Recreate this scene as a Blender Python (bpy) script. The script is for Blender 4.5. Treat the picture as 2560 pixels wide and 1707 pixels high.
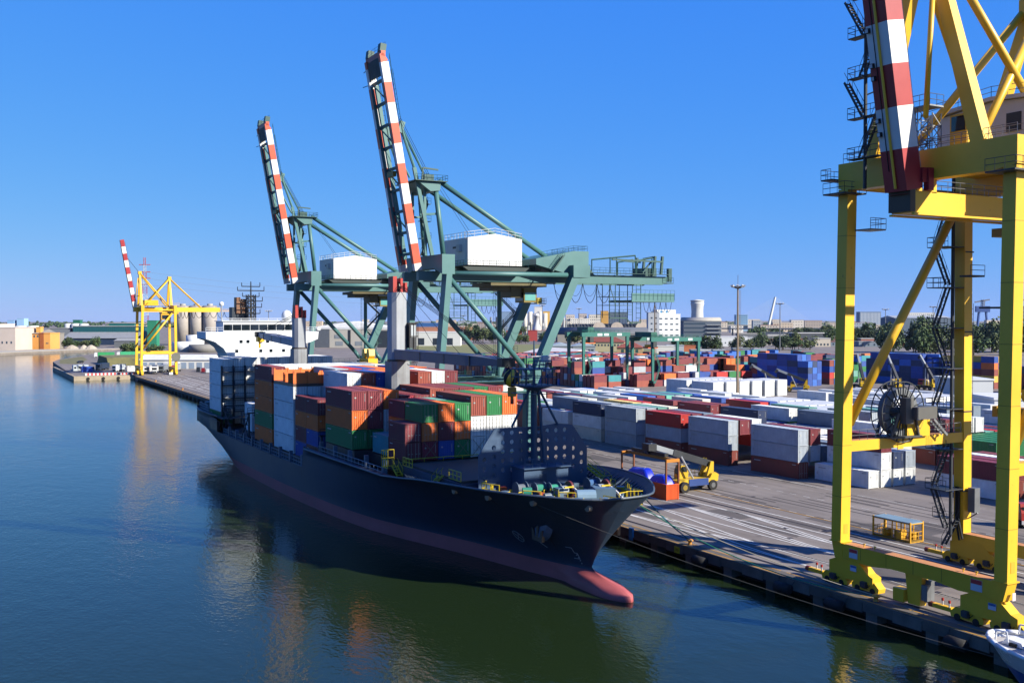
import bpy, math, random
import numpy as np
from mathutils import Vector, Matrix
for o in list(bpy.data.objects): bpy.data.objects.remove(o)
S = bpy.context.scene; COL = S.collection
R = math.radians
# ---------- camera ----------
CAMH = 28.3
cam = bpy.data.objects.new('camera', bpy.data.cameras.new('camera')); COL.objects.link(cam)
cam.data.sensor_width = 36; cam.data.lens = 36*2580/2560; cam.data.clip_start = .5; cam.data.clip_end = 30000
cam.location = (0, 0, CAMH); cam.rotation_euler = (R(90-1.277), 0, R(-28.668)); S.camera = cam
# ---------- light ----------
SUN = Vector((.98, -1.43, 1.0)).normalized()          # towards the sun
EL = math.asin(SUN.z); AZ = math.atan2(SUN.x, SUN.y)
SKYC = ((1.0, .184), (.54, .70), (.02, 3.62))   # (gamma, gain) for R, G, B
W = bpy.data.worlds.new('World'); S.world = W; W.use_nodes = True
nt = W.node_tree; nt.nodes.clear()
sky = nt.nodes.new('ShaderNodeTexSky'); sky.sky_type = 'NISHITA'; sky.sun_disc = False
sky.sun_elevation = EL; sky.sun_rotation = AZ; sky.air_density = 1.0; sky.dust_density = 0.0; sky.ozone_density = 5.0; sky.altitude = 0
# clear dry air: the sky model's channels are compressed so the horizon stays blue instead of whitening
sp_ = nt.nodes.new('ShaderNodeSeparateColor'); cb_ = nt.nodes.new('ShaderNodeCombineColor'); nt.links.new(sky.outputs[0], sp_.inputs[0])
for i, (g, a) in enumerate(SKYC):
    pw = nt.nodes.new('ShaderNodeMath'); pw.operation = 'POWER'; pw.inputs[1].default_value = g; nt.links.new(sp_.outputs[i], pw.inputs[0])
    ml_ = nt.nodes.new('ShaderNodeMath'); ml_.operation = 'MULTIPLY'; ml_.inputs[1].default_value = a; nt.links.new(pw.outputs[0], ml_.inputs[0]); nt.links.new(ml_.outputs[0], cb_.inputs[i])
bg = nt.nodes.new('ShaderNodeBackground'); bg.inputs['Strength'].default_value = .1
wo = nt.nodes.new('ShaderNodeOutputWorld')
nt.links.new(cb_.outputs[0], bg.inputs[0]); nt.links.new(bg.outputs[0], wo.inputs[0])
sl = bpy.data.lights.new('sun', 'SUN'); sl.energy = 5.0; sl.angle = R(.53); sl.color = (1, .93, .80)
so = bpy.data.objects.new('sun', sl); COL.objects.link(so); so.rotation_euler = (-SUN).to_track_quat('-Z', 'Y').to_euler(); so.location = (200, -200, 300)
vs = S.view_settings; vs.view_transform = 'Standard'; vs.look = 'None'; vs.exposure = 1.3; vs.gamma = 1; vs.use_curve_mapping = False
# ---------- materials ----------
def lin(c):
    c = c.lstrip('#'); v = [int(c[i:i+2], 16)/255 for i in (0, 2, 4)]
    return tuple((x/12.92 if x <= .04045 else ((x+.055)/1.055)**2.4) for x in v)
MATS = {}; ALB = .66
def nodes(name):
    m = bpy.data.materials.new(name); m.use_nodes = True; t = m.node_tree
    return m, t, t.nodes['Principled BSDF']
def paint(name, col, rough=.5, dirt=.16, rust=.0, scale=.35, metal=0., rustcol='#5a3a22', bump=0., spec=.4, streak=0.):
    """painted steel / concrete with large soft dirt, per-object tint and optional rust blotches"""
    if name in MATS: return MATS[name]
    m, t, b = nodes(name); N = t.nodes; L = t.links; c = tuple(x*ALB for x in lin(col)) if isinstance(col, str) else col
    tc = N.new('ShaderNodeTexCoord')
    n1 = N.new('ShaderNodeTexNoise'); n1.inputs['Scale'].default_value = scale; n1.inputs['Detail'].default_value = 7; n1.inputs['Roughness'].default_value = .65
    L.new(tc.outputs['Object'], n1.inputs['Vector'])
    oi = N.new('ShaderNodeObjectInfo')
    mr = N.new('ShaderNodeMapRange'); mr.inputs[1].default_value = .3; mr.inputs[2].default_value = .72; mr.inputs[3].default_value = 1-dirt; mr.inputs[4].default_value = 1+dirt*.5
    L.new(n1.outputs['Fac'], mr.inputs[0])
    rv = N.new('ShaderNodeMapRange'); rv.inputs[3].default_value = 1-dirt*.6; rv.inputs[4].default_value = 1+dirt*.3; L.new(oi.outputs['Random'], rv.inputs[0])
    mu = N.new('ShaderNodeMath'); mu.operation = 'MULTIPLY'; L.new(mr.outputs[0], mu.inputs[0]); L.new(rv.outputs[0], mu.inputs[1])
    vm = N.new('ShaderNodeVectorMath'); vm.operation = 'SCALE'; vm.inputs[0].default_value = c; L.new(mu.outputs[0], vm.inputs['Scale'])
    out = vm.outputs[0]
    if streak:
        mp = N.new('ShaderNodeMapping'); mp.inputs['Scale'].default_value = (2.2, 2.2, .12); L.new(tc.outputs['Object'], mp.inputs[0])
        n3 = N.new('ShaderNodeTexNoise'); n3.inputs['Scale'].default_value = 1.; n3.inputs['Detail'].default_value = 4; L.new(mp.outputs[0], n3.inputs['Vector'])
        m3 = N.new('ShaderNodeMapRange'); m3.inputs[1].default_value = .5; m3.inputs[2].default_value = .8; m3.inputs[3].default_value = 0; m3.inputs[4].default_value = streak; L.new(n3.outputs['Fac'], m3.inputs[0])
        x3 = N.new('ShaderNodeMix'); x3.data_type = 'RGBA'; L.new(m3.outputs[0], x3.inputs['Factor']); L.new(out, x3.inputs['A']); x3.inputs['B'].default_value = (*lin('#4a4036'), 1); out = x3.outputs['Result']
    if rust:
        n2 = N.new('ShaderNodeTexNoise'); n2.inputs['Scale'].default_value = 1.4; n2.inputs['Detail'].default_value = 8; n2.inputs['Roughness'].default_value = .7
        L.new(tc.outputs['Object'], n2.inputs['Vector'])
        m2 = N.new('ShaderNodeMapRange'); m2.inputs[1].default_value = .66-rust*.12; m2.inputs[2].default_value = .74-rust*.1; L.new(n2.outputs['Fac'], m2.inputs[0])
        x2 = N.new('ShaderNodeMix'); x2.data_type = 'RGBA'; L.new(m2.outputs[0], x2.inputs['Factor']); L.new(out, x2.inputs['A']); x2.inputs['B'].default_value = (*lin(rustcol), 1); out = x2.outputs['Result']
    L.new(out, b.inputs['Base Color'])
    rr = N.new('ShaderNodeMapRange'); rr.inputs[3].default_value = max(0, rough-.12); rr.inputs[4].default_value = min(1, rough+.15); L.new(n1.outputs['Fac'], rr.inputs[0]); L.new(rr.outputs[0], b.inputs['Roughness'])
    b.inputs['Metallic'].default_value = metal; b.inputs['Specular IOR Level'].default_value = spec
    if bump:
        bp = N.new('ShaderNodeBump'); bp.inputs['Strength'].default_value = bump; bp.inputs['Distance'].default_value = .02
        nb = N.new('ShaderNodeTexNoise'); nb.inputs['Scale'].default_value = 6; nb.inputs['Detail'].default_value = 5; L.new(tc.outputs['Object'], nb.inputs['Vector'])
        L.new(nb.outputs['Fac'], bp.inputs['Height']); L.new(bp.outputs[0], b.inputs['Normal'])
    MATS[name] = m; return m
def P(col, **k): return paint('paint_'+col.strip('#')+''.join('%s%s' % (a[0], v) for a, v in sorted(k.items())), col, **k)
def glass(name='dark_glass', col='#0c1418', rough=.06):
    if name in MATS: return MATS[name]
    m, t, b = nodes(name); b.inputs['Base Color'].default_value = (*lin(col), 1); b.inputs['Roughness'].default_value = rough; b.inputs['Specular IOR Level'].default_value = .8
    MATS[name] = m; return m
# ---------- mesh builder ----------
WL = {}
class MB:
    def __init__(s): s.v = []; s.f = []; s.m = []; s.cur = 0
    def add(s, vs, fs):
        k = len(s.v); s.v += [tuple(v) for v in vs]
        for f in fs: s.f.append(tuple(i+k for i in f)); s.m.append(s.cur)
        return s
    def box(s, x0, x1, y0, y1, z0, z1):
        return s.add([(x0,y0,z0),(x1,y0,z0),(x1,y1,z0),(x0,y1,z0),(x0,y0,z1),(x1,y0,z1),(x1,y1,z1),(x0,y1,z1)],
                     [(0,3,2,1),(4,5,6,7),(0,1,5,4),(1,2,6,5),(2,3,7,6),(3,0,4,7)])
    def frame(s, p, q, up=(0,0,1)):
        d = (Vector(q)-Vector(p)).normalized(); u = Vector(up)
        if abs(d.dot(u)) > .98: u = Vector((0,1,0)) if abs(d.y) < .9 else Vector((1,0,0))
        a = d.cross(u).normalized(); b = a.cross(d).normalized(); return a, b
    def beam(s, p, q, w, h, up=(0,0,1), w2=None, h2=None):
        a, b = s.frame(p, q, up); p = Vector(p); q = Vector(q); w2 = w if w2 is None else w2; h2 = h if h2 is None else h2
        A = [p+a*x*w/2+b*y*h/2 for x, y in ((-1,-1),(1,-1),(1,1),(-1,1))]; B = [q+a*x*w2/2+b*y*h2/2 for x, y in ((-1,-1),(1,-1),(1,1),(-1,1))]
        return s.add(A+B, [(0,1,2,3),(7,6,5,4),(0,4,5,1),(1,5,6,2),(2,6,7,3),(3,7,4,0)])
    def tube(s, p, q, r, n=8, r2=None):
        a, b = s.frame(p, q); p = Vector(p); q = Vector(q); r2 = r if r2 is None else r2
        A = [p+(a*math.cos(2*math.pi*i/n)+b*math.sin(2*math.pi*i/n))*r for i in range(n)]; B = [q+(a*math.cos(2*math.pi*i/n)+b*math.sin(2*math.pi*i/n))*r2 for i in range(n)]
        return s.add(A+B, [tuple(range(n)), tuple(range(2*n-1, n-1, -1))]+[(i, n+i, n+(i+1) % n, (i+1) % n) for i in range(n)])
    def pipe(s, pts, r, n=6):
        for a, b in zip(pts, pts[1:]): s.tube(a, b, r, n)
        return s
    def prism(s, poly, ax, a, b):
        """2D polygon extruded along axis ax ('x','y','z') from a to b; poly in the remaining axes order"""
        def P3(p, t): return {'x': (t, p[0], p[1]), 'y': (p[0], t, p[1]), 'z': (p[0], p[1], t)}[ax]
        n = len(poly); return s.add([P3(p, a) for p in poly]+[P3(p, b) for p in poly], [tuple(range(n)), tuple(range(2*n-1, n-1, -1))]+[(i, n+i, n+(i+1) % n, (i+1) % n) for i in range(n)])
    def lathe(s, c, prof, n=16):
        c = Vector(c); k = len(prof); vs = [c+Vector((r*math.cos(2*math.pi*i/n), r*math.sin(2*math.pi*i/n), z)) for r, z in prof for i in range(n)]
        fs = [(j*n+i, j*n+(i+1) % n, (j+1)*n+(i+1) % n, (j+1)*n+i) for j in range(k-1) for i in range(n)]
        return s.add(vs, fs+[tuple(range(n-1, -1, -1)), tuple(range((k-1)*n, k*n))])
    def rail(s, pts, h=1.1, step=1.8, r=.035, mid=1):
        for a, b in zip(pts, pts[1:]):
            a = Vector(a); b = Vector(b); L = (b-a).length; n = max(1, round(L/step))
            for i in range(n+1):
                p = a+(b-a)*i/n; s.tube(p, p+Vector((0,0,h)), r, 4)
            for k in range(mid+1): s.tube(a+Vector((0,0,h*(1-k*.5))), b+Vector((0,0,h*(1-k*.5))), r, 4)
        return s
    def stair(s, a, b, w=.8, n=None, side=(0,1,0)):
        a = Vector(a); b = Vector(b); n = n or max(3, int(abs(b.z-a.z)/.35)); sd = Vector(side).normalized()*w/2
        s.beam(a+sd, b+sd, .06, .25); s.beam(a-sd, b-sd, .06, .25)
        for i in range(n): p = a+(b-a)*(i+.5)/n; s.beam(p-sd, p+sd, .25, .05)
        for q in (sd, -sd):
            s.tube(a+q+Vector((0,0,1)), b+q+Vector((0,0,1)), .035, 4)
            for i in range(0, n+1, 3): p = a+(b-a)*i/n+q; s.tube(p, p+Vector((0,0,1)), .03, 4)
        return s
    def ladder(s, a, b, side=(0,1,0), w=.5, step=.45, r=.035):
        a = Vector(a); b = Vector(b); sd = Vector(side).normalized()*w/2; n = int((b-a).length/step)
        s.tube(a+sd, b+sd, r, 4); s.tube(a-sd, b-sd, r, 4)
        for i in range(1, n): p = a+(b-a)*i/n; s.tube(p-sd, p+sd, r*.8, 4)
        return s
    def lattice(s, p, q, w, step, r=.05, r2=.035, up=(0,0,1)):
        a, b = s.frame(p, q, up); p = Vector(p); q = Vector(q); n = max(1, round((q-p).length/step))
        cs = [a*x*w/2+b*y*w/2 for x, y in ((-1,-1),(1,-1),(1,1),(-1,1))]
        for c in cs: s.tube(p+c, q+c, r, 4)
        for i in range(n):
            A = p+(q-p)*i/n; B = p+(q-p)*(i+1)/n
            for k in range(4):
                s.tube(A+cs[k], B+cs[(k+1) % 4], r2, 3); s.tube(A+cs[k], A+cs[(k+1) % 4], r2, 3)
        return s
    def mesh(s, name, origin=(0,0,0), smooth=False):
        me = bpy.data.meshes.new(name); o = Vector(origin)
        me.from_pydata([tuple(Vector(v)-o) for v in s.v], [], s.f)
        if any(s.m): me.polygons.foreach_set('material_index', s.m)
        if smooth: me.polygons.foreach_set('use_smooth', [True]*len(me.polygons))
        me.update(); return me
    def obj(s, name, mat, parent=None, smooth=False):
        origin = WL.get(parent.name, (0,0,0)) if parent else (0,0,0)
        me = s.mesh(name, origin, smooth)
        for mm in (mat if isinstance(mat, (list, tuple)) else [mat]): me.materials.append(mm)
        o = bpy.data.objects.new(name, me); COL.objects.link(o)
        if parent: o.parent = parent; WL[o.name] = origin
        return o
def tag(o, label=None, cat=None, group=None, kind=None):
    if label: o['label'] = label
    if cat: o['category'] = cat
    if group: o['group'] = group
    if kind: o['kind'] = kind
    return o
def thing(name, label, cat, loc=(0,0,0), rz=0, group=None, local=False):
    """Empty at a thing's base; parts are built in world coordinates unless local"""
    e = bpy.data.objects.new(name, None); COL.objects.link(e); e.empty_display_size = .5
    e.location = loc; e.rotation_euler = (0, 0, rz); tag(e, label, cat, group)
    WL[e.name] = (0,0,0) if local else tuple(loc)
    return e
def dup(root, loc, rz=None, label=None, group=None):
    def cp(o, par):
        c = o.copy(); COL.objects.link(c); c.parent = par
        for ch in o.children: cp(ch, c)
        return c
    r = cp(root, None); r.location = loc
    if rz is not None: r.rotation_euler = (0, 0, rz)
    tag(r, label, None, group); return r
def struct(name, mb, mat, smooth=False): return tag(mb.obj(name, mat, None, smooth), kind='structure')
# ================= setting: water, quay, yard ground =================
WZ = -2.0; WS = (.45, .8, .09)
def water_mat():
    m, t, b = nodes('harbour_water'); N = t.nodes; L = t.links
    tc = N.new('ShaderNodeTexCoord')
    nz = N.new('ShaderNodeTexNoise'); nz.inputs['Scale'].default_value = .012; nz.inputs['Detail'].default_value = 3; L.new(tc.outputs['Object'], nz.inputs['Vector'])
    x = N.new('ShaderNodeMix'); x.data_type = 'RGBA'; L.new(nz.outputs['Fac'], x.inputs['Factor'])
    x.inputs['A'].default_value = (*lin('#1a2510'), 1); x.inputs['B'].default_value = (*lin('#132010'), 1)
    L.new(x.outputs['Result'], b.inputs['Base Color']); b.inputs['IOR'].default_value = 1.333; b.inputs['Roughness'].default_value = WS[2]
    b.inputs['Specular IOR Level'].default_value = .5
    hs = []
    for sc, (sx, sy), w in ((.8, (1., .5), .6), (2.6, (.9, .6), .45), (.2, (1, .6), .7)):
        mp = N.new('ShaderNodeMapping'); mp.inputs['Rotation'].default_value = (0, 0, R(25)); mp.inputs['Scale'].default_value = (sx, sy, 1); L.new(tc.outputs['Object'], mp.inputs[0])
        n = N.new('ShaderNodeTexNoise'); n.inputs['Scale'].default_value = sc; n.inputs['Detail'].default_value = 2.5; L.new(mp.outputs[0], n.inputs['Vector'])
        k = N.new('ShaderNodeMath'); k.operation = 'MULTIPLY'; k.inputs[1].default_value = w; L.new(n.outputs['Fac'], k.inputs[0]); hs.append(k)
    a = N.new('ShaderNodeMath'); L.new(hs[0].outputs[0], a.inputs[0]); L.new(hs[1].outputs[0], a.inputs[1])
    a2 = N.new('ShaderNodeMath'); L.new(a.outputs[0], a2.inputs[0]); L.new(hs[2].outputs[0], a2.inputs[1])
    # calmer and rougher patches
    pn = N.new('ShaderNodeTexNoise'); pn.inputs['Scale'].default_value = .02; pn.inputs['Detail'].default_value = 2; L.new(tc.outputs['Object'], pn.inputs['Vector'])
    pm = N.new('ShaderNodeMapRange'); pm.inputs[1].default_value = .35; pm.inputs[2].default_value = .7; pm.inputs[3].default_value = WS[0]; pm.inputs[4].default_value = WS[1]; L.new(pn.outputs['Fac'], pm.inputs[0])
    bp = N.new('ShaderNodeBump'); bp.inputs['Distance'].default_value = .12; L.new(pm.outputs[0], bp.inputs['Strength'])
    L.new(a2.outputs[0], bp.inputs['Height']); L.new(bp.outputs[0], b.inputs['Normal'])
    return m
struct('water', MB().add([(-6000,-600,WZ),(400,-600,WZ),(400,9000,WZ),(-6000,9000,WZ)], [(0,1,2,3)]), water_mat())

def asphalt(name, c1, c2, crack=True):
    m, t, b = nodes(name); N = t.nodes; L = t.links; tc = N.new('ShaderNodeTexCoord')
    n1 = N.new('ShaderNodeTexNoise'); n1.inputs['Scale'].default_value = .06; n1.inputs['Detail'].default_value = 8; n1.inputs['Roughness'].default_value = .6; L.new(tc.outputs['Object'], n1.inputs['Vector'])
    mp = N.new('ShaderNodeMapping'); mp.inputs['Scale'].default_value = (1.2, .05, 1); L.new(tc.outputs['Object'], mp.inputs[0])
    n2 = N.new('ShaderNodeTexNoise'); n2.inputs['Scale'].default_value = .5; n2.inputs['Detail'].default_value = 5; L.new(mp.outputs[0], n2.inputs['Vector'])
    ad = N.new('ShaderNodeMath'); ad.operation = 'MULTIPLY_ADD'; ad.inputs[1].default_value = .45; L.new(n2.outputs['Fac'], ad.inputs[0])
    hf = N.new('ShaderNodeMath'); hf.operation = 'MULTIPLY'; hf.inputs[1].default_value = .55; L.new(n1.outputs['Fac'], hf.inputs[0]); L.new(hf.outputs[0], ad.inputs[2])
    cr = N.new('ShaderNodeValToRGB'); cr.color_ramp.elements[0].position = .3; cr.color_ramp.elements[1].position = .68
    cr.color_ramp.elements[0].color = (*[v*.54 for v in lin(c1)], 1); cr.color_ramp.elements[1].color = (*[v*.54 for v in lin(c2)], 1); L.new(ad.outputs[0], cr.inputs[0])
    out = cr.outputs[0]
    n4 = N.new('ShaderNodeTexNoise'); n4.inputs['Scale'].default_value = .35; n4.inputs['Detail'].default_value = 4; L.new(tc.outputs['Object'], n4.inputs['Vector'])
    m4 = N.new('ShaderNodeMapRange'); m4.inputs[1].default_value = .6; m4.inputs[2].default_value = .74; m4.inputs[4].default_value = .6; L.new(n4.outputs['Fac'], m4.inputs[0])
    x4 = N.new('ShaderNodeMix'); x4.data_type = 'RGBA'; L.new(m4.outputs[0], x4.inputs['Factor']); L.new(out, x4.inputs['A']); x4.inputs['B'].default_value = (*lin('#26211e'), 1); out = x4.outputs['Result']
    L.new(out, b.inputs['Base Color']); b.inputs['Roughness'].default_value = .88
    n3 = N.new('ShaderNodeTexNoise'); n3.inputs['Scale'].default_value = 9; n3.inputs['Detail'].default_value = 4; L.new(tc.outputs['Object'], n3.inputs['Vector'])
    bp = N.new('ShaderNodeBump'); bp.inputs['Strength'].default_value = .35; bp.inputs['Distance'].default_value = .03; L.new(n3.outputs['Fac'], bp.inputs['Height']); L.new(bp.outputs[0], b.inputs['Normal'])
    return m
APRON = asphalt('apron_asphalt', '#655c54', '#9a9088')
EDGEC = P('#6e675e', rough=.85, dirt=.45, bump=.5, rust=.25, rustcol='#3c3630', streak=.6)
QX = 80.2; QN = 533.
# apron & yard as one sheet; the land goes on to the horizon
LAND = [(QX+1.6,-400),(9000,-400),(9000,9000),(-4000,9000),(-4000,700),(-300,640),(37,939),(91,991),(145,1018),(90,850),(66,770),(60,735),(57.6,660),(54.5,547),(QX+1.6,543)]
struct('ground', MB().prism(LAND, 'z', -2.6, 0), APRON)
# quay wall: cope beam in segments, recessed dark piles below
cope = MB()
cope.box(QX, QX+1.6, -60, QN, -1.0, 0.03)
wall = struct('quay_wall', cope, EDGEC)
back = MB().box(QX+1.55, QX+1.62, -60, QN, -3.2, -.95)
b2 = back.obj('quay_void_shade', P('#1c1a18', rough=.95, dirt=.3)); tag(b2, kind='structure')  # near-black colour paints in the shade of the voids behind the piles
pil = MB().box(QX+.15, QX+2.5, -.7, .7, -4.2, -.98).mesh('pile'); pil.materials.append(EDGEC)
for i in range(60):
    o = bpy.data.objects.new('pile', pil); COL.objects.link(o); o.location = (0, 22+7.2*i if i < 40 else 22+7.2*i, 0); o.parent = wall
cap = MB().box(QX-.08, QX, 0, 3.4, -1.15, -.12).mesh('fascia_panel'); cap.materials.append(EDGEC)
for i in range(34):
    o = bpy.data.objects.new('fascia_panel', cap); COL.objects.link(o); o.location = (0, 23+7.2*i, 0); o.parent = wall
# painted markings
def strips(name, mat, segs, w=.16, z=.034, par=None):
    mb = MB()
    for pts in segs:
        for (x0, y0), (x1, y1) in zip(pts, pts[1:]):
            d = Vector((x1-x0, y1-y0)).normalized(); n = Vector((-d.y, d.x))*w/2
            mb.add([(x0-n.x, y0-n.y, z), (x0+n.x, y0+n.y, z), (x1+n.x, y1+n.y, z), (x1-n.x, y1-n.y, z)], [(0, 3, 2, 1)])
    o = mb.obj(name, mat); tag(o, kind='structure'); return o
WHITE = paint('line_white', '#e6e4de', rough=.75, dirt=.3, rust=.1, rustcol='#8d8683', scale=.8)
YELL = paint('line_yellow', '#c9952c', rough=.75, dirt=.3, rust=.45, rustcol='#6c655c', scale=.8)
def curve(pts, n=14):
    pts = sorted(pts, key=lambda p: p[1]); ys = [p[1] for p in pts]; xs = [p[0] for p in pts]
    yy = np.linspace(ys[0], ys[-1], n*(len(pts)-1)+1)
    out = []
    for y in yy:
        k = max(0, min(len(ys)-2, int(np.searchsorted(ys, y)-1))); t = (y-ys[k])/(ys[k+1]-ys[k]); t2 = t*t*(3-2*t)
        out.append((xs[k]+(xs[k+1]-xs[k])*t2, y))
    return out
lanes = [[(100.8,-40),(100.8,QN)], [(104.4,-40),(104.4,QN)], [(97.4,20),(97.2,240)], [(93.2,20),(92.9,520)], [(89.2,20),(89.0,520)], [(86.0,20),(85.9,520)]]
xo = [[(97.2,130),(93.4,88),(93.2,60)], [(100.7,118),(97.4,92),(97.3,60)], [(92.9,128),(89.2,96),(89.2,60)], [(89.0,123),(86.2,88),(86,50)], [(86.2,124),(89,90),(89.2,50)], [(97.4,86),(100.6,116),(100.7,140)], [(93.2,80),(97,124),(97.2,140)],
      [(86,300),(89,340),(89,420)], [(89,280),(93,330),(93,400)], [(93,300),(97,350),(97.2,420)]]
strips('lane_lines', WHITE, lanes+[curve(c) for c in xo], .27)
far = [[(x,y0),(x,y0+38)] for k, x in enumerate((88, 91.5, 95, 98.5)) for y0 in range(345+9*k, 500, 44)]
far += [[(x,y0+38),(x+3.4,y0+40.5)] for k, x in enumerate((88, 91.5, 95)) for y0 in range(345+9*k, 480, 44)]
strips('far_lane_lines', WHITE, far, .35, .038)
strips('dashed_lines', WHITE, [[(119.3,y),(119.3,y+1.5)] for y in np.arange(30,230,3.0)]+[[(108.3,y),(108.3,y+1.5)] for y in np.arange(30,230,3.4)]+[[(127.6,y),(127.6,y+13)] for y in np.arange(30,230,15)], .15, .036)
strips('yellow_lines', YELL, [[(107.9,-40),(107.9,260)], [(80.5,-40),(80.5,QN)]]+[[(81.75,y),(81.75,y+6.5)] for y in np.arange(20,520,7.4)], .2, .04)
RAILM = P('#3b3634', rough=.6, dirt=.3)
for i, rx in enumerate((83.3, 102.8)):
    g = MB().box(rx-.28, rx-.06, -60, QN-6, .002, .014).box(rx+.06, rx+.28, -60, QN-6, .002, .014).box(rx-.05, rx+.05, -60, QN-6, .0, .06)
    tag(g.obj('crane_rail', RAILM), ['seaside steel crane rail beside the yellow edge line', 'landside steel crane rail set in the apron'][i], 'rail', 'crane rails along the quay')
manh = MB()
for x, y in ((97,113),(89.5,72),(112,125),(95,99),(99,104),(86.8,92),(116,110),(112,86)): manh.box(x-.35, x+.35, y-.3, y+.3, .03, .045)
tag(manh.obj('manhole_covers', RAILM), kind='structure')
STAIN = P('#4a4442', rough=.8)
rt = random.Random(9); PATCH = asphalt('asphalt_patch', '#4a4440', '#6c645e'); pb_ = MB(); tm_ = MB()
for i in range(46):
    x, y = rt.uniform(86,128), rt.uniform(45,330); a, b = rt.uniform(.5,2.6), rt.uniform(.8,7); pb_.add([(x-a,y-b,.006+i*.0003),(x+a,y-b*rt.uniform(.8,1),.006+i*.0003),(x+a*rt.uniform(.7,1),y+b,.006+i*.0003),(x-a,y+b,.006+i*.0003)], [(0,1,2,3)])
tag(pb_.obj('asphalt_patches', PATCH), kind='structure')
for i in range(34):
    x, y = rt.uniform(104,129), rt.uniform(60,240); L_ = rt.uniform(8,30); cv = rt.uniform(-.02,.02)*L_; w_ = rt.uniform(.12,.25)
    for q in (0, 1.9):
        pts = [(x+q+cv*(t/8)**2*8/8, y+L_*t/8) for t in range(9)]
        for (xa, ya), (xb, yb_) in zip(pts, pts[1:]): tm_.add([(xa-w_,ya,.022+i*.0002),(xa+w_,ya,.022+i*.0002),(xb+w_,yb_,.022+i*.0002),(xb-w_,yb_,.022+i*.0002)], [(0,1,2,3)])
tag(tm_.obj('tyre_marks', asphalt('tyre_rubber', '#3c3734', '#5e5752')), kind='structure')
# rail pit, bollards, fenders, rope ring, edge signs
for i, (x, y) in enumerate(((102.8, 99.8),)):
    tag(MB().box(x-1.0, x+1.0, y-.5, y+.5, .05, .07).obj('rail_pit_cover', RAILM), 'dark square pit cover over the landside crane rail', 'cover')
def bollard(x, y, label):
    t = thing('bollard', label, 'bollard', (x, y, 0), group='orange bollards along the quay edge')
    MB().lathe((x,y,0), [(.32,.03),(.26,.1),(.2,.35),(.24,.45),(.42,.5),(.44,.6),(.3,.72),(.02,.76)], 12).obj('post', P('#d8912a', rough=.5, rust=.4), t, True)
    MB().box(x-.38, x+.38, y-.38, y+.38, .0, .07).obj('base_plate', P('#4a443e', rough=.8), t)
for y, l in ((102.1,'orange bollard holding the blue-green mooring rope'), (72.6,'orange bollard below the near yellow crane bogie'), (45,'orange bollard at the frame edge by the white boat'), (132,'orange bollard beside the moored ship bow'), (163,'orange bollard between ship and first green crane'), (360,'orange bollard on the far empty quay'), (420,'orange bollard on the far empty quay, second'), (480,'orange bollard nearest the far yellow crane')): bollard(81.2, y, l)
for k, (y, l) in enumerate(((98.2,'first black cylinder fender right of the ship bow'), (84,'second black cylinder fender right of the ship bow'), (76.5,'third black fender below the left crane bogie'), (62,'black fender under the middle foot of the yellow crane'), (52,'black fender nearest the white boat'))):
    f = thing('fender', l, 'fender', (79.9, y, -1.1), group='black fenders on the quay wall')
    MB().tube((79.55,y-1,-1.0),(79.55,y+1,-1.0),.55,14).obj('rubber_cylinder', P('#1b1b1d', rough=.8), f, True)
    [MB().tube((79.55,y+q*.95,-1.0),(80.3,y+q*1.2,.05),.04,5).obj('chain', P('#2a2725'), f) for q in (-1,1)]
t = thing('edge_sign', 'small yellow number sign on the quay wall', 'sign', (80.0,103,-.6))
MB().box(79.98,80.06,102.7,103.7,-1.1,-.3).obj('plate', P('#c9c52a', rough=.5), t)
def text3d(body, size, loc, rot, mat, parent, name='lettering'):
    cu = bpy.data.curves.new(name, 'FONT'); cu.body = body; cu.size = size; cu.align_x = 'CENTER'; cu.extrude = .004
    tmp = bpy.data.objects.new('tmp_text', cu); COL.objects.link(tmp); dg = bpy.context.evaluated_depsgraph_get(); dg.update()
    me = bpy.data.meshes.new_from_object(tmp.evaluated_get(dg)); bpy.data.objects.remove(tmp)
    M = Matrix.Translation(Vector(loc)-Vector(WL.get(parent.name, (0,0,0)) if parent else (0,0,0))) @ rot.to_matrix().to_4x4(); me.transform(M)
    me.materials.clear(); me.materials.append(mat); o = bpy.data.objects.new(name, me); COL.objects.link(o)
    if parent: o.parent = parent; WL[o.name] = WL.get(parent.name, (0,0,0))
    return o
from mathutils import Euler
text3d('190', .5, (79.96,103.2,-.86), Euler((R(90),0,R(-90))), P('#1c1c18'), t)
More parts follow.
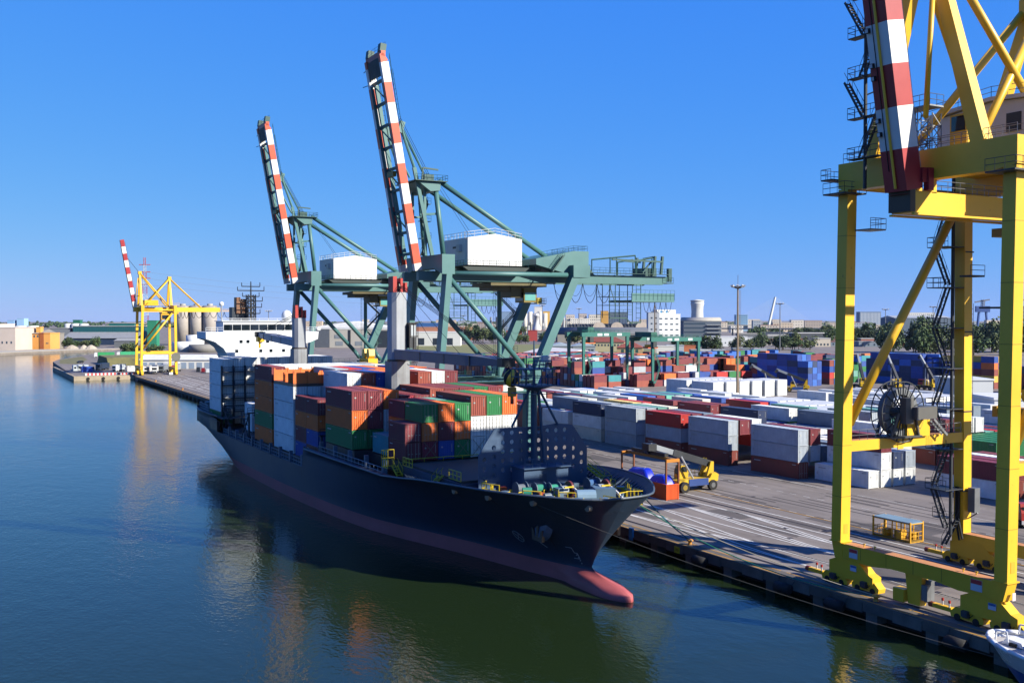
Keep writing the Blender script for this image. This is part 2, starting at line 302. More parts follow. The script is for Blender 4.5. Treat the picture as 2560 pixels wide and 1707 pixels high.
# ================= yellow ship-to-shore cranes =================
YEL = paint('crane_yellow', '#eebb2a', rough=.42, dirt=.12, rust=.12, rustcol='#8a5a1c', scale=.12)
YEL2 = paint('walkway_primer', '#c88a58', rough=.8, dirt=.25, rust=.3)
RED = paint('boom_red', '#a8262c', rough=.45, dirt=.15); WHT = paint('boom_white', '#e6e4de', rough=.5, dirt=.08)
DARK = paint('stair_grey', '#343a40', rough=.6, dirt=.2); GALV = paint('galvanised', '#8d9093', rough=.45, metal=.6, dirt=.2)
BLK = paint('rubber_black', '#151516', rough=.75, dirt=.2)
def bogie(root, x, yc, z=.06, detail=True):
    """rail bogie: balance beam, two trucks, wheels, buffer"""
    bm = MB(); bm.prism([(yc-3.2,1.0),(yc-3.2,1.75),(yc-2.5,2.0),(yc-1.3,3.0),(yc+1.7,3.0),(yc+2.7,2.55),(yc+2.7,1.0)], 'x', x-.62, x+.62)
    b = bm.obj('balance_beam', YEL, root)
    for s in (-1, 1):
        t = MB(); c = yc+s*2.1
        t.prism([(c-1.7,.3),(c-1.8,.75),(c-1.2,1.3),(c+1.2,1.3),(c+1.8,.75),(c+1.7,.3)], 'x', x-.5, x+.5)
        tr = t.obj('truck_frame', YEL, root)
        MB().box(x-.66,x-.5,c-.35,c+.35,.5,1.15).obj('axle_cover', P('#6a5a1a', dirt=.4), tr)
        for q in (-1.0, 1.0):
            MB().tube((x-.56, c+q, .38), (x+.56, c+q, .38), .34, 14).obj('wheel', BLK, tr)
        if detail:
            MB().box(x-1.0, x-.5, c-.4, c+.25, .7, 1.25).obj('motor', P('#343a44', rough=.5), tr)
            MB().pipe([(x-.66,c-.8,1.0),(x-.68,c-.5,.7),(x-.66,c+.5,.85)],.035,5).obj('hose', BLK, tr)
    if detail:
        e = yc+(5.2 if True else 0)
        MB().box(x-.25, x+.25, yc+4.0, yc+6.1, .55, .95).obj('buffer_arm', YEL, root)
        MB().tube((x, yc+6.1, .75), (x, yc+6.6, .75), .28, 10).obj('buffer', P('#8a3a20'), root)
        for xx, yy in ((x+.1, yc+5.2), (x-.2, yc+4.2)):
            MB().tube((xx, yy, .9), (xx, yy, 1.35), .07, 6).obj('lamp_stem', P('#c8c8c8'), root); MB().tube((xx, yy, 1.35), (xx, yy, 1.6), .12, 8).obj('warning_light', P('#b03020'), root)
    return b
def sign(root, x0, y0, y1, z0, z1, c1='#c43038', c2='#cfd6dc'):
    p = MB().box(x0-.03, x0, y0, y1, z0, z1).obj('warning_plate', P(c2, rough=.4), root)
    MB().box(x0-.036, x0-.028, y0+.02, y1-.02, z1-(z1-z0)*.4, z1-.02).obj('red_header', P(c1), p)
def yellow_crane(label, xf, xr, y0, y1, zg, zp, big=True, boomlen=34, group='yellow quay cranes'):
    """xf/xr rail x, y0/y1 leg centres, zg girder underside, zp portal-beam underside"""
    yc = (y0+y1)/2; k = zg/38.4
    T = thing('quay_crane', label, 'crane', (xf, yc, 0), group=group)
    O = lambda mb, n, m=YEL, sm=False: mb.obj(n, m, T, sm)
    lw = 1.32*max(k, .9); zc = 14.2*k if big else 10.5; ZT = zp
    lean = .55
    for y in (y0, y1):
        O(MB().beam((xf-.15,y,4.75),(xf+lean,y,ZT),lw,lw,(0,1,0)), 'front_leg')
        O(MB().box(xf-.95,xf+.75,y-.8,y+.8,4.68,4.8), 'leg_flange')
        O(MB().beam((xr+.05,y,3.6),(xr-.2,y,ZT-1),lw,lw,(0,1,0)), 'rear_leg')
        q = 1 if y == y1 else -1
        O(MB().prism([(y+q*lw/2,4.7),(y-q*lw/2,4.7),(y-q*(lw/2+.3),3.0),(y+q*(lw/2-.45),3.0)][::q], 'x', xf-.75, xf+.6), 'leg_foot')
    # sill beams
    O(MB().prism([(y0+.5,4.62),(y1-.5,4.62),(y1-.9,3.05),(y1-4.5,2.95),(y1-7,3.25),(y0+7,3.25),(y0+4.5,2.95),(y0+.9,3.05)][::-1], 'x', xf-.72, xf+.58), 'front_sill_beam')
    O(MB().box(xf-.7,xf+.56,y0+1.2,y1-1.2,4.622,4.65), 'sill_walkway', YEL2)
    O(MB().box(xr-.6,xr+.6,y0-.9,y1+.9,2.3,3.7), 'rear_sill_beam')
    O(MB().box(xr-.58,xr+.58,y0-.7,y1+.7,3.702,3.72), 'sill_walkway', YEL2)
    for x in (xf, xr):
        for y in (y0+1.6, y1-1.6): bogie(T, x, y, detail=big)
    # middle foot
    if big:
        for y in (y0, y1):
            for z in (9.5, 14.9, 20.5, 26.0, 31.5, 37.0):
                t_ = (z-4.75)/(ZT-4.75); x_ = xf-.15+(lean+.15)*t_; O(MB().box(x_-lw/2-.012,x_+lw/2+.012,y-lw/2-.012,y+lw/2+.012,z-.03,z+.03), 'weld_seam', paint('seam_yellow','#a8861c',rough=.6,dirt=.3))
            O(MB().box(xf-.35,xf+.2,y-lw/2-.03,y-lw/2-.005,5.6,6.6), 'hatch_cover', paint('hatch_yellow','#d8ac28',rough=.5))
        for yy in np.arange(y0+3, y1-2, 3.3): O(MB().box(xf-.735,xf-.715,yy-.03,yy+.03,3.3,4.6), 'weld_seam', MATS['seam_yellow'])
        O(MB().prism([(yc-1.0,3.2),(yc+1.0,3.2),(yc+.65,.3),(yc-.75,.3)][::-1], 'x', xf-.45, xf+.45), 'middle_foot')
        O(MB().box(xf-.8,xf+.2,yc+.9,yc+2.2,.35,1.6), 'brake_box'); O(MB().box(xf-.6,xf-.1,yc-1.75,yc-1.05,1.0,2.5), 'electrical_cabinet', GALV)
        O(MB().box(xf+.1,xf+.6,yc-1.6,yc-.8,.7,2.9), 'electrical_cabinet', GALV)
        sign(T, xf-.74, y1-2.9, y1-1.8, 3.35, 4.3); sign(T, xf-.74, y0+1.9, y0+3.1, 3.35, 4.4); 
        for y in (y1-1.6, y0+1.6): sign(T, xf-.68, y-1.1, y-.3, 2.0, 2.6, '#3060a0', '#c4d4e4')
        MB().box(xf-.1,xf+.35,y0-.66-.04,y0-.66,1.9+1.2,2.6+1.2).obj('notice_plate', P('#d8d0d0'), T)
        for yy in (y1-3.2, y1-4.6, y0+3.0, y0+4.4):
            MB().tube((xf-.1,yy,4.62),(xf-.1,yy,4.95),.06,6).tube((xf-.1,yy-.15,4.95),(xf-.1,yy+.15,4.95),.06,6).obj('lifting_eye', YEL, T)
    # side frames
    for y in (y0, y1):
        O(MB().box(xf+.55,xr-.6,y-.55,y+.55,zc,zc+1.12), 'portal_tie_beam')
        O(MB().tube((xf+1.0,y,zc+2.9),(xr-1.6,y,ZT-1.2),.5*max(k,.9),14), 'diagonal_brace', YEL, True)
        O(MB().tube((xf+.6,y,ZT+.4),(xr,y,ZT+.4),.42,12), 'upper_tie_tube', YEL, True)
    # portal beams
    O(MB().prism([(y0-.7,ZT+.1),(y0-.7,ZT+2.7),(y1+.7,ZT+2.7),(y1+.7,ZT+.1),(y1-1.6,ZT-.2),(y0+1.6,ZT-.2)], 'x', xf-.1, xf+1.35), 'front_portal_beam')
    O(MB().box(xr-.9,xr+.6,y0-.7,y1+.7,ZT-.1,ZT+2.6), 'rear_portal_beam')
    # main girder (single box) and rear extension
    gx1 = xf+46*k*1.0+ (0 if big else 2)
    O(MB().box(xf-2.6,gx1,yc-1.15,yc+1.15,zg,zg+2.1), 'main_girder')
    O(MB().box(xf-2.55,gx1,yc-1.5,yc-1.16,zg-.22,zg-.02).box(xf-2.55,gx1,yc+1.16,yc+1.5,zg-.22,zg-.02), 'trolley_rail_ledge')
    O(MB().rail([(xf-1,yc-1.1,zg+2.1),(gx1,yc-1.1,zg+2.1)]).rail([(xf-1,yc+1.1,zg+2.1),(gx1,yc+1.1,zg+2.1)]), 'girder_railing', GALV)
    # hangers girder -> portal
    for x in (xf+.6, xr-.2):
        for s in (-1, 1): O(MB().box(x-.35,x+.35,yc+s*.85-.3,yc+s*.85+.3,zg+2.0,ZT+.2), 'girder_hanger')
    O(MB().box(gx1,gx1+8*k,yc-1.8,yc+1.8,zg+.1,zg+.35).rail([(gx1,yc-1.7,zg+.3),(gx1+8*k,yc-1.7,zg+.3),(gx1+8*k,yc+1.7,zg+.3),(gx1,yc+1.7,zg+.3)]), 'end_platform')
    # A-frames: front and rear
    za = 64.8 if big else 51; zr = 61 if big else 48.6
    for x, z in ((xf+.6, za), (xr-1.8*k, zr)):
        for s, y in ((1, y0+3.4*k), (-1, y1-3.4*k)):
            O(MB().beam((x,y,ZT+2.6),(x,yc-s*.5,z),1.45*k,1.3*k,(1,0,0),1.1*k,1.0*k), 'apex_leg')
        O(MB().box(x-.8,x+.8,yc-1.4,yc+1.4,z-.6,z+.9), 'apex_head')
    for s in (-1, 1):
        O(MB().tube((xf+.6,yc+s*1.1,za),(xr-3.0*k,yc+s*4.2*k,ZT+2.4),.42*k,12), 'apex_stay_tube', YEL, True)
        O(MB().tube((xr-1.8*k,yc+s*1.1,zr),(xf+2.4,yc+s*4.2*k,ZT+2.4),.42*k,12), 'apex_stay_tube', YEL, True)
        O(MB().tube((xr-1.8*k,yc+s*.9,zr),(xr+17*k,yc+s*1.0,zg+2.0),.34*k,12), 'rear_stay_tube', YEL, True)
    # raised boom: striped single box
    n = round(boomlen/3.97) if big else 10; L = boomlen/n
    ang = R(10.2); bx, bz = (xf-3.4, zg+2.2) if big else (xf-2.6, zg+1.6); bw = 2.6*k; bd = 2.2*max(k,.85)
    up = Vector((-math.sin(ang),0,math.cos(ang))); out = Vector((math.cos(ang),0,math.sin(ang)))
    base = Vector((bx+bd/2,yc,bz))
    bo = MB().beam(base+up*(-.3),base+up*(-.28),bd*.9,bw*.9,(0,1,0)).obj('boom', RED, T)
    for i in range(n):
        MB().beam(base+up*(i*L),base+up*((i+1)*L),bd,bw,(0,1,0)).obj('stripe_panel', (RED if i % 2 == 0 else WHT) if big else (WHT if i % 2 == 0 else RED), bo)
    if not big: pass
    MB().tube(base-out*(bd/2+.12)+up*.3+Vector((0,-.1,0)),base-out*(bd/2+.12)+up*(boomlen-3)+Vector((0,-.1,0)),.13,8).obj('conduit', YEL, bo)
    MB().tube(base-out*(bd/2+.05)+up*2+Vector((0,.5,0)),base-out*(bd/2+.05)+up*(boomlen-3)+Vector((0,.5,0)),.04,5).obj('cable', BLK, bo)
    MB().ladder(base+out*(bd/2+.25)+up*2+Vector((0,-.9*k,0)),base+out*(bd/2+.25)+up*(boomlen-1)+Vector((0,-.9*k,0))).obj('boom_ladder', GALV, bo)
    if big:
        for i, (a, s) in enumerate(((5.6,.95),(6.9,.95),(10.9,.9),(15.4,.95),(12.1,.9),(20,.9))):
            c = base-out*(bd/2+.2)+up*a+Vector((0,s,0)); f = MB().beam(c-up*.22,c+up*.22,.3,.4,(0,1,0)).obj('floodlight', BLK, bo)
            MB().beam(c-up*.17-out*.16,c+up*.17-out*.16,.02,.32,(0,1,0)).obj('lens', P('#c8d0d4', rough=.2), f)
        O(MB().box(bx+1.9,xf-.4,yc-1.55,yc-1.2,zg+2.9,zg+4.3).box(xf-.9,xf-.2,yc-1.75,yc-1.15,zg+2.15,zg+4.3), 'boom_hinge_bracket', RED)
        O(MB().box(xf-2.9,xf-2.2,yc-1.3,yc+1.3,zg+.1,zg+2.3), 'hinge_block', P('#4a3a2a'))
    # boom holding stay (folded) beside boom
    fs = [(xf-.6*k,yc-1.9,za-3*k),(xf-1.6,yc-1.9,zg+9*k)]
    O(MB().tube(fs[0],fs[1],.26*k,10), 'folded_boom_stay', YEL, True)
    O(MB().tube((xf-1.6,yc-1.9,zg+9*k),(bx+2.6,yc-1.3,zg+9.4*k),.2,8), 'stay_link', YEL, True)
    MB().pipe([(xf+.6,yc+.4,za),tuple(base+up*(boomlen*.72)+out*1.2+Vector((0,.4,0)))],.05,4).pipe([(xf+.6,yc-.4,za),tuple(base+up*(boomlen*.72)+out*1.2-Vector((0,.4,0)))],.05,4).obj('hoist_rope', BLK, T)
    # machinery house
    if big:
        mh = O(MB().prism([(y0+.5,zg+6.2),(y1-3,zg+6.2),(y1-3,zg+11.3),(yc,zg+12.0),(y0+.5,zg+11.3)][::-1],'x',xr-8.5,xr+9), 'machinery_house', P('#d9d6cf', rough=.6, dirt=.1))
        MB().prism([(y0+.2,zg+11.35),(yc,zg+12.05),(y1-1.7,zg+11.35),(y1-1.7,zg+11.75),(yc,zg+12.45),(y0+.2,zg+11.75)][::-1],'x',xr-9,xr+9.4).obj('roof', P('#cfcbc2'), mh)
        MB().rail([(xr-8.8,y1-1.9,zg+11.7),(xr-8.8,yc,zg+12.4),(xr-8.8,y0+.4,zg+11.7),(xr+9,y0+.4,zg+11.7)]).obj('roof_railing', GALV, mh)
        [MB().box(xr-8.62,xr-8.5,yc+q,yc+q+1.6,zg+8.6,zg+10.5).obj('vent', P('#2c2f33'), mh) for q in (-3.2,1.2)]
        O(MB().box(xr-8.5,xr+9,y0+.3,y1-1.8,zg+5.6,zg+6.1), 'house_floor_frame')
        O(MB().rail([(xf+.3,y0-.4,ZT+2.7),(xf+.3,y1+.4,ZT+2.7)],step=1.4).rail([(xf+1.2,y0-.4,ZT+2.7),(xf+1.2,y1+.4,ZT+2.7)],step=1.4), 'portal_railing', GALV)
        O(MB().lattice((xf+1.4,yc+1.7,ZT+2.6),(xf+1.4,yc+1.7,ZT+7.0),1.5,1.2,.07,.05), 'ladder_tower', GALV)
        O(MB().lattice((xf+1.6,yc+.1,ZT+2.6),(xf+1.6,yc+.1,ZT+6.4),1.3,1.2,.07,.05), 'ladder_tower', GALV)
        O(MB().box(xf+.4,xf+2.4,yc-.7,yc+2.9,ZT+7.0,ZT+7.15).rail([(xf+.4,yc+2.9,ZT+7.1),(xf+.4,yc-.7,ZT+7.1),(xf+2.4,yc-.7,ZT+7.1)],step=1.2), 'tower_platform', GALV)
        cb = O(MB().box(xf+2.2,xf+4.2,yc-3.5,yc-1.6,ZT+2.6,ZT+6.0), 'control_cabin'); MB().box(xf+2.12,xf+2.2,yc-3.3,yc-1.8,ZT+4.4,ZT+5.8).obj('window', glass(), cb)
        O(MB().box(xf-1.1,xf+1.8,y1+.7,y1+2.2,ZT+1.0,ZT+1.15).rail([(xf-1.1,y1+.8,ZT+1.1),(xf-1.1,y1+2.2,ZT+1.1),(xf+1.8,y1+2.2,ZT+1.1)],step=.9), 'end_platform', DARK)
        for y in (y0, y1):
            O(MB().box(xf-1.5,xf+1.7,y-1.5,y+1.5,ZT-.6,ZT-.45).rail([(xf-1.5,y+1.5,ZT-.45),(xf-1.5,y-1.5,ZT-.45),(xf+1.7,y-1.5,ZT-.45)],step=1.0), 'leg_top_platform', DARK)
        O(MB().box(xf+.9,xf+3.2,y1-2.8,y1-.7,ZT-4.4,ZT-4.25).rail([(xf+.9,y1-2.8,ZT-4.25),(xf+3.2,y1-2.8,ZT-4.25),(xf+3.2,y1-.7,ZT-4.25)],step=.9), 'hanging_platform', GALV)
        # stair tower behind the rear left leg (water side face, +y)
        st = MB(); zz = 4.5; i = 0; sx = xr-2.1; ys = y1+.2
        st.tube((sx,y1-.1,3.6),(sx,y1-.1,ZT+3),.2,8)
        while zz < ZT-3:
            a, b = ((xr-2.7, xr-.2) if i % 2 == 0 else (xr-.2, xr-2.7))
            st.stair((xr-2.9+(.2 if i % 2 else 0),y1+1.7 if i % 2 else y1-.1,zz),(xr-2.9,y1-.1 if i % 2 else y1+1.7,zz+4.3),.7,10,(1,0,0))
            st.box(xr-3.6,xr-.6,y1-.6,y1+2.2,zz+4.25,zz+4.35)
            st.rail([(xr-.6,y1+2.2,zz+4.35),(xr-3.6,y1+2.2,zz+4.35),(xr-3.6,y1-.6,zz+4.35)],step=1.0); zz += 4.6; i += 1
        O(st, 'stair_tower', DARK)
        for z in (8.5,17.6,26.7,35.8): O(MB().box(xr-.72,xr+.68,y1-.72,y1+.72,z,z+.14), 'leg_collar', DARK)
        # stair tower up the portal on the far left of the boom
        s2 = MB(); zz = ZT+2.7; i = 0
        s2.tube((xf-1.6,y1-4.3,ZT-.5),(xf-1.6,y1-4.3,ZT+24),.18,8)
        while zz < ZT+20:
            s2.stair((xf-1.4,y1-1.6 if i % 2 == 0 else y1-4.0,zz),(xf-1.4,y1-4.0 if i % 2 == 0 else y1-1.6,zz+3.9),.7,11,(1,0,0)) if i % 2 == 1 else s2.stair((xf-1.4,y1-3.6,zz),(xf-1.4,y1-5.6,zz+3.9),.7,11,(1,0,0))
            s2.box(xf-1.9,xf-.9,y1-6.2,y1-2.2,zz-.1,zz).rail([(xf-1.9,y1-6.2,zz),(xf-1.9,y1-2.2,zz),(xf-.9,y1-2.2,zz)],step=.9); zz += 4.1; i += 1
            s2.beam((xf-1.6,y1-4.3,zz-2),(xf+.2,y1-6.3,zz-1),.12,.12)
        O(s2, 'boom_stair_tower', DARK)
        # cable reel on the left portal tie
        rx, ry, rz = xf+8.2, y1-.2, zc+3.9
        rl = MB(); NR = 20
        for dy in (-.75, .75):
            for i in range(40):
                a, b = 2*math.pi*i/40, 2*math.pi*(i+1)/40
                rl.tube((rx+3.3*math.cos(a),ry+dy,rz+3.3*math.sin(a)),(rx+3.3*math.cos(b),ry+dy,rz+3.3*math.sin(b)),.07,5)
            for i in range(NR):
                a = 2*math.pi*i/NR; rl.beam((rx+.5*math.cos(a),ry+dy*.9,rz+.5*math.sin(a)),(rx+3.3*math.cos(a),ry+dy,rz+3.3*math.sin(a)),.06,.16,(0,1,0))
        reel = O(rl, 'cable_reel', P('#4c4f52', rough=.5, metal=.4))
        dr = MB()
        for i in range(36):
            a, b = 2*math.pi*i/36, 2*math.pi*(i+1)/36
            for r0, r1 in ((1.9, 2.6),):
                dr.add([(rx+r0*math.cos(a),ry-.5,rz+r0*math.sin(a)),(rx+r1*math.cos(a),ry-.5,rz+r1*math.sin(a)),(rx+r1*math.cos(b),ry-.5,rz+r1*math.sin(b)),(rx+r0*math.cos(b),ry-.5,rz+r0*math.sin(b)),
                        (rx+r0*math.cos(a),ry+.5,rz+r0*math.sin(a)),(rx+r1*math.cos(a),ry+.5,rz+r1*math.sin(a)),(rx+r1*math.cos(b),ry+.5,rz+r1*math.sin(b)),(rx+r0*math.cos(b),ry+.5,rz+r0*math.sin(b))],
                       [(0,1,2,3),(7,6,5,4),(1,5,6,2),(0,3,7,4)])
        dr.obj('wound_cable', P('#6e7276', rough=.6), reel)
        MB().tube((rx,ry-.9,rz),(rx,ry+.9,rz),.5,12).obj('hub', P('#3a3d40'), reel)
        O(MB().box(rx+.2,rx+3.4,ry-2.4,ry-1.2,rz-.7,rz+.6).box(rx-.8,rx+.4,ry-1.8,ry-1.0,rz-1.2,rz+1.6), 'reel_gearbox', P('#5c5b58', rough=.5))
        O(MB().beam((rx-1.2,ry-1.2,rz),(rx-2.2,ry-1.0,zc+1.1),.25,.25).beam((rx+1.2,ry-1.2,rz),(rx+2.2,ry-1.0,zc+1.1),.25,.25).beam((rx-1.2,ry+1.1,rz),(rx-2.2,ry+1.0,zc+1.1),.25,.25).beam((rx+1.2,ry+1.1,rz),(rx+2.2,ry+1.0,zc+1.1),.25,.25).box(rx-2.4,rx+2.4,ry-1.3,ry+1.3,zc+1.12,zc+1.3), 'reel_stand', P('#4a4c4c'))
        O(MB().box(rx-.4,rx+.5,y1-.6,y1-.5,zc-.2,zc+3.2), 'reel_post'); O(MB().box(rx+.6,rx+4.2,y1-1.0,y1+.8,zc+1.13,zc+2.9), 'reel_base')
        O(MB().rail([(xf+.8,y1-.5,zc+1.12),(rx-2.5,y1-.5,zc+1.12)],step=1.2), 'tie_railing', GALV); O(MB().rail([(rx+4.6,y1-.5,zc+1.12),(xr-1,y1-.5,zc+1.12)],step=1.1).stair((rx+6.4,y1-1.2,zc+1.1),(rx+4.2,y1-1.2,zc+3.0),.7,6), 'tie_railing', GALV)
        O(MB().box(xf+.7,xr-.7,y1-.5,y1+.5,zc+1.121,zc+1.14), 'tie_walkway', YEL2)
        # driver's cab under the girder, trolley and hoist
        cab = O(MB().box(xr+6,xr+9.5,yc-1.6,yc+1.4,zg-4.6,zg-1.6), 'driver_cab'); MB().box(xr+5.95,xr+6,yc-1.4,yc+1.2,zg-4.2,zg-2.2).box(xr+6.2,xr+9.2,yc-1.66,yc-1.6,zg-4.0,zg-2.2).obj('window', glass(), cab)
        O(MB().box(xr-5,xr+6,yc-2.6,yc+2.6,zg-1.5,zg-.6).rail([(xr-5,yc-2.6,zg-.6),(xr+6,yc-2.6,zg-.6)]).box(xr-4,xr+4,yc-2.2,yc-1.6,zg-2.6,zg-1.5), 'trolley', P('#a8821c', rough=.5, dirt=.3))
        O(MB().box(xr-3.4,xr-1.0,y1-3.4,y1-2.0,zg-5.5,zg-5.3).rail([(xr-3.4,y1-3.4,zg-5.3),(xr-1,y1-3.4,zg-5.3)]).box(xr-.6,xr+3,y1-5.2,y1-2.4,zg-9.0,zg-8.8).rail([(xr-.6,y1-5.2,zg-8.8),(xr+3,y1-5.2,zg-8.8)]), 'inspection_platform', DARK)
        # spreader hanging on ropes
        sx, sz = xr+1.6, 18.6
        sp = O(MB().box(sx-1.0,sx+1.0,yc-6.1,yc+6.1,sz-1.0,sz-.2).box(sx-1.2,sx+1.2,yc-6.3,yc-5.7,sz-1.3,sz-.1).box(sx-1.2,sx+1.2,yc+5.7,yc+6.3,sz-1.3,sz-.1).box(sx-1,sx+1,yc-2.2,yc+2.2,sz-.2,sz+.5), 'spreader', P('#c8931c', rough=.5, rust=.3))
        for y in (yc-2.4, yc+2.4):
            hb = MB().prism([(y-.9,sz+1.0),(y-.7,sz+1.9),(y+.7,sz+1.9),(y+.9,sz+1.0),(y+.5,sz+.5),(y-.5,sz+.5)][::-1],'x',sx-.5,sx+.5).obj('sheave_block', YEL, sp)
            MB().tube((sx-.2,y-.5,sz+1.9),(sx+.2,y-.5,sz+1.9),.5,14).tube((sx-.2,y+.5,sz+1.9),(sx+.2,y+.5,sz+1.9),.5,14).obj('sheave', P('#3a2a22'), hb)
        rp = MB()
        for y in (yc-2.4, yc+2.4):
            for q in (-.9, -.3, .3, .9): rp.tube((sx,y+q*.7,sz+1.9),(sx,y+q,zg-1),.035,4)
        O(rp, 'hoist_ropes', BLK)
        # ladders and cabinets on rear legs
        O(MB().ladder((xr+.75,y1-.4,4),(xr+.75,y1-.4,30),(0,1,0),.5,.6), 'leg_ladder', GALV)
        O(MB().box(xr-.2,xr+.7,y1-1.8,y1-.9,6.2,9.0).beam((xr+.2,y1-.7,5.4),(xr+.2,y1-1.9,6.2),.12,.12), 'electrical_cabinet', GALV)
        O(MB().pipe([(xr-.85,y1-.2,9),(xr-.85,y1-.2,5.2),(xr-1.2,y1-1,3.2)],.14,6).pipe([(xr-.85,y1+.15,9),(xr-.85,y1+.15,5.2),(xr-1.2,y1-.6,3.0)],.14,6), 'cable_bundle', BLK)
        O(MB().box(xr-2.8,xr-1.2,y1+.2,y1+1.8,5.4,5.5).rail([(xr-2.8,y1+.2,5.5),(xr-2.8,y1+1.8,5.5),(xr-1.2,y1+1.8,5.5)],step=.8).stair((xr-1.6,y1+1.2,2.2),(xr-1.6,y1-.6,5.4),.7,8,(1,0,0)), 'leg_platform', DARK)
    else:
        O(MB().box(xr-14,xr-7.5,yc-3.5,yc+3,ZT+2.7,ZT+5.4), 'machinery_house')
        O(MB().box(xf-1,xr+2,y0-.4,y0+.2,ZT+2.7,ZT+2.85).rail([(xf-1,y0-.4,ZT+2.85),(xr+2,y0-.4,ZT+2.85)]), 'portal_walkway')
        cab = O(MB().box(xr-6.5,xr-2,yc-6,yc-1,zg-4.2,zg-1.2).box(xr-6,xr+2,yc-5,yc+3,zg-1.2,zg-.3), 'driver_cab'); MB().box(xr-6.2,xr-2.3,yc-6.06,yc-6,zg-3.8,zg-1.8).obj('window', glass(), cab)
        O(MB().tube((xr-.2,y0-1.4,9),(xr-.2,y0-.9,9),2.2,20).ladder((xr+.9,y0-.3,1),(xr+.9,y0-.3,zg)), 'cable_reel', P('#6a6a60'))
    return T
YC = yellow_crane('near yellow quay crane with raised red and white striped boom at the right edge', 83.2, 102.4, 59.6, 79.1, 38.4, 41.9, True, 35.7)
YF = yellow_crane('distant yellow quay crane with red and white boom beside the silos', 84.2, 100.6, 536.6, 552.6, 31.8, 32.1, False, 34.5)
# festoon loops under the far crane's girder
def festoon(parent, x0, x1, y, z, n, drop, r=.05):
    mb = MB()
    for i in range(n):
        a = x0+(x1-x0)*i/n; b = x0+(x1-x0)*(i+1)/n
        pts = [(a+(b-a)*t/8, y, z-drop*(1-(2*t/8-1)**2)**.8) for t in range(9)]; mb.pipe(pts, r, 4)
    return mb.obj('festoon_cable', BLK, parent)
festoon(YF, 103, 112, 544.6, 31.6, 5, 3.2, .12); festoon(YF, 112, 134, 544.6, 31.6, 6, 3.0, .12)
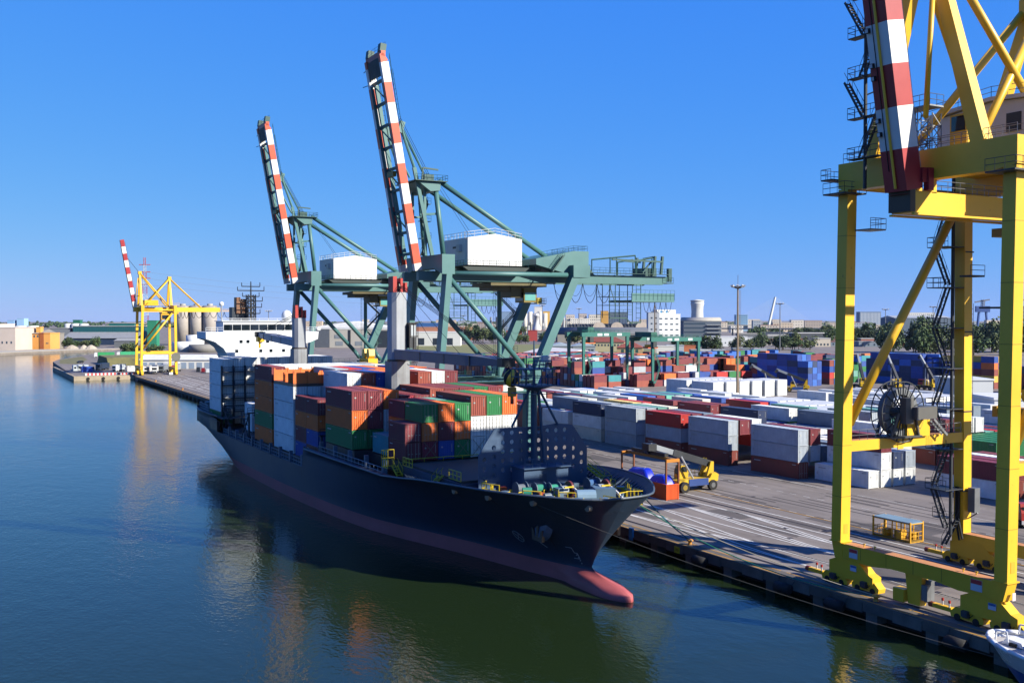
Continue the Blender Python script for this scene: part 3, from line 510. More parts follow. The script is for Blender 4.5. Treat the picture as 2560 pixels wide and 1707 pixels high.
# ================= green twin-boom ship-to-shore cranes =================
GRN = paint('crane_green', '#4a7877', rough=.45, dirt=.14, rust=.08, rustcol='#7d6a50', scale=.12)
ORG = paint('boom_orange', '#d2502c', rough=.45, dirt=.1); DGRN = paint('crane_dark_green', '#27504c', rough=.5, dirt=.2)
HOUSE = paint('house_white', '#e2e2e0', rough=.55, dirt=.05)
def green_crane(label, yn):
    yf = yn+16.2; yc = yn+8.1; xf = 83.2
    T = thing('quay_crane', label, 'crane', (xf, yc, 0), group='green quay cranes with orange and white booms')
    O = lambda mb, n, m=GRN, sm=False: mb.obj(n, m, T, sm)
    for y in (yn, yf):
        O(MB().beam((82.6,y,16),(84.5,y,37.2),2.0,1.1,(1,0,0),2.2,1.2), 'front_leg')
        O(MB().beam((82.9,y,3.4),(82.6,y,16.4),2.6,2.0,(1,0,0)), 'front_lower_leg')
        O(MB().beam((103.2,y,15.5),(113.4,y,37.2),2.0,1.7,(1,0,0)), 'rear_leg')
        O(MB().beam((102.6,y,3.4),(103.0,y,16.4),2.4,2.0,(1,0,0)), 'rear_lower_leg')
        O(MB().tube((85.0,y,37.0),(111.6,y,37.2),.47,14), 'upper_tie_tube', GRN, True)
        O(MB().tube((85.0,y,36.0),(101.0,y,19.0),.52,14).tube((101,y,19.0),(102.4,y,17.2),.52,14), 'diagonal_brace', GRN, True)
        O(MB().box(83,103,y-.8,y+.8,13.4,16.0), 'portal_tie_beam')
        w = MB().box(83,103.5,y-2.0,y-.8,15.9,16.02).rail([(83,y-1.9,16.02),(103.5,y-1.9,16.02)],step=1.6); O(w, 'portal_walkway', DGRN)
        for x, m in ((98.5,'#d8d8d4'),(94,'#a03a30')):
            if y == yn: MB().box(x-2.3,x+2.3,y-.86,y-.8,13.9,15.3).obj('sign_board', P(m), T)
    for x in (82.9, 102.8):
        O(MB().box(x-.9,x+.9,yn-1.4,yf+1.4,1.9,3.6), 'sill_beam')
        for y in (yn+.4, yf-.4):
            for q in (-2.6, 2.6):
                O(MB().prism([(y+q-1.9,.3),(y+q-1.9,1.0),(y+q-.7,1.9),(y+q+.7,1.9),(y+q+1.9,1.0),(y+q+1.9,.3)][::-1],'x',x-.5,x+.5), 'bogie', DGRN)
    O(MB().box(82,84.2,yn+1,yf-1,13.2,15.8), 'portal_cross_beam'); O(MB().box(101.8,104,yn+1,yf-1,13.2,15.8), 'portal_cross_beam')
    # portal heads
    O(MB().prism([(yn-1.1,36.8),(yn-1.1,40.6),(yf+1.1,40.6),(yf+1.1,36.8),(yf-3,38.0),(yn+3,38.0)],'x',82.9,85.6), 'front_portal_beam')
    O(MB().prism([(111.4,37.6),(117.2,39.4),(117.2,42.2),(113.6,42.2),(104.6,40.4),(104.6,39.2)],'y',yn+.6,yf-.6), 'rear_portal_box')
    O(MB().box(112.4,116.4,yn-1.2,yf+1.2,36.7,39.2), 'rear_portal_beam')
    O(MB().rail([(106,yn+.8,40.7),(113.6,yn+.8,42.2),(117,yn+.8,42.2),(117,yf-.8,42.2)],step=1.2).stair((107.8,yn-.3,37.8),(110.6,yn-.3,41.2),.7), 'rear_railing', DGRN)
    # twin girders
    for s in (-1, 1):
        y = yc+s*3.6
        O(MB().prism([(80.2,35.7),(138.8,35.7),(140.1,36.4),(140.1,37.5),(121,37.5),(119.2,38.8),(112,38.8),(110,37.5),(80.2,37.5)],'y',y-.55,y+.55), 'main_girder')
        O(MB().box(118,140.1,y+s*.55,y+s*1.6,37.9,38.0).rail([(120,y+s*1.55,38.0),(140.1,y+s*1.55,38.0)],step=1.5).stair((119.6,y+s*1.2,38),(117.2,y+s*1.2,40),.7), 'girder_walkway', DGRN)
        O(MB().box(86,110,y+s*.55,y+s*1.6,37.9,38.0).rail([(86,y+s*1.55,38.0),(110,y+s*1.55,38.0)],step=1.5), 'girder_walkway', DGRN)
    # machinery house
    hm = O(MB().prism([(90.2,38.9),(102.4,38.9),(102.4,44.3),(96.3,45.2),(90.2,44.3)],'y',yn+2.6,yf-1.8), 'machinery_house', HOUSE)
    rb = MB().box(-.04,.04,-.05,0,0,1).mesh('cladding_rib'); rb.materials.append(HOUSE)
    for i in range(24):
        x = 90.45+i*.51; o = bpy.data.objects.new('cladding_rib', rb); COL.objects.link(o); o.parent = hm; w = WL[T.name]
        o.location = (x-w[0], yn+2.6-w[1], 39.0-w[2]); o.scale = (1,1,5.3+.9*(1-abs(x-96.3)/6.1))
    MB().rail([(90.2,yf-1.9,44.3),(90.2,yn+2.7,44.3),(96.3,yn+2.7,45.2),(102.4,yn+2.7,44.3),(102.4,yf-1.9,44.3)],1.1,1.4,.045).obj('roof_railing', WHT, hm)
    MB().ladder((90.0,yn+3.4,40),(90.0,yn+3.4,45.5)).obj('house_ladder', WHT, hm)
    MB().box(89.5,90.2,yn+5.2,yn+6.6,41.6,43.0).obj('air_unit', P('#c8c8c6'), hm); MB().box(90.1,90.19,yn+6.9,yn+9.4,42.4,42.8).obj('vent', P('#2a2c2e'), hm)
    O(MB().prism([(88.4,38.5),(103.4,38.5),(102.4,37.7),(89.6,37.7)][::-1],'y',yn+1.2,yf-1), 'house_floor', P('#1c2e2a'))
    O(MB().rail([(88.6,yn+1.3,38.6),(103.2,yn+1.3,38.6)],1.1,1.4,.04).rail([(88.6,yn+1.3,38.6),(88.6,yf-1,38.6)],1.1,1.4,.04), 'house_railing', DGRN)
    # apex frame
    za = 54.6
    for s in (-1, 1):
        y = yc+s*4.4
        O(MB().tube((85.4,y,40.4),(83.9,y-s*.6,za),.5,12), 'apex_leg', GRN, True)
        O(MB().beam((83.4,y-s*.8,40.4),(79.6,y-s*.9,57.5),.55,.7), 'apex_front_leg')
        O(MB().beam((82.2,y-s*1.4,40.6),(82.0,y-s*1.4,za),.45,.45), 'apex_post')
        O(MB().tube((84.6,y-s*.4,za+.6),(111.0,y-s*.6,40.0),.5,14), 'backstay', GRN, True)
        O(MB().beam((80.9,y-s*1.0,48.5),(85,y-s*.5,48.8),.4,.4), 'apex_tie')
    O(MB().prism([(80,za+.2),(84.8,za+.2),(84.6,za-1.4),(82.6,za-1.6)][::-1],'y',yc-4.6,yc+4.6), 'apex_head_beam')
    O(MB().box(79.2,86,yc-5.2,yc+5.2,za+.3,za+.45).rail([(79.2,yc-5.2,za+.45),(86,yc-5.2,za+.45),(86,yc+5.2,za+.45),(79.2,yc+5.2,za+.45)],step=1.2).box(81.4,83.4,yc-4.4,yc-3,za+.4,za+1.7).beam((80.8,yc-4.6,za+.4),(81,yc-4.6,za+2.9),.25,.25).beam((81,yc-4.6,za+2.8),(84.2,yc-4.6,za+2.6),.3,.3), 'apex_platform', DGRN)
    MB().tube((82.4,yc-3.6,za+1.2),(82.4,yc-3.0,za+1.2),.7,14).obj('apex_sheave', P('#3e6a58'), T)
    stm = MB()
    for i in range(4): stm.stair((82.0+(1.3 if i%2 else 0),yc-1.4,40.6+i*3.4),(82.0+(0 if i%2 else 1.3),yc-1.4,44+i*3.4),.7,9); stm.box(81.5,83.9,yc-1.9,yc-.9,43.95+i*3.4,44.05+i*3.4).rail([(81.5,yc-1.9,44.05+i*3.4),(83.9,yc-1.9,44.05+i*3.4)])
    O(stm, 'apex_stairs', DGRN)
    # raised twin boom, striped
    ang = R(10.0); up = Vector((-math.sin(ang),0,math.cos(ang))); out = Vector((math.cos(ang),0,math.sin(ang)))
    B0 = Vector((80.2,yc,38.0)); L = 41.2; n = 11; sl_ = (L-1)/10.4
    for s in (-1, 1):
        b = B0+Vector((0,s*3.6,0))
        bo = MB().beam(b-up*.4,b+up*1.0,1.5,1.0,(0,1,0)).obj('boom_girder', P('#c9c9c4'), T)
        for i in range(n):
            a = 1.0+i*sl_; e = min(L, 1.0+(i+1)*sl_); wd = 1.55
            tip = i == n-1
            MB().beam(b+up*a,b+up*e-(out*.4 if tip else out*0),wd,1.0,(0,1,0),wd*.5 if tip else wd,1.0).obj('stripe_panel', ORG if i % 2 == 0 else WHT, bo)
        MB().beam(b+up*1-out*.55-Vector((0,s*.62,0)),b+up*(L-5)-out*.55-Vector((0,s*.62,0)),.5,.24,(0,1,0)).obj('trolley_rail_beam', GRN, bo)
        MB().beam(b+up*2+out*.2-Vector((0,s*1.5,0)),b+up*(L-5)+out*.1-Vector((0,s*1.5,0)),.7,.7,(0,1,0)).obj('inner_walkway_beam', GRN, bo)
        O(MB().ladder(b+up*24+out*1.4,b+up*(L-3)+out*1.4,(0,1,0),.9,.9,.05).rail([tuple(b+up*30+out*1.0),tuple(b+up*(L-1)+out*1.3)],1.0,1.5), 'boom_ladder', DGRN)
        # forestay links folded on the boom
        O(MB().tube(b+up*(L-14)+out*1.5,Vector((81.6,yc+s*3.4,56.5)),.22,8).beam(b+up*(L-15)+out*.9,b+up*(L-13)+out*1.9,.7,1.0), 'forestay', GRN)
        O(MB().tube(Vector((79.6,yc+s*3.5,57.5)),b+up*(L-14)+out*1.3,.3,8), 'boom_link', GRN)
    for i in range(9):
        a = 3+i*4.2; O(MB().beam(B0+up*a+Vector((0,-3.2,0)),B0+up*a+Vector((0,3.2,0)),.5,.5), 'boom_cross_tie', DGRN)
        if i % 2: O(MB().beam(B0+up*a+Vector((0,-3.0,0))-out*.2,B0+up*(a+4.2)+Vector((0,3.0,0))-out*.2,.22,.22), 'boom_diagonal', DGRN)
    tp = B0+up*L
    O(MB().beam(tp+Vector((0,-4.1,0)),tp+Vector((0,4.1,0)),1.0,.9,(1,0,0)), 'boom_tip_beam', ORG)
    gr = MB().beam(tp-up*3.6+Vector((0,-2.9,0)),tp-up*.6+Vector((0,-2.9,0)),.15,.15)
    for i in range(14): gr.beam(tp-up*(.6+i*.24)-out*.5+Vector((0,-3.0,0)),tp-up*(.6+i*.24)-out*.5+Vector((0,3.0,0)),.3,.16)
    for i in range(8): gr.beam(tp-up*4-out*.4+Vector((0,-3+i*.85,0)),tp-up*.5-out*.4+Vector((0,-3+i*.85,0)),.1,.2)
    O(gr, 'tip_gantry_grating', P('#16201f'))
    for s in (-1, 1): O(MB().beam(tp+Vector((0,s*3.2,.4)),tp+Vector((.2,s*3.2,1.9)),1.2,1.4), 'tip_sheave_box', DGRN)
    O(MB().rail([tuple(tp+Vector((.6,-3.6,1.2))),tuple(tp+Vector((.6,3.6,1.2)))],1.1).tube(tp+Vector((-.3,5.6,-1.8)),tp+Vector((0,3.6,-1.4)),.08,5).tube(tp+Vector((-.3,6,-4.6)),tp+Vector((.6,3.6,-4.4)),.08,5), 'tip_railing', DGRN)
    lamp = MB().beam(B0+up*18.5+Vector((-1.0,-2.4,0)),B0+up*18.5+Vector((-1.0,.6,0)),.7,1.0).obj('boom_cab', P('#8a7a2a'), T)
    rp = MB()
    for q in (-1.2, -.4, .4, 1.2): rp.tube((82.6,yc-3+q,za+1.4),tuple(B0+up*(L-12)+out*1.2+Vector((0,-3+q,0))),.045,4)
    for q in (-.6, .6): rp.tube((84.4,yc-4+q,za),(92,yc-3.5+q,44.6),.035,4)
    O(rp, 'hoist_ropes', BLK)
    # trolley & cab
    cab = O(MB().box(104.2,107.2,yc-3.2,yc+.6,31.6,34.6), 'driver_cab', P('#8c7a2c', rough=.6, dirt=.3))
    MB().box(104.4,106.9,yc-3.26,yc-3.2,32.0,33.6).obj('window', P('#6fb0a8', rough=.15), cab); MB().box(104.14,104.2,yc-2.8,yc+.2,31.9,33.6).obj('window', glass(), cab)
    MB().box(107.2,109.4,yc-3.4,yc-.6,31.3,31.45).rail([(107.2,yc-3.4,31.45),(109.4,yc-3.4,31.45),(109.4,yc-.6,31.45)],1,.7).box(107.5,108.6,yc-3,yc-1.6,31.5,32.6).obj('cab_balcony', P('#b09a2c'), cab)
    O(MB().box(96,109,yc-4.2,yc+4.2,34.8,35.5).box(97,101,yc-3,yc+3,34.0,34.8).box(101.5,104,yc-2.5,yc+2,32.6,34.8), 'trolley', P('#5e5428', dirt=.4))
    # lift column and zig-zag stair on the rear frame
    O(MB().tube((103.6,yf-1.6,16),(103.6,yf-1.6,34.8),.5,10).ladder((102.4,yf-1.6,3.6),(102.4,yf-1.6,34),(0,1,0),.8,.8), 'lift_column', GRN)
    zs_ = MB(); P0 = [(104.2,33.8),(109,29.5),(104.6,25.2),(108.4,21.2),(104.6,17.0)]
    for (x0, z0), (x1, z1) in zip(P0, P0[1:]): zs_.stair((x1,yf+1.2,z1),(x0,yf+1.2,z0),.9,12); zs_.box(x0-.9,x0+.9,yf+.6,yf+1.8,z0-.1,z0).rail([(x0-.9,yf+.6,z0),(x0+.9,yf+.6,z0)],1.1,.9)
    O(zs_, 'zigzag_stairs', DGRN)
    # maintenance structures at the girder end
    mt = MB()
    for y in (yc-3.6, yc+3.6):
        for x0, x1, z in ((125.2,131.8,42.0),(132.1,136.3,41.6)):
            mt.tube((x0,y,38),(x0,y,z-.7),.14,5).tube((x1,y,38),(x1,y,z),.14,5).tube((x0,y,z-.7),(x1,y,z),.18,5)
    mt.beam((125.7,yc-3.6,41),(139.2,yc-3.6,40.8),.35,.35).beam((133.3,yc+3.6,41.2),(138.4,yc+3.6,41),.3,.3)
    for x in (136.9, 138.9): mt.beam((x,yc-3.4,38),(x+.4,yc-3.4,42.0),.5,.5).beam((x,yc+3.4,38),(x+.4,yc+3.4,42.0),.5,.5)
    mt.beam((137.0,yc-3.4,41.8),(139.2,yc+3.4,41.8),.4,.4).beam((134.2,yc-3,38.3),(136.7,yc-3,41),.3,.3)
    O(mt, 'service_crane_frame', DGRN)
    O(MB().box(135.0,138.0,yc-3,yc+2,37.6,39.4).box(138.8,141.8,yc-4.2,yc+4.2,36.0,36.2).rail([(138.8,yc-4.2,36.2),(141.8,yc-4.2,36.2),(141.8,yc+4.2,36.2)],1.1,1).box(140.9,141.8,yc-3.6,yc-2.8,36.4,39.4), 'girder_end_machinery', DGRN)
    O(MB().box(130.3,141.8,yc-4.5,yc+4.5,31.9,32.3).box(130.3,141.8,yc-4.5,yc-4.3,32.3,33.8).rail([(130.3,yc-4.6,32.3),(141.8,yc-4.6,32.3)],2.2,1.2), 'service_platform', GRN)
    sv = MB()
    for x in (124.8,126.3,130.8,133.0): 
        for y in (yc-4, yc+1): sv.tube((x,y,28.4 if x < 130.8 else 27.4),(x,y,35.7),.1,5)
    for z in (29.2,31.2,33): sv.rail([(124.8,yc-4,z),(130.8,yc-4,z)],1,1.2).box(124.8,130.8,yc-4,yc+1,z-.1,z)
    sv.beam((124.8,yc-4,28.4),(129.1,yc-4,28.4),.3,.3).beam((124.8,yc-4,35.4),(126.5,yc-4,31),.12,.12).beam((129.1,yc-4,28.4),(130.3,yc-4,27.4),.2,.2).beam((130.3,yc-4,27.4),(133.0,yc-4,27.4),.25,.25).ladder((132.4,yc-4,27.4),(132.4,yc-4,35.7),(1,0,0),1.2,1.0,.06)
    O(sv, 'service_cage', DGRN)
    festoon(T, 110.5, 124.8, yc-4.6, 35.6, 4, 4.0, .07); festoon(T, 133.3, 140.9, yc-4.6, 31.9, 5, 2.2, .06); festoon(T, 110.5, 124.8, yc-4.4, 35.6, 4, 2.6, .04)
    # cable reel at quay-side portal
    rl = MB(); rx, ry, rz = 80.9, yn+9, 16.8
    for i in range(30):
        a, b = 2*math.pi*i/30, 2*math.pi*(i+1)/30; rl.tube((rx,ry+3.4*math.cos(a),rz+3.4*math.sin(a)),(rx,ry+3.4*math.cos(b),rz+3.4*math.sin(b)),.06,4)
        rl.tube((rx,ry,rz),(rx,ry+3.4*math.cos(a),rz+3.4*math.sin(a)),.05,4)
    rl.obj('cable_reel', P('#5a544c', metal=.3), T)
    return T
G1 = green_crane('nearer green quay crane with raised orange and white twin boom behind the ship', 180.5)
G2 = dup(G1, (83.2, 261.2+8.1, 0), None, 'farther green quay crane with raised orange and white twin boom near the ship bridge')
# spreader lowered under the far green crane
sp = thing('container_spreader', 'yellow spreader with head block hanging low under the farther green crane', 'spreader', (105, 262, 17.6))
a = (96.6, 255.0)
MB().box(a[0]-1.3,a[0]+1.3,a[1]-3.2,a[1]+3.2,17.2,17.9).box(a[0]-1.3,a[0]+1.3,a[1]-3.3,a[1]-2.7,16.4,17.4).box(a[0]-1.3,a[0]+1.3,a[1]+2.7,a[1]+3.3,16.4,17.4).obj('frame', YEL, sp)
for s in (-1, 1):
    MB().prism([(a[1]+s*1.6-1.1,18.6),(a[1]+s*1.6-.7,20.3),(a[1]+s*1.6+.7,20.3),(a[1]+s*1.6+1.1,18.6),(a[1]+s*1.6+.5,17.9),(a[1]+s*1.6-.5,17.9)][::-1],'x',a[0]-.8,a[0]+.8).obj('sheave_block', YEL, sp)
# ================= container ship =================
XC = 63.7
HULLM = paint('hull_navy', '#2b3b50', spec=.25, rough=.5, dirt=.22, rust=.1, rustcol='#3b3a3c', scale=.06, streak=.25)
def plating(m, dark=.82):
    t = m.node_tree; N = t.nodes; L = t.links; b = N['Principled BSDF']; src = b.inputs['Base Color'].links[0].from_socket
    tc = N.new('ShaderNodeTexCoord'); sx = N.new('ShaderNodeSeparateXYZ'); cx = N.new('ShaderNodeCombineXYZ'); L.new(tc.outputs['Object'], sx.inputs[0]); L.new(sx.outputs['Y'], cx.inputs['X']); L.new(sx.outputs['Z'], cx.inputs['Y'])
    br = N.new('ShaderNodeTexBrick'); br.inputs['Scale'].default_value = 1; br.inputs['Brick Width'].default_value = 9; br.inputs['Row Height'].default_value = 2.3; br.inputs['Mortar Size'].default_value = .035; br.inputs['Mortar Smooth'].default_value = .6
    br.inputs['Color1'].default_value = (1,1,1,1); br.inputs['Color2'].default_value = (.9,.92,.94,1); br.inputs['Mortar'].default_value = (dark,dark,dark,1); L.new(cx.outputs[0], br.inputs['Vector'])
    mx = N.new('ShaderNodeMix'); mx.data_type = 'RGBA'; mx.blend_type = 'MULTIPLY'; mx.inputs['Factor'].default_value = 1; L.new(src, mx.inputs['A']); L.new(br.outputs['Color'], mx.inputs['B']); L.new(mx.outputs['Result'], b.inputs['Base Color'])
    bp = N.new('ShaderNodeBump'); bp.inputs['Strength'].default_value = .3; bp.inputs['Distance'].default_value = .05; nz = N.new('ShaderNodeTexNoise'); nz.inputs['Scale'].default_value = .45; L.new(tc.outputs['Object'], nz.inputs['Vector']); ad = N.new('ShaderNodeMath'); L.new(nz.outputs['Fac'], ad.inputs[0]); L.new(br.outputs['Fac'], ad.inputs[1]); L.new(ad.outputs[0], bp.inputs['Height']); L.new(bp.outputs[0], b.inputs['Normal'])
plating(HULLM)
BOOT = paint('boot_red', '#b25a5c', rough=.6, dirt=.25, rust=.25, rustcol='#6a4a48', scale=.2)
DECK = paint('deck_steel', '#57504c', rough=.8, dirt=.35, rust=.4, rustcol='#4a342a', scale=.4)
SGREY = paint('ship_blue_grey', '#3c5573', rough=.5, dirt=.2, rust=.15, scale=.2)
PALE = paint('ship_crane_grey', '#a9aeb4', rough=.55, dirt=.2, rust=.12, rustcol='#8a6a4a', scale=.15, streak=.3)
SHIPW = paint('ship_white', '#dfe3e4', rough=.5, dirt=.06)
HY = paint('handrail_yellow', '#d8bc22', rough=.5, dirt=.15)
plating(BOOT, .9)
SH = thing('container_ship', 'dark blue container ship with red bottom moored along the quay', 'ship', (XC, 170, WZ))
def _ip(y, tab): return float(np.interp(y, [a for a, b in tab], [b for a, b in tab]))
STEM = [(-3.2,91.6),(-2.6,90.6),(-2.0,90.0),(-1.4,90.1),(-.95,91.6),(-.6,94.4),(-.2,97.0),(.2,97.7),(2,96.6),(4,95.0),(6,93.4),(9.0,91.0)]
DK = [(0,0),(.15,2.2),(.5,3.4),(1.4,4.6),(2.7,5.7),(5.2,7.5),(7.7,9.0),(10.3,10.3),(13,11.2),(18.5,12.3),(25,13.0),(60,13.1)]     # deck half breadth behind the stem
WLN = [(0,0),(1.2,.35),(5,1.6),(9.5,2.9),(16,4.3),(21.5,5.6),(34.5,9.2),(41.5,10.8),(52,12.0),(67,12.75),(80,13.1),(400,13.1)]  # at boot-top
def hb(z, d):
    """half breadth at height z, distance d behind the stem at that height"""
    if z <= .2: b = _ip(d, WLN)
    else:
        t = min(1, (z-.2)/8.8); b = _ip(d, WLN)*(1-t**1.35)+_ip(d, DK)*t**1.35
    return b
def aft(z, y):
    """stern narrowing factor"""
    ye = float(np.interp(z, [-3.2,-2,0,2,4.5,9], [236,240,246,251,253.5,254])); yy = float(np.interp(z, [-3.2,0,4,9], [196,206,225,238]))
    if y <= yy: return 1.
    t = min(1, (y-yy)/(ye-yy)); return max(0, (1-t**2.4))*(1-.0)+ (.86 if z > 4 else .86*max(0,(z+1)/5))*t**2.4
levels = [-3.2,-2.6,-2.0,-1.4,-.95,-.6,-.2,.2,1.2,2.4,4.0,6.0,7.5,9.0]
YS = [0,.15,.4,.8,1.4,2.1,3,4.2,5.6,7.4,9.5,12,15,18.5,22.5,27,32,38,45,53,62,72,84,97,110,123,134,142,148,153,157,160,162,163.2]
def bulbw(z, d):
    if z > -.2: return 0
    zz = (z+3.4)/3.1; w = 1.75*math.sqrt(max(0, 1-(zz*2-1.0)**2 if zz > .5 else 1))*min(1, math.sqrt(max(0, d)/3.2)); 
    return w*max(0, 1-max(0, d-9)/14)
def hp(z, d, s):
    y = _ip(z, STEM); ye = float(np.interp(z, [-3.2,-2,0,2,4.5,9], [237,241,246.5,251,253.6,254.2])); yy = y+d*(ye-y)/163.2
    b = hb(z, max(0, yy-97.6) if z <= .2 else yy-y)*aft(z, yy)
    if z <= -.2: b = max(b if yy > 97.6 else 0, bulbw(z, yy-y))
    return (XC+s*b, yy, z)
hull = MB(); hull.m = []
def zof(z, y):
    # sheer: top strake height along the ship
    if z < 8.9: return z
    return float(np.interp(y, [91,100,106,110,116,122,128,154,158.1,200,214,240,256], [9,9,8.9,8.8,8.5,7.9,7.3,7.1,7.1,7.1,7.1,7.1,7.1]))
for s in (-1, 1):
    vs = []
    for z in levels:
        for d in YS:
            p = hp(z, d, s); vs.append((p[0], p[1], zof(z, p[1])))
    n = len(YS); k = len(hull.v); hull.v += vs
    for j in range(len(levels)-1):
        for i in range(n-1):
            yq = vs[j*n+i][1]; zq = levels[j]
            # cut the open side of the mooring deck / low bulwark amidships
            if zq >= 3.9 and 158 < yq < 222: continue
            if zq >= 5.9 and yq >= 222: 
                pass
            f = (k+j*n+i, k+j*n+i+1, k+(j+1)*n+i+1, k+(j+1)*n+i)
            hull.f.append(f if s > 0 else f[::-1]); hull.m.append(1 if zq < -.25 else 0)
# transom
n = len(YS); half = len(levels)*n
for j in range(len(levels)-1):
    hull.f.append((j*n+n-1, half+j*n+n-1, half+(j+1)*n+n-1, (j+1)*n+n-1)); hull.m.append(1 if levels[j] < -.25 else 0)
ho = hull.obj('hull', [HULLM, BOOT], SH, True)
# inner bulwark skin + decks
def deckstrip(name, y0, y1, z, mat, inset=.25, n=30, zr=8.9):
    mb = MB(); L = []; Rr = []
    for i in range(n+1):
        y = y0+(y1-y0)*i/n; d = max(0.02, y-_ip(min(z, 9), STEM)); b = max(.05, hb(min(z,9), d)*aft(z, y)-inset); L.append((XC-b,y,z)); Rr.append((XC+b,y,z))
    k = n+1; mb.add(L+Rr, [(i,k+i,k+i+1,i+1) for i in range(n)]); return mb.obj(name, mat, SH)
deckstrip('forecastle_deck', 93.2, 126, 7.35, DECK, .25)
deckstrip('main_deck', 120, 250, 3.7, DECK, .25); deckstrip('poop_deck', 222, 253.4, 6.9, DECK, .3)
def side(y, z): return hb(z, max(.02, y-_ip(z, STEM)))
for s in (-1, 1):
    bw = MB(); pr = None
    for d in YS[2:21]:
        y = 91+d*163/163.2; p = (XC+s*max(.1, side(y+.3, 9)-.2), y+.3, zof(9, y)-.03); q = (XC+s*max(.1, side(y+.9, 7.4)-.25), y+.9, 7.3)
        if pr: bw.add([pr[0], p, q, pr[1]], [(0,1,2,3)])
        pr = (p, q)
    bw.obj('bulwark_inner', paint('bulwark_inside', '#22344c', rough=.6, dirt=.3), SH)
    st = MB()
    for y in np.arange(94.5, 124, 1.1):
        b = side(y, 8.6)-.3; c = side(y, 7.4)-.3; st.add([(XC+s*b,y,8.5),(XC+s*(c-.7),y,7.35),(XC+s*c,y,7.35),(XC+s*b,y+.12,8.5),(XC+s*(c-.7),y+.12,7.35),(XC+s*c,y+.12,7.35)], [(0,1,2),(5,4,3),(0,3,4,1)])
    tag(st.obj('bulwark_stays', P('#2c4058'), SH), kind='stuff')
    cp = MB(); pts = [(hp(9,d,s)[0], hp(9,d,s)[1], zof(9, hp(9,d,s)[1])+.02) for d in YS[:22]]; cp.pipe(pts, .13, 6); cp.obj('bulwark_rail', P('#4a5662'), SH)
# cross bulkhead closing forward part, main deck edge details
hat = MB().box(XC-9.2,XC+9.2,112.5,130.4,6.6,8.15); hc = hat.obj('hatch_coaming', P('#3d5068', dirt=.3, rust=.3), SH)
hv = MB().box(XC-8.9,XC+8.9,112.8,130.2,8.15,8.5).obj('hatch_cover', DECK, SH)
MB().prism([(XC-6,3.7),(XC+6,3.7),(XC+side(126,7.2)-1.2,7.4),(XC-side(126,7.2)+1.2,7.4)],'y',126,126.3).obj('step_bulkhead', SGREY, SH)
for y0, y1, z0, z1, hw in ((131,144.4,7.0,8.5,9.0),(144.5,157.6,6.4,8.7,11.2),(160.4,199.6,3.7,4.75,11.2),(206,239,3.7,4.75,11.2)):
    MB().box(XC-hw,XC+hw,y0,y1,z0,z1).obj('hatch_coaming', P('#1e2833', dirt=.3), SH)
# side rails with pillars (passage way): posts & rails along the water side
for y0, y1, z0 in ((130,157,7.1),(158.6,221,3.9)):
    for s in (-1, 1):
        rr = MB().rail([(XC+s*12.6,y0,z0),(XC+s*12.6,y1,z0)],1.15,1.5,.05,2); rr.obj('deck_railing', P('#7c8894'), SH)
        for y in np.arange(y0+1, y1, 6.2):
            bs_ = side(y, z0)-.55; MB().box(XC+s*bs_-.3,XC+s*bs_+.25,y,y+.5,z0-.1,z0+1.9).obj('lashing_pillar', P('#56687c', dirt=.3), SH)
# stern openings and rails
for k, (y0, y1) in enumerate(((224.5,231.5),(241.5,249.5))):
    MB().box(XC-13.2+(.0 if k == 0 else 1.0),XC-12.6+(.0 if k == 0 else 1.2),y0,y1,4.2,6.2).obj('mooring_port', P('#0d141c'), SH)
MB().rail([(XC-11.6,240,7.2),(XC-11.0,252,7.2),(XC-5,253.6,7.2),(XC+11,252,7.2)],1.2,1.4,.06,2).obj('stern_railing', P('#9aa2a8'), SH)
for i, (x, y) in enumerate(((XC-9,243),(XC-8.4,246),(XC-7,249),(XC-9.6,250))):
    MB().lathe((x,y,6.9),[(.5,0),(.5,1.2),(.75,1.3),(.7,1.6),(.1,1.7)],10).obj('stern_winch', P('#8a939a', dirt=.3), SH)
# ---------- breakwater with round holes ----------
def plate_with_holes(w_poly, holes, y, th, mat, name, parent):
    import bmesh
    bm = bmesh.new()
    def ring(pts):
        v = [bm.verts.new((p[0], y, p[1])) for p in pts]; return [bm.edges.new((v[i], v[(i+1) % len(v)])) for i in range(len(v))]
    es = ring(w_poly)
    for cx, cz, r in holes: es += ring([(cx+r*math.cos(a), cz+r*math.sin(a)) for a in np.linspace(0, 2*math.pi, 12, endpoint=False)])
    bmesh.ops.triangle_fill(bm, use_beauty=True, use_dissolve=False, edges=es)
    r = bmesh.ops.extrude_face_region(bm, geom=bm.faces[:]); bmesh.ops.translate(bm, vec=(0, th, 0), verts=[v for v in r['geom'] if isinstance(v, bmesh.types.BMVert)])
    bmesh.ops.recalc_face_normals(bm, faces=bm.faces[:])
    me = bpy.data.meshes.new(name); o0 = WL[parent.name]
    bmesh.ops.translate(bm, vec=tuple(-c for c in o0), verts=bm.verts[:]); bm.to_mesh(me); bm.free(); me.materials.append(mat)
    o = bpy.data.objects.new(name, me); COL.objects.link(o); o.parent = parent; WL[o.name] = o0; return o
BY = 110.8
bwp = [(XC-7.7,7.4),(XC+7.8,7.4),(XC+7.8,11.9),(XC+5.6,14.9),(XC+3.2,15.15),(XC+.8,14.9),(XC-5.4,14.95),(XC-5.6,14.9),(XC-7.7,11.8)]
holes = []
for i, x in enumerate(np.linspace(-6.9, 7.0, 12)):
    top = 14.3 if -5.4 < x < 5.6 else (12.6 if x < 0 else 13.0) if abs(x) < 6.5 else 11.2
    z = top
    while z > 8.9:
        holes.append((XC+x, z, .29)); z -= 1.12
bwo = plate_with_holes(bwp, holes, BY, .16, SGREY, 'breakwater', SH)
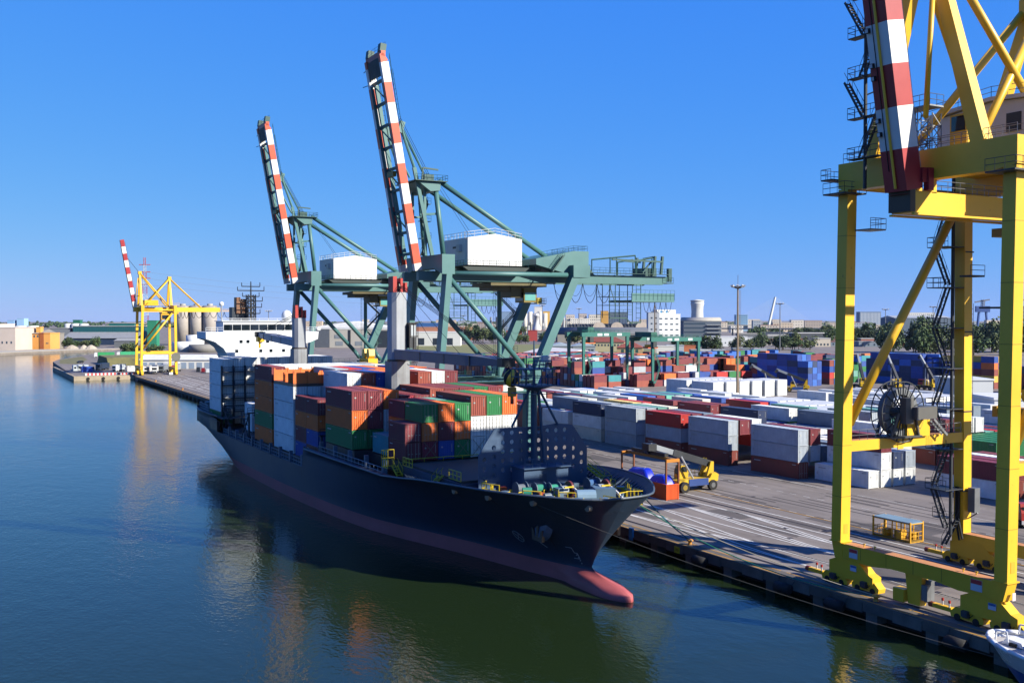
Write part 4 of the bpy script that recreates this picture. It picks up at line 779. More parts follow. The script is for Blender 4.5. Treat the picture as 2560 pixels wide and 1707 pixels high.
for x in (-5.5, -1.8, 1.9, 5.6): MB().prism([(BY+.16,7.4),(BY+2.6,7.4),(BY+.16,14.2)][::-1],'x',XC+x-.08,XC+x+.08).obj('stiffener', SGREY, bwo)
# deckhouse in front of breakwater
dh = MB().box(XC-3.2,XC+3.0,107.6,110.7,7.35,10.2).obj('deck_store', SGREY, SH); MB().box(XC-1.0,XC-.1,107.54,107.6,7.5,9.5).obj('door', P('#2c425c'), dh)
MB().box(XC-3.4,XC+3.2,107.2,110.7,10.2,10.32).rail([(XC-3.3,107.3,10.3),(XC+3.1,107.3,10.3)],1.1,1.0,.04).obj('store_roof', SGREY, dh)
# ---------- foremast ----------
MX, MY = XC-.3, 110.3
fm = MB().tube((MX,MY,10.2),(MX,MY,20.3),.42,12,.36).obj('foremast', paint('mast_navy', '#2c4a66', rough=.5, dirt=.2), SH)
NAVY = MATS['mast_navy']
MB().tube((MX,MY,20.3),(MX,MY,25.6),.2,8,.08).obj('topmast', NAVY, fm)
MB().tube((MX-2.9,MY+.4,15),(MX-.6,MY,19.6),.16,8).tube((MX+3.6,MY+.3,15),(MX+.7,MY,19.6),.16,8).tube((MX+1.5,MY-.2,9),(MX+.6,MY,19.6),.2,8).obj('mast_stay_leg', NAVY, fm)
MB().ladder((MX-.9,MY-.3,10.5),(MX-.9,MY-.3,20),(1,0,0),.6,.5,.04).obj('mast_ladder', NAVY, fm)
MB().lathe((MX,MY,19.4),[(.5,0),(2.3,.55),(2.3,.75),(.5,.75)],12).rail([(MX-2.2,MY-1.8,20.1),(MX+2.2,MY-1.8,20.1),(MX+2.2,MY+1.8,20.1),(MX-2.2,MY+1.8,20.1),(MX-2.2,MY-1.8,20.1)],2.0,1.0,.05,3).obj('mast_platform', NAVY, fm)
MB().box(MX-1.6,MX+1.6,MY-1.4,MY+1.4,22.0,22.15).rail([(MX-1.6,MY-1.4,22.1),(MX+1.6,MY-1.4,22.1),(MX+1.6,MY+1.4,22.1)],1.0,.8,.05).tube((MX-1.1,MY,20),(MX-1.1,MY,23.8),.09,6).tube((MX+1.6,MY-.6,19.8),(MX+1.6,MY-.6,23.6),.1,6).tube((MX+.6,MY,22),(MX+1.2,MY,24),.07,5).obj('upper_platform', NAVY, fm)
MB().tube((MX-.7,MY-.2,23.6),(MX+3.4,MY-.2,23.7),.08,6).obj('radar_bar', P('#c8ccd0'), fm)
MB().box(MX+.9,MX+2.0,MY-.7,MY,22.9,23.6).obj('radar_box', P('#c8ccd0'), fm); MB().tube((MX+1.3,MY-1.2,21.9),(MX+1.5,MY-1.6,21.9),.45,12,.15).obj('ship_horn', P('#c8ccd0'), fm)
# ---------- ship cranes ----------
def ship_crane(x, y, z0, ztop, tipx, tipy, tipz, bz, label_w, wd=2.6, boomh=1.5, bmat=None):
    c = MB().prism([(x-wd/2,y-wd/2+.6),(x-wd/2+.6,y-wd/2),(x+wd/2-.6,y-wd/2),(x+wd/2,y-wd/2+.6),(x+wd/2,y+wd/2),(x-wd/2,y+wd/2)],'z',bz-.9,ztop).obj('crane_tower', PALE, SH)
    MB().prism([(x-wd*.62,y-wd*.5),(x-wd*.3,y-wd*.66),(x+wd*.3,y-wd*.66),(x+wd*.62,y-wd*.5),(x+wd*.62,y+wd*.62),(x-wd*.62,y+wd*.62)],'z',z0,bz-1.15).obj('pedestal', paint('pedestal_grey','#8b8f93',rough=.6,dirt=.3,rust=.35,rustcol='#7a5a3a',scale=.3,streak=.4), c)
    MB().tube((x,y,bz-1.25),(x,y,bz-.85),wd*.66,20).obj('slew_ring', P('#4a4038', rust=.4), c)
    hd = MB().box(x-wd*.46,x-wd*.2,y-wd*.4,y+wd*.4,ztop,ztop+2.6).box(x+wd*.05,x+wd*.2,y-wd*.4,y+wd*.4,ztop,ztop+2.3).box(x+wd*.36,x+wd*.5,y-wd*.4,y+wd*.4,ztop,ztop+1.6).beam((x-wd*.4,y,ztop+2.4),(x+wd*.3,y,ztop+.6),.3,.3)
    hd.obj('sheave_head', P('#b8332a', rough=.5, dirt=.25), c)
    MB().tube((x-.1,y-wd*.1,ztop+1.0),(x+.15,y-wd*.1,ztop+1.0),.75,12).obj('sheave', P('#2a2624'), c)
    tip = Vector((tipx,tipy,tipz)); root = Vector((x,y-wd/2 if tipy < y else y+wd/2,bz))
    m = root+(tip-root)*.72
    b = MB().beam(root,m,2.3,boomh,(0,0,1)).beam(m,tip,2.3,boomh,(0,0,1),.9,.7).obj('crane_boom', bmat or paint('boom_navy','#36486a',rough=.4,dirt=.2,rust=.1,streak=.2), c)
    for t in (.28, .52, .75): q = root+(tip-root)*t; MB().beam(q,q+(tip-root).normalized()*.25,2.38,boomh+.06).obj('boom_band', P('#5a4c44'), b)
    MB().pipe([root+Vector((-1.2,0,boomh/2+.05)),m+Vector((-1.2,0,boomh/2+.05)),tip+Vector((-.4,0,.45))],.07,4).pipe([root+Vector((1.2,0,boomh/2+.05)),m+Vector((1.2,0,boomh/2+.05)),tip+Vector((.4,0,.45))],.07,4).obj('boom_rail', P('#b8bcc0'), b)
    rp = MB()
    for i, (q, t) in enumerate(((-.7,.99),(-.3,.99),(.3,.97),(.7,.97),(-.5,.45),(.5,.6))): rp.tube((x+q*.6,y-wd*.2,ztop+1.2),root+(tip-root)*t+Vector((q,0,.4)),.045,4)
    rp.obj('luffing_rope', BLK, c)
    MB().box(tipx-1.0,tipx+1.0,tipy-.6,tipy+.8,tipz-.5,tipz+.7).obj('boom_head', P('#24282c'), b)
    return c, b
sc1, sb1 = ship_crane(65.3,158.9,8.5,32.6,65.6,121.5,22.3,22.4,'')
MB().box(66.7,67.9,157.0,158.9,23.4,27.6).obj('cab_frame_inner', P('#30343a'), sc1); MB().rail([(66.6,156.9,23.2),(68.1,156.9,23.2),(68.1,159,23.2)],4.3,.9,.07,3).obj('cab_cage', P('#4c463e', rust=.3), sc1)
MB().box(66.9,67.7,156.94,157.0,25.2,27.2).obj('window', P('#b8c0c4', rough=.2), sc1)
hk = thing('hook_block', 'round black and yellow striped hook block hanging at the ship crane boom tip', 'hook', (65.4,119.6,20.4))
for i in range(8):
    z0 = -1.15+i*2.3/8; z1 = z0+2.3/8; f = lambda z: math.sqrt(max(.0, 1.2**2-z*z))
    bnd = MB(); n = 18
    # stripes slanted: wedge sectors
    a0, a1 = 2*math.pi*i/8, 2*math.pi*(i+1)/8; rows = []
    for j in range(7):
        z = -1.15+2.3*j/6; rr = math.sqrt(max(.02, 1.2**2-z*z*.95)); rows.append([(65.4+rr*math.cos(a0+(a1-a0)*q/3+j*.18),119.6+.8*rr*math.sin(a0+(a1-a0)*q/3+j*.18),20.4+z) for q in range(4)])
    bnd.add([p for r_ in rows for p in r_], [(j*4+q,j*4+q+1,(j+1)*4+q+1,(j+1)*4+q) for j in range(6) for q in range(3)])
    bnd.obj('stripe_segment', [YEL, BLK][i % 2], hk, True)
MB().box(64.9,65.9,119.3,119.9,18.0,19.2).tube((65.4,119.6,17.6),(65.4,119.6,18.1),.2,8).obj('hook_shank', P('#a8862a'), hk)
MB().tube((65.4,119.6,17.0),(65.4,119.6,17.6),.22,8).obj('hook', P('#b03020'), hk); MB().tube((65.2,119.6,21.4),(65.4,121,22.2),.05,5).obj('rope', BLK, hk)
sc2, sb2 = ship_crane(63.5,207.4,8.5,28.4,62.0,232.5,24.6,23.2,'',2.4,1.3,PALE)
MB().box(61.3,62.9,231.8,233.4,23.0,24.2).tube((62,232.6,21.6),(62,232.6,23),.25,8).obj('crane_hook', YEL, sc2)
# ---------- superstructure ----------
ss = MB().prism([(XC-7.0,6.9),(XC+9.2,6.9),(XC+9.2,22.0),(XC+12.4,22.6),(XC+14.4,23.4),(XC+14.6,25.2),(XC-12.0,25.2),(XC-12.0,23.6),(XC-10,22.9),(XC-8.0,21.4),(XC-7.3,20.2),(XC-7.0,18.8)],'y',240.2,250).obj('superstructure', SHIPW, SH)
MB().box(XC-8.0,XC+8.6,240.5,248,25.2,27.6).obj('wheelhouse', SHIPW, ss)
wn = MB().box(-.95,.95,-.05,.02,0,1.35).mesh('bridge_window'); wn.materials.append(glass())
for i in range(8):
    o = bpy.data.objects.new('bridge_window', wn); COL.objects.link(o); o.parent = ss; w = WL[SH.name]; o.location = (XC-6.9+i*2.05-w[0], 240.46-w[1], 25.55-w[2])
ws = MB().box(-.35,.35,-.05,.02,0,.7).mesh('porthole_window'); ws.materials.append(glass())
for x, z in ((-4,22.6),(-2.4,22.6),(.6,22.6),(2.2,22.6),(5,22.6),(7,22.6),(-5,20.4),(0.6,20.4),(3,20.4),(6,20.4),(-1.5,18.2),(4,18.2)):
    o = bpy.data.objects.new('cabin_window', ws); COL.objects.link(o); o.parent = ss; o.location = (XC+x-w[0], 240.16-w[1], z-w[2])
MB().box(XC-8.3,XC+8.9,240.2,248.3,27.6,27.75).rail([(XC-8.2,240.3,27.7),(XC+8.8,240.3,27.7)],.6,2,.05).obj('wheelhouse_roof', SHIPW, ss)
MB().rail([(XC-12,240.3,25.2),(XC-8,240.3,25.2)],1.0,1.2,.05).rail([(XC+8.7,240.3,25.2),(XC+14.5,240.3,25.2)],1.0,1.2,.05).obj('wing_railing', SHIPW, ss)
MB().tube((XC+14.6,240.2,25.9),(XC+14.6,239.9,25.9),.55,14).obj('wing_lamp', P('#b8bcc0'), ss)
MB().lathe((XC+7.6,243,27.7),[(.9,0),(1.2,.8),(1.2,1.6),(.8,2.3),(.1,2.6)],14).obj('radome', SHIPW, ss, True); MB().lathe((XC-7.8,243,27.7),[(.15,0),(.15,3.5),(.55,3.7),(.5,4.3),(.05,4.5)],10).obj('satellite_dome', SHIPW, ss, True)
fn = MB().prism([(XC-3.6,250.4),(XC+.4,250.4),(XC+.4,253.4),(XC-3.6,253.4)],'z',6.9,31.0).obj('funnel', P('#1d2b38'), SH)
MB().box(XC-2.6,XC-.6,250.0,250.4,29.5,32.6).box(XC-2.6,XC-1.5,250.6,252.5,31,33.4).box(XC-1.2,XC-.1,250.6,252.5,31,33).obj('rusty_uptake', P('#80583c', rust=.5), fn)
mm = MB().tube((XC+.6,249,27.7),(XC+.6,249,37.2),.32,8,.12).obj('main_mast', P('#22262a'), SH)
ml = MB()
for z, wd in ((29.5,2.2),(31,2.6),(32.5,2.8),(33.6,2.0),(35,3.2),(36,2.2)): ml.tube((XC+.6-wd,249,z),(XC+.6+wd,249,z),.12,5).tube((XC+.6-wd,249,z),(XC+.6-wd,249,z+.9),.09,4).tube((XC+.6+wd,249,z),(XC+.6+wd,249,z+1),.09,4)
ml.lattice((XC+.6,249,27.7),(XC+.6,249,34),1.8,1.0,.14,.1).obj('mast_yard', P('#22262a'), mm)
# ---------- forecastle gear ----------
gearG = P('#5b7488', dirt=.25); rope = P('#2f8f76', rough=.9, dirt=.3)
def railset(pts, name='safety_railing', m=HY, h=1.1, r=.06, step=1.1): return MB().rail(pts, h, step, r, 2).obj(name, m, SH)
Z = 7.38
railset([(XC-8.2,107.8,Z+.5),(XC-9.4,106.6,Z+.5),(XC-8.4,104.2,Z+.5)],h=1.3); railset([(XC+.6,96.2,Z),(XC+1.0,93.8,Z),(XC+2.4,93.4,Z)]); railset([(XC+3.0,95.2,Z),(XC+4.8,94.6,Z),(XC+5.0,96.6,Z)],h=1.5); railset([(XC+1.6,94.6,Z+.2),(XC+3.0,95.0,Z+.2)],h=1.3)
railset([(XC-.5,98.8,Z),(XC+1.5,98.2,Z)]); railset([(XC+8.2,105,Z),(XC+8.2,108.2,Z),(XC+9.8,108.2,Z)],m=P('#a8a032')); railset([(XC-9.2,112.6,8.5),(XC-9.2,116,8.5)]); railset([(XC-9.6,126.6,8.4),(XC-9.6,129.8,8.4)]); 
for x, y in ((XC-6.9,102.6),(XC-6.2,101.2)): MB().pipe([(x,y,Z),(x,y,Z+.8),(x+.5,y-.1,Z+.8),(x+.5,y-.1,Z)],.06,5).obj('hoop_rail', HY, SH)
for x, y in ((XC-5.6,100.2),(XC-4.6,99.2),(XC+.2,95.4),(XC-2.4,96.6),(XC-7.4,104.6),(XC+6.2,101)):
    t = MB().lathe((x,y,Z),[(.38,0),(.34,.75),(.55,.85),(.5,1.0),(.05,1.05)],12).obj('mooring_bitt', gearG, SH); MB().lathe((x,y,Z+.86),[(.57,0),(.57,.12),(.1,.14)],12).obj('bitt_cap', HY, t)
for i, (x, y, m) in enumerate(((XC-4.8,105.6,'#6a727a'),(XC-3.0,104.4,None),(XC-1.5,103.6,None),(XC+4.4,104.6,'#3a6aa0'),(XC+5.6,104.0,'#7a848c'))):
    wnch = MB().tube((x-.6,y,Z+.95),(x+.6,y,Z+.95),.52,14).obj('winch_drum', rope if m is None else P(m, rough=.8, dirt=.3), SH)
    for q in (-.85, .85): MB().tube((x+q*.75-.05,y,Z+.95),(x+q*.75+.05,y,Z+.95),.82,16).obj('flange', P('#46586a'), wnch)
    MB().box(x-1,x+1,y-.8,y+.8,Z,Z+.4).obj('winch_bed', gearG, wnch)
for i, (x, y) in enumerate(((XC-1.2,101.6),(XC+3.2,100.6))):
    w_ = MB().tube((x-.5,y,Z+1.0),(x+.4,y,Z+1.0),.6,16).obj('windlass', P('#8a949c', dirt=.3), SH)
    MB().tube((x+.5,y,Z+1.1),(x+.75,y,Z+1.1),1.0,18).obj('gypsy_wheel', P('#6a2a26'), w_); MB().box(x-1.2,x-.5,y-.6,y+.6,Z,Z+1.4).obj('gearbox', gearG, w_)
    MB().pipe([(x+.7,y-1.0,Z+1.3),(x+.8,y-2.2,Z+.8),(x+.9,y-3.4,Z+.1)],.16,6).obj('anchor_chain', P('#d0d0cc', dirt=.3), w_); MB().box(x-.7,x+.5,y-1.2,y-1.0,Z+1.5,Z+1.65).obj('brake_lever', HY, w_)
MB().prism([(XC+.3,97.4),(XC+2.4,96.4),(XC+2.8,97.6),(XC+.8,98.8)],'z',Z,Z+1.7).obj('hawse_box', gearG, SH); MB().tube((XC-1.6,98.4,Z+.8),(XC+.4,97.6,Z+.8),.8,14).obj('hawse_tank', P('#7a97ac'), SH)
for (x, y) in ((XC-3.4,96.8),(XC-2.6,97.8)): MB().lathe((x,y,Z),[(.2,0),(.7,.1),(.75,.45),(.3,.6),(.1,.4)],12).obj('rope_coil', rope, SH, True)
rdm = random.Random(5)
for i in range(16):
    x = XC+rdm.uniform(-8,8); y = rdm.uniform(99,109.5)
    if abs(x-XC) > hb(9, y-91)-1.5: continue
    MB().box(x-rdm.uniform(.2,.6),x+rdm.uniform(.2,.6),y-.4,y+.4,Z,Z+rdm.uniform(.3,1.2)).obj('deck_box', [gearG, P('#8a939a', dirt=.3), P('#b8a02c'), P('#2c4a66')][i % 4], SH)
MB().stair((XC-9.7,119.4,7.4),(XC-9.7,117.4,8.6),.7,4,(1,0,0)).obj('side_stair', HY, SH); MB().stair((XC+9.6,114,9.2),(XC+10.4,110,7.4),.8,8,(1,0,0)).obj('side_stair', HY, SH)
# lashing cage/access platform beside the front stacks
MB().rail([(XC-10.6,130.6,8.3),(XC-12.4,130.6,8.3),(XC-12.4,128.4,8.3)],2.2,.8,.06,2).obj('access_cage', HY, SH); MB().stair((XC-10.8,128.0,7.2),(XC-10.8,129.9,8.4),.8,4,(1,0,0)).obj('access_stair', HY, SH)
MB().rail([(XC-9,130.7,8.5),(XC+8.6,130.7,8.5)],.5,3,.06,0).obj('lashing_rail', HY, SH)
# anchor, pockets, fairleads, hull marks on the water side bow
def hullpt(y, z, off=.0):
    d = y-_ip(z, STEM); b = hb(z, d); return (XC-b-off, y, z)
ap = hullpt(101.6,4.2,.1)
an = MB().beam(Vector(ap)+Vector((-.15,.1,1.3)),Vector(ap)+Vector((-.25,.1,-1.2)),.45,.45).prism([(100.6,2.9),(100.4,4.3),(100.8,4.2),(101.1,3.4),(102.1,3.4),(102.5,4.2),(102.9,4.3),(102.7,2.9)],'x',ap[0]-.5,ap[0]-.1).obj('anchor', P('#46362e', rust=.5), SH)
MB().tube(Vector(ap)+Vector((.6,0,.3)),Vector(ap)+Vector((-.22,0,.45)),1.7,18,1.5).obj('anchor_pocket', SGREY, SH)
for y, z in ((98.2,8.1),(104.2,8.0),(110.5,7.9),(92.9,8.0)):
    p = hullpt(y,z,.02); MB().tube(Vector(p)+Vector((.3,.0,.0)),Vector(p)+Vector((-.14,-.05,0)),.42,12).obj('fairlead', P('#9a8878', rust=.4), SH)
ay = 98.6; ax_ = XC+side(ay, 4.6)+.1; MB().prism([(ay-.9,3.4),(ay-1.0,4.9),(ay-.5,4.5),(ay+.4,4.5),(ay+.9,5.0),(ay+.9,3.4)],'x',ax_,ax_+.4).beam((ax_,ay,5.6),(ax_+.2,ay,3.6),.4,.4).obj('anchor', P('#8a6a50', rust=.5), SH)
wm = P('#9aa4ae')
def hullmark(pts):
    mb = MB(); mb.pipe([hullpt(y, z, .05) for y, z in pts], .035, 4); mb.obj('hull_mark', wm, SH)
hullmark([(107.0+.7*math.cos(a),2.4+.7*math.sin(a)) for a in np.linspace(0,2*math.pi,13)]); hullmark([(106.5,2.9),(107.5,1.9)]); hullmark([(106.5,1.9),(107.5,2.9)])
hullmark([(100.2,2.2),(99.4,2.2),(99.4,1.6),(99.0,1.6),(99.0,.9),(99.8,.9)]); hullmark([(104.2,2.6),(103.2,1.6)])
for i in range(9): 
    p = hullpt(99.2-.06*i, 1.4-.33*i if 1.4-.33*i > .25 else .25, .03); MB().box(p[0]-.02,p[0]+.02,p[1]-.1,p[1]+.1,p[2]-.08,p[2]+.08).obj('draught_mark', wm, SH) if i < 4 else None

lbm = paint('lashing_bridge','#1f2a36',rough=.6,dirt=.2)
for i in range(11):
    x = 52.2+2.525*i-.05; MB().box(x-.14,x+.14,226.5,227.3,3.7,18.0).obj('lashing_bridge_post', lbm, SH)
for z in (8.0,10.9,13.8,16.7):
    MB().box(52.2,77.4,226.3,227.3,z-.1,z+.05).rail([(52.3,226.35,z),(77.3,226.35,z)],1.0,2.5,.05).obj('lashing_bridge_walkway', lbm, SH)
for y0 in (159.9,200.4,205.5,225.2):
    for x in (52.6,58,69,74.6): MB().box(x-.15,x+.15,y0,y0+.5,3.7,9.5).obj('lashing_post', lbm, SH)
    MB().box(52.2,76.5,y0,y0+.6,9.3,9.5).rail([(52.3,y0,9.5),(76.4,y0,9.5)],1.0,2.5,.05).obj('lashing_walkway', lbm, SH)
for y0, y1 in ((205,211),(219,226)):
    MB().rail([(52.4,y0,7.0),(52.4,y1,7.0)],2.2,1.5,.08,3).beam((52.4,y0,4),(52.4,y1,9),.2,.2).beam((52.4,y1,4),(52.4,y0,9),.2,.2).obj('deck_frame', lbm, SH)

for pts in ([(XC-6.6,101.8,Z+.2),(XC-5.2,100.2,Z+.2)],[(XC-3.6,98.8,Z+.2),(XC-2.2,97.6,Z+.2)],[(XC-2.4,101.0,Z),(XC-2.4,102.8,Z)],[(XC+1.6,99.4,Z),(XC+2.6,101.2,Z)],[(XC+5.4,97.8,Z+.1),(XC+6.8,99.6,Z+.1)],[(XC+7.2,100.6,Z),(XC+8.4,103,Z)]): railset(pts, h=1.2)
rdm = random.Random(17)
for i in range(30):
    y = rdm.uniform(97.5,109.8); b_ = side(y, 7.4)-1.3; x = XC+rdm.uniform(-b_,b_); h = rdm.uniform(.25,1.0); k = i % 5
    if k < 2: MB().lathe((x,y,Z),[(.22,0),(.2,h),(.32,h+.05),(.05,h+.12)],8).obj('vent_post', [gearG, HY][k], SH)
    elif k == 2: MB().tube((x-.5,y,Z+h*.6),(x+.5,y,Z+h*.6),h*.4,10).obj('roller', P('#6f7c86', dirt=.3), SH)
    elif k == 3: MB().box(x-.35,x+.35,y-.3,y+.3,Z,Z+h).obj('deck_locker', P(['#41566c','#8a8f92','#a84a2a'][i % 3], dirt=.3), SH)
    else: MB().pipe([(x,y,Z),(x,y,Z+h),(x+.6,y+.1,Z+h),(x+.6,y+.1,Z)],.06,5).obj('hoop_rail', HY, SH)
MB().tube((XC-5.9,103.2,Z+1.0),(XC-4.9,102.8,Z+1.0),.5,14).obj('rope_drum', rope, SH)
# rust runs on the hull below fairleads and anchor
rm = paint('rust_run','#4a3226',rough=.8,dirt=.4)
for y, z0, z1 in ((98.2,7.6,6.2),(104.2,7.5,6.4),(110.5,7.4,6.6),(101.6,2.8,1.2),(120,6.8,5.2),(133,6.2,4.4),(147,6.0,3.4),(165,3.4,1.4),(182,3.4,1.8)):
    w_ = .12+.1*((y*7) % 1); p0 = hullpt(y,z0,.03); p1 = hullpt(y+.05,z1,.03); pa = hullpt(y+w_,z0,.03)
    MB().add([p0,pa,p1],[(0,1,2)]).add([p0,p1,pa],[(0,1,2)]).obj('rust_run', rm, SH)
# ================= shipping containers =================
CC = {'maroon':'#722c33','brown':'#8c4436','crimson':'#8a2434','orange':'#d4682a','green':'#1f6e3c','white':'#cfd1cf','grey':'#9aa3ab','blue':'#22458e','navy':'#253658','teal':'#2f8088','red':'#b02c26','rust':'#7c3a30','yellow':'#cdb472','aqua':'#5fa394','lime':'#2ca24a','sky':'#2f62b4','slate':'#6a7886','cream':'#d2ccba','tan':'#c8a040','sage':'#67988c','black':'#2a2e38'}
CM = {k: paint('container_'+k, tuple(min(.75, x*.9) for x in lin(v)), rough=.55, dirt=.2, rust=.22 if k not in ('white','grey','cream') else .3, rustcol='#6a4630', scale=.5, streak=.18) for k, v in CC.items()}
STEEL = paint('lock_rod_steel', '#a9a8a2', rough=.5, metal=.3, dirt=.3)
def _wall(mb, a0, a1, z0, z1, fix, depth, ax, pitch=.28, sgn=1):
    """corrugated wall along axis ax between a0,a1"""
    n = max(3, round((a1-a0)/pitch)); w = (a1-a0)/n; pts = []
    for i in range(n):
        s = a0+i*w; pts += [(s, 0), (s+w*.3, 0), (s+w*.5, depth), (s+w*.8, depth)]
    pts.append((a1, 0)); vs = []
    for a, d in pts:
        for z in (z0, z1): vs.append((fix-sgn*d, a, z) if ax == 'y' else (a, fix-sgn*d, z))
    k = len(pts); fs = [(2*i, 2*i+2, 2*i+3, 2*i+1) for i in range(k-1)]
    flip = (ax == 'y' and sgn > 0) or (ax == 'x' and sgn < 0)
    mb.add(vs, fs if not flip else [f[::-1] for f in fs]); return mb
CW = 2.438
def cont_mesh(L, H, kind):
    mb = MB(); w = CW/2; t = .12
    # frame: posts and rails
    for x in (-w, w-t):
        for y in (0, L-t):
            q = .022; mb.box(x+q, x+t-q, y+q, y+t-q, .12, H-.1); mb.box(x, x+t+.05*(1 if x < 0 else 0), y, y+t, 0, .12).box(x, x+t, y, y+t, H-.1, H)
        mb.box(x+.02, x+t-.02, t, L-t, .07, .18).box(x+.02, x+t-.02, t, L-t, H-.14, H-.03)
    for y in (0, L-t): mb.box(-w+t, w-t, y+.01, y+t-.01, .07, .18).box(-w+t, w-t, y+.01, y+t-.01, H-.14, H-.03)
    dp = .06 if kind != 'reefer' else .012; pi = .28 if kind != 'reefer' else .3
    _wall(mb, t, L-t, .16, H-.12, -w+.03, dp, 'y', pi, -1); _wall(mb, t, L-t, .16, H-.12, w-.03, dp, 'y', pi, 1)
    if kind == 'plain': _wall(mb, -w+t, w-t, .16, H-.13, .025, .065, 'x', .3, -1)
    _wall(mb, -w+t, w-t, .16, H-.13, L-.02, .05, 'x', .27, 1)
    n = max(4, round(L/1.1))
    mb.box(-w+.06, w-.06, .06, L-.06, H-.06, H-.03); 
    for i in range(n): y = .3+(L-.6)*i/n; mb.box(-w+.2, w-.2, y, y+(L-.6)/n*.62, H-.035, H-.012)
    mb.box(-w+.1, w-.1, .1, L-.1, .1, .15)
    mb.cur = 1
    if kind == 'plain':
        for q in range(7): mb.box(.78, .86, -.004, .019, H-.55-q*.17, H-.45-q*.17)
        mb.box(-.8, -.55, -.004, .019, H*.62, H*.62+.2)
    for s_ in (-1, 1):
        X = (-w+.012, -w+.034) if s_ < 0 else (w-.034, w-.012)
        if L > 8: mb.box(*X, L-2.6, L-.9, H-.75, H-.6).box(*X, .6, 1.5, H-.5, H-.38); 
        else: mb.box(*X, L-1.5, L-.5, H-.6, H-.48)
    me = mb.mesh('container_body'); me.materials.append(None); me.materials.append(MARK); return me
_cm = {}; MARK = paint('container_lettering','#b9bab6',rough=.6,dirt=.4,rust=.5,rustcol='#7a6a60')
def cmesh(L, H, kind):
    k = (L, H, kind)
    if k not in _cm: _cm[k] = cont_mesh(L, H, kind)
    return _cm[k]
def door_mesh(H, side):
    mb = MB(); w = CW/2-.13; x0, x1 = (-w, -.01) if side < 0 else (.01, w)
    mb.box(x0, x1, .06, .1, .17, H-.14)
    for z in np.linspace(.35, H-.35, 5): mb.box(x0+.08, x1-.08, .035, .06, z-.16, z+.12)
    mb.cur = 1
    for f in (.3, .74):
        x = x0+(x1-x0)*f; mb.tube((x, .015, .12), (x, .015, H-.1), .028, 5)
        mb.box(x-.03, x+.25, -.01, .02, .95, 1.03)
    me = mb.mesh('door'); me.materials.append(None); me.materials.append(STEEL); return me
def reefer_end(H):
    mb = MB(); w = CW/2-.13; mb.box(-w, w, .05, .1, .17, H-.14); mb.box(-w+.06, w-.06, .0, .05, .3, 1.15)
    mb.cur = 1
    mb.tube((-.45,.045,H-.75),(-.45,.0,H-.75),.3,14).tube((.45,.045,H-.75),(.45,.0,H-.75),.3,14).box(-.9,-.1,-.02,.02,.45,.95).box(.2,.85,-.02,.02,.45,.8).box(-.2,.5,.01,.05,1.3,1.5)
    me = mb.mesh('cooling_unit'); me.materials.append(None); me.materials.append(P('#1a222c')); return me
_dm = {}
def slotobj(o, m): o.material_slots[0].link = 'OBJECT'; o.material_slots[0].material = m
SPEC = []
def C(x, y, z, L, H, col, kind='plain', rot=0, label=None, group=None, z_prio=0): SPEC.append(dict(x=x, y=y, z=z, L=L, H=H, c=col, k=kind, r=rot, l=label, g=group))
def realise(sp):
    o = bpy.data.objects.new('shipping_container', cmesh(sp['L'], sp['H'], sp['k'])); COL.objects.link(o); slotobj(o, CM[sp['c']])
    o.location = (sp['x'], sp['y'], sp['z']); o.rotation_euler = (0, 0, sp['r']); tag(o, sp['l'], 'container', sp['g'])
    if sp['k'] == 'door' or sp['k'] == 'reefer':
        for s in (-1, 1):
            k = (sp['H'], s)
            if k not in _dm: _dm[k] = door_mesh(*k)
            d = bpy.data.objects.new('door', _dm[k]); COL.objects.link(d); d.parent = o; slotobj(d, CM[sp['c']])
    elif sp['k'] == 'unit':
        k = (sp['H'], 0)
        if k not in _dm: _dm[k] = reefer_end(sp['H'])
        d = bpy.data.objects.new('cooling_unit', _dm[k]); COL.objects.link(d); d.parent = o; slotobj(d, CM[sp['c']])
    return o
ORD = ['bottom','second','third','fourth','fifth','sixth']; ORN = ['first','second','third','fourth','fifth','sixth','seventh','eighth','ninth','tenth','eleventh','twelfth','thirteenth','fourteenth','fifteenth','sixteenth','seventeenth','eighteenth','nineteenth','twentieth','twenty-first','twenty-second','twenty-third','twenty-fourth','twenty-fifth','twenty-sixth','twenty-seventh','twenty-eighth']
HC = 2.896; ST = 2.591; L40 = 12.19; L20 = 6.06
def block(name, group, x0, pitch, bays, front='water side'):
    """bays: list of dict(y, L, z, cols={i: [(colour, H, kind), ...]}, name); only boxes that can be seen are built"""
    prev = {}
    for bi, b in enumerate(bays):
        hts = {i: b['z']+sum(h for _, h, _ in st) for i, st in b['cols'].items()}
        for i, st in b['cols'].items():
            z = b['z']; n = len(st)
            for t, (c, h, k) in enumerate(st):
                top = t == n-1
                show = top or z+h*.9 > hts.get(i-1, 0) or z+h*.6 > b.get('pv', prev).get(i, 0)-.5 or i == 0
                if show and c:
                    nm = {'sky':'bright blue','slate':'blue-grey','aqua':'mint','lime':'bright green','tan':'ochre','sage':'grey-green','black':'blackish','rust':'red-brown'}.get(c, c)
                    tier = ('top' if top and n > 1 else ORD[t] if n > 1 else 'only')
                    C(x0+pitch*i+CW/2, b['y'], z, b['L'], h, c, k, 0, '%s container, %s tier, %s stack from the %s, %s' % (nm, tier, ORN[i], front, b['name']), group)
                z += h
        prev = hts
def col(s, h=HC, k='plain'): return [(c, h, k) for c in s.split()]
D = lambda s: col(s, ST, 'door')
def mix(spec):
    """'colour/h/k ...' h: H high cube, S standard; k: p plain d door r reefer u unit"""
    out = []
    for t in spec.split():
        p = t.split('/'); h = HC if len(p) < 2 or p[1] == 'H' else ST; out.append((p[0], h, {'p':'plain','d':'door','r':'reefer','u':'unit'}[p[2] if len(p) > 2 else 'p']))
    return out
SX0 = 54.9; WX = 52.3; PT = 2.525
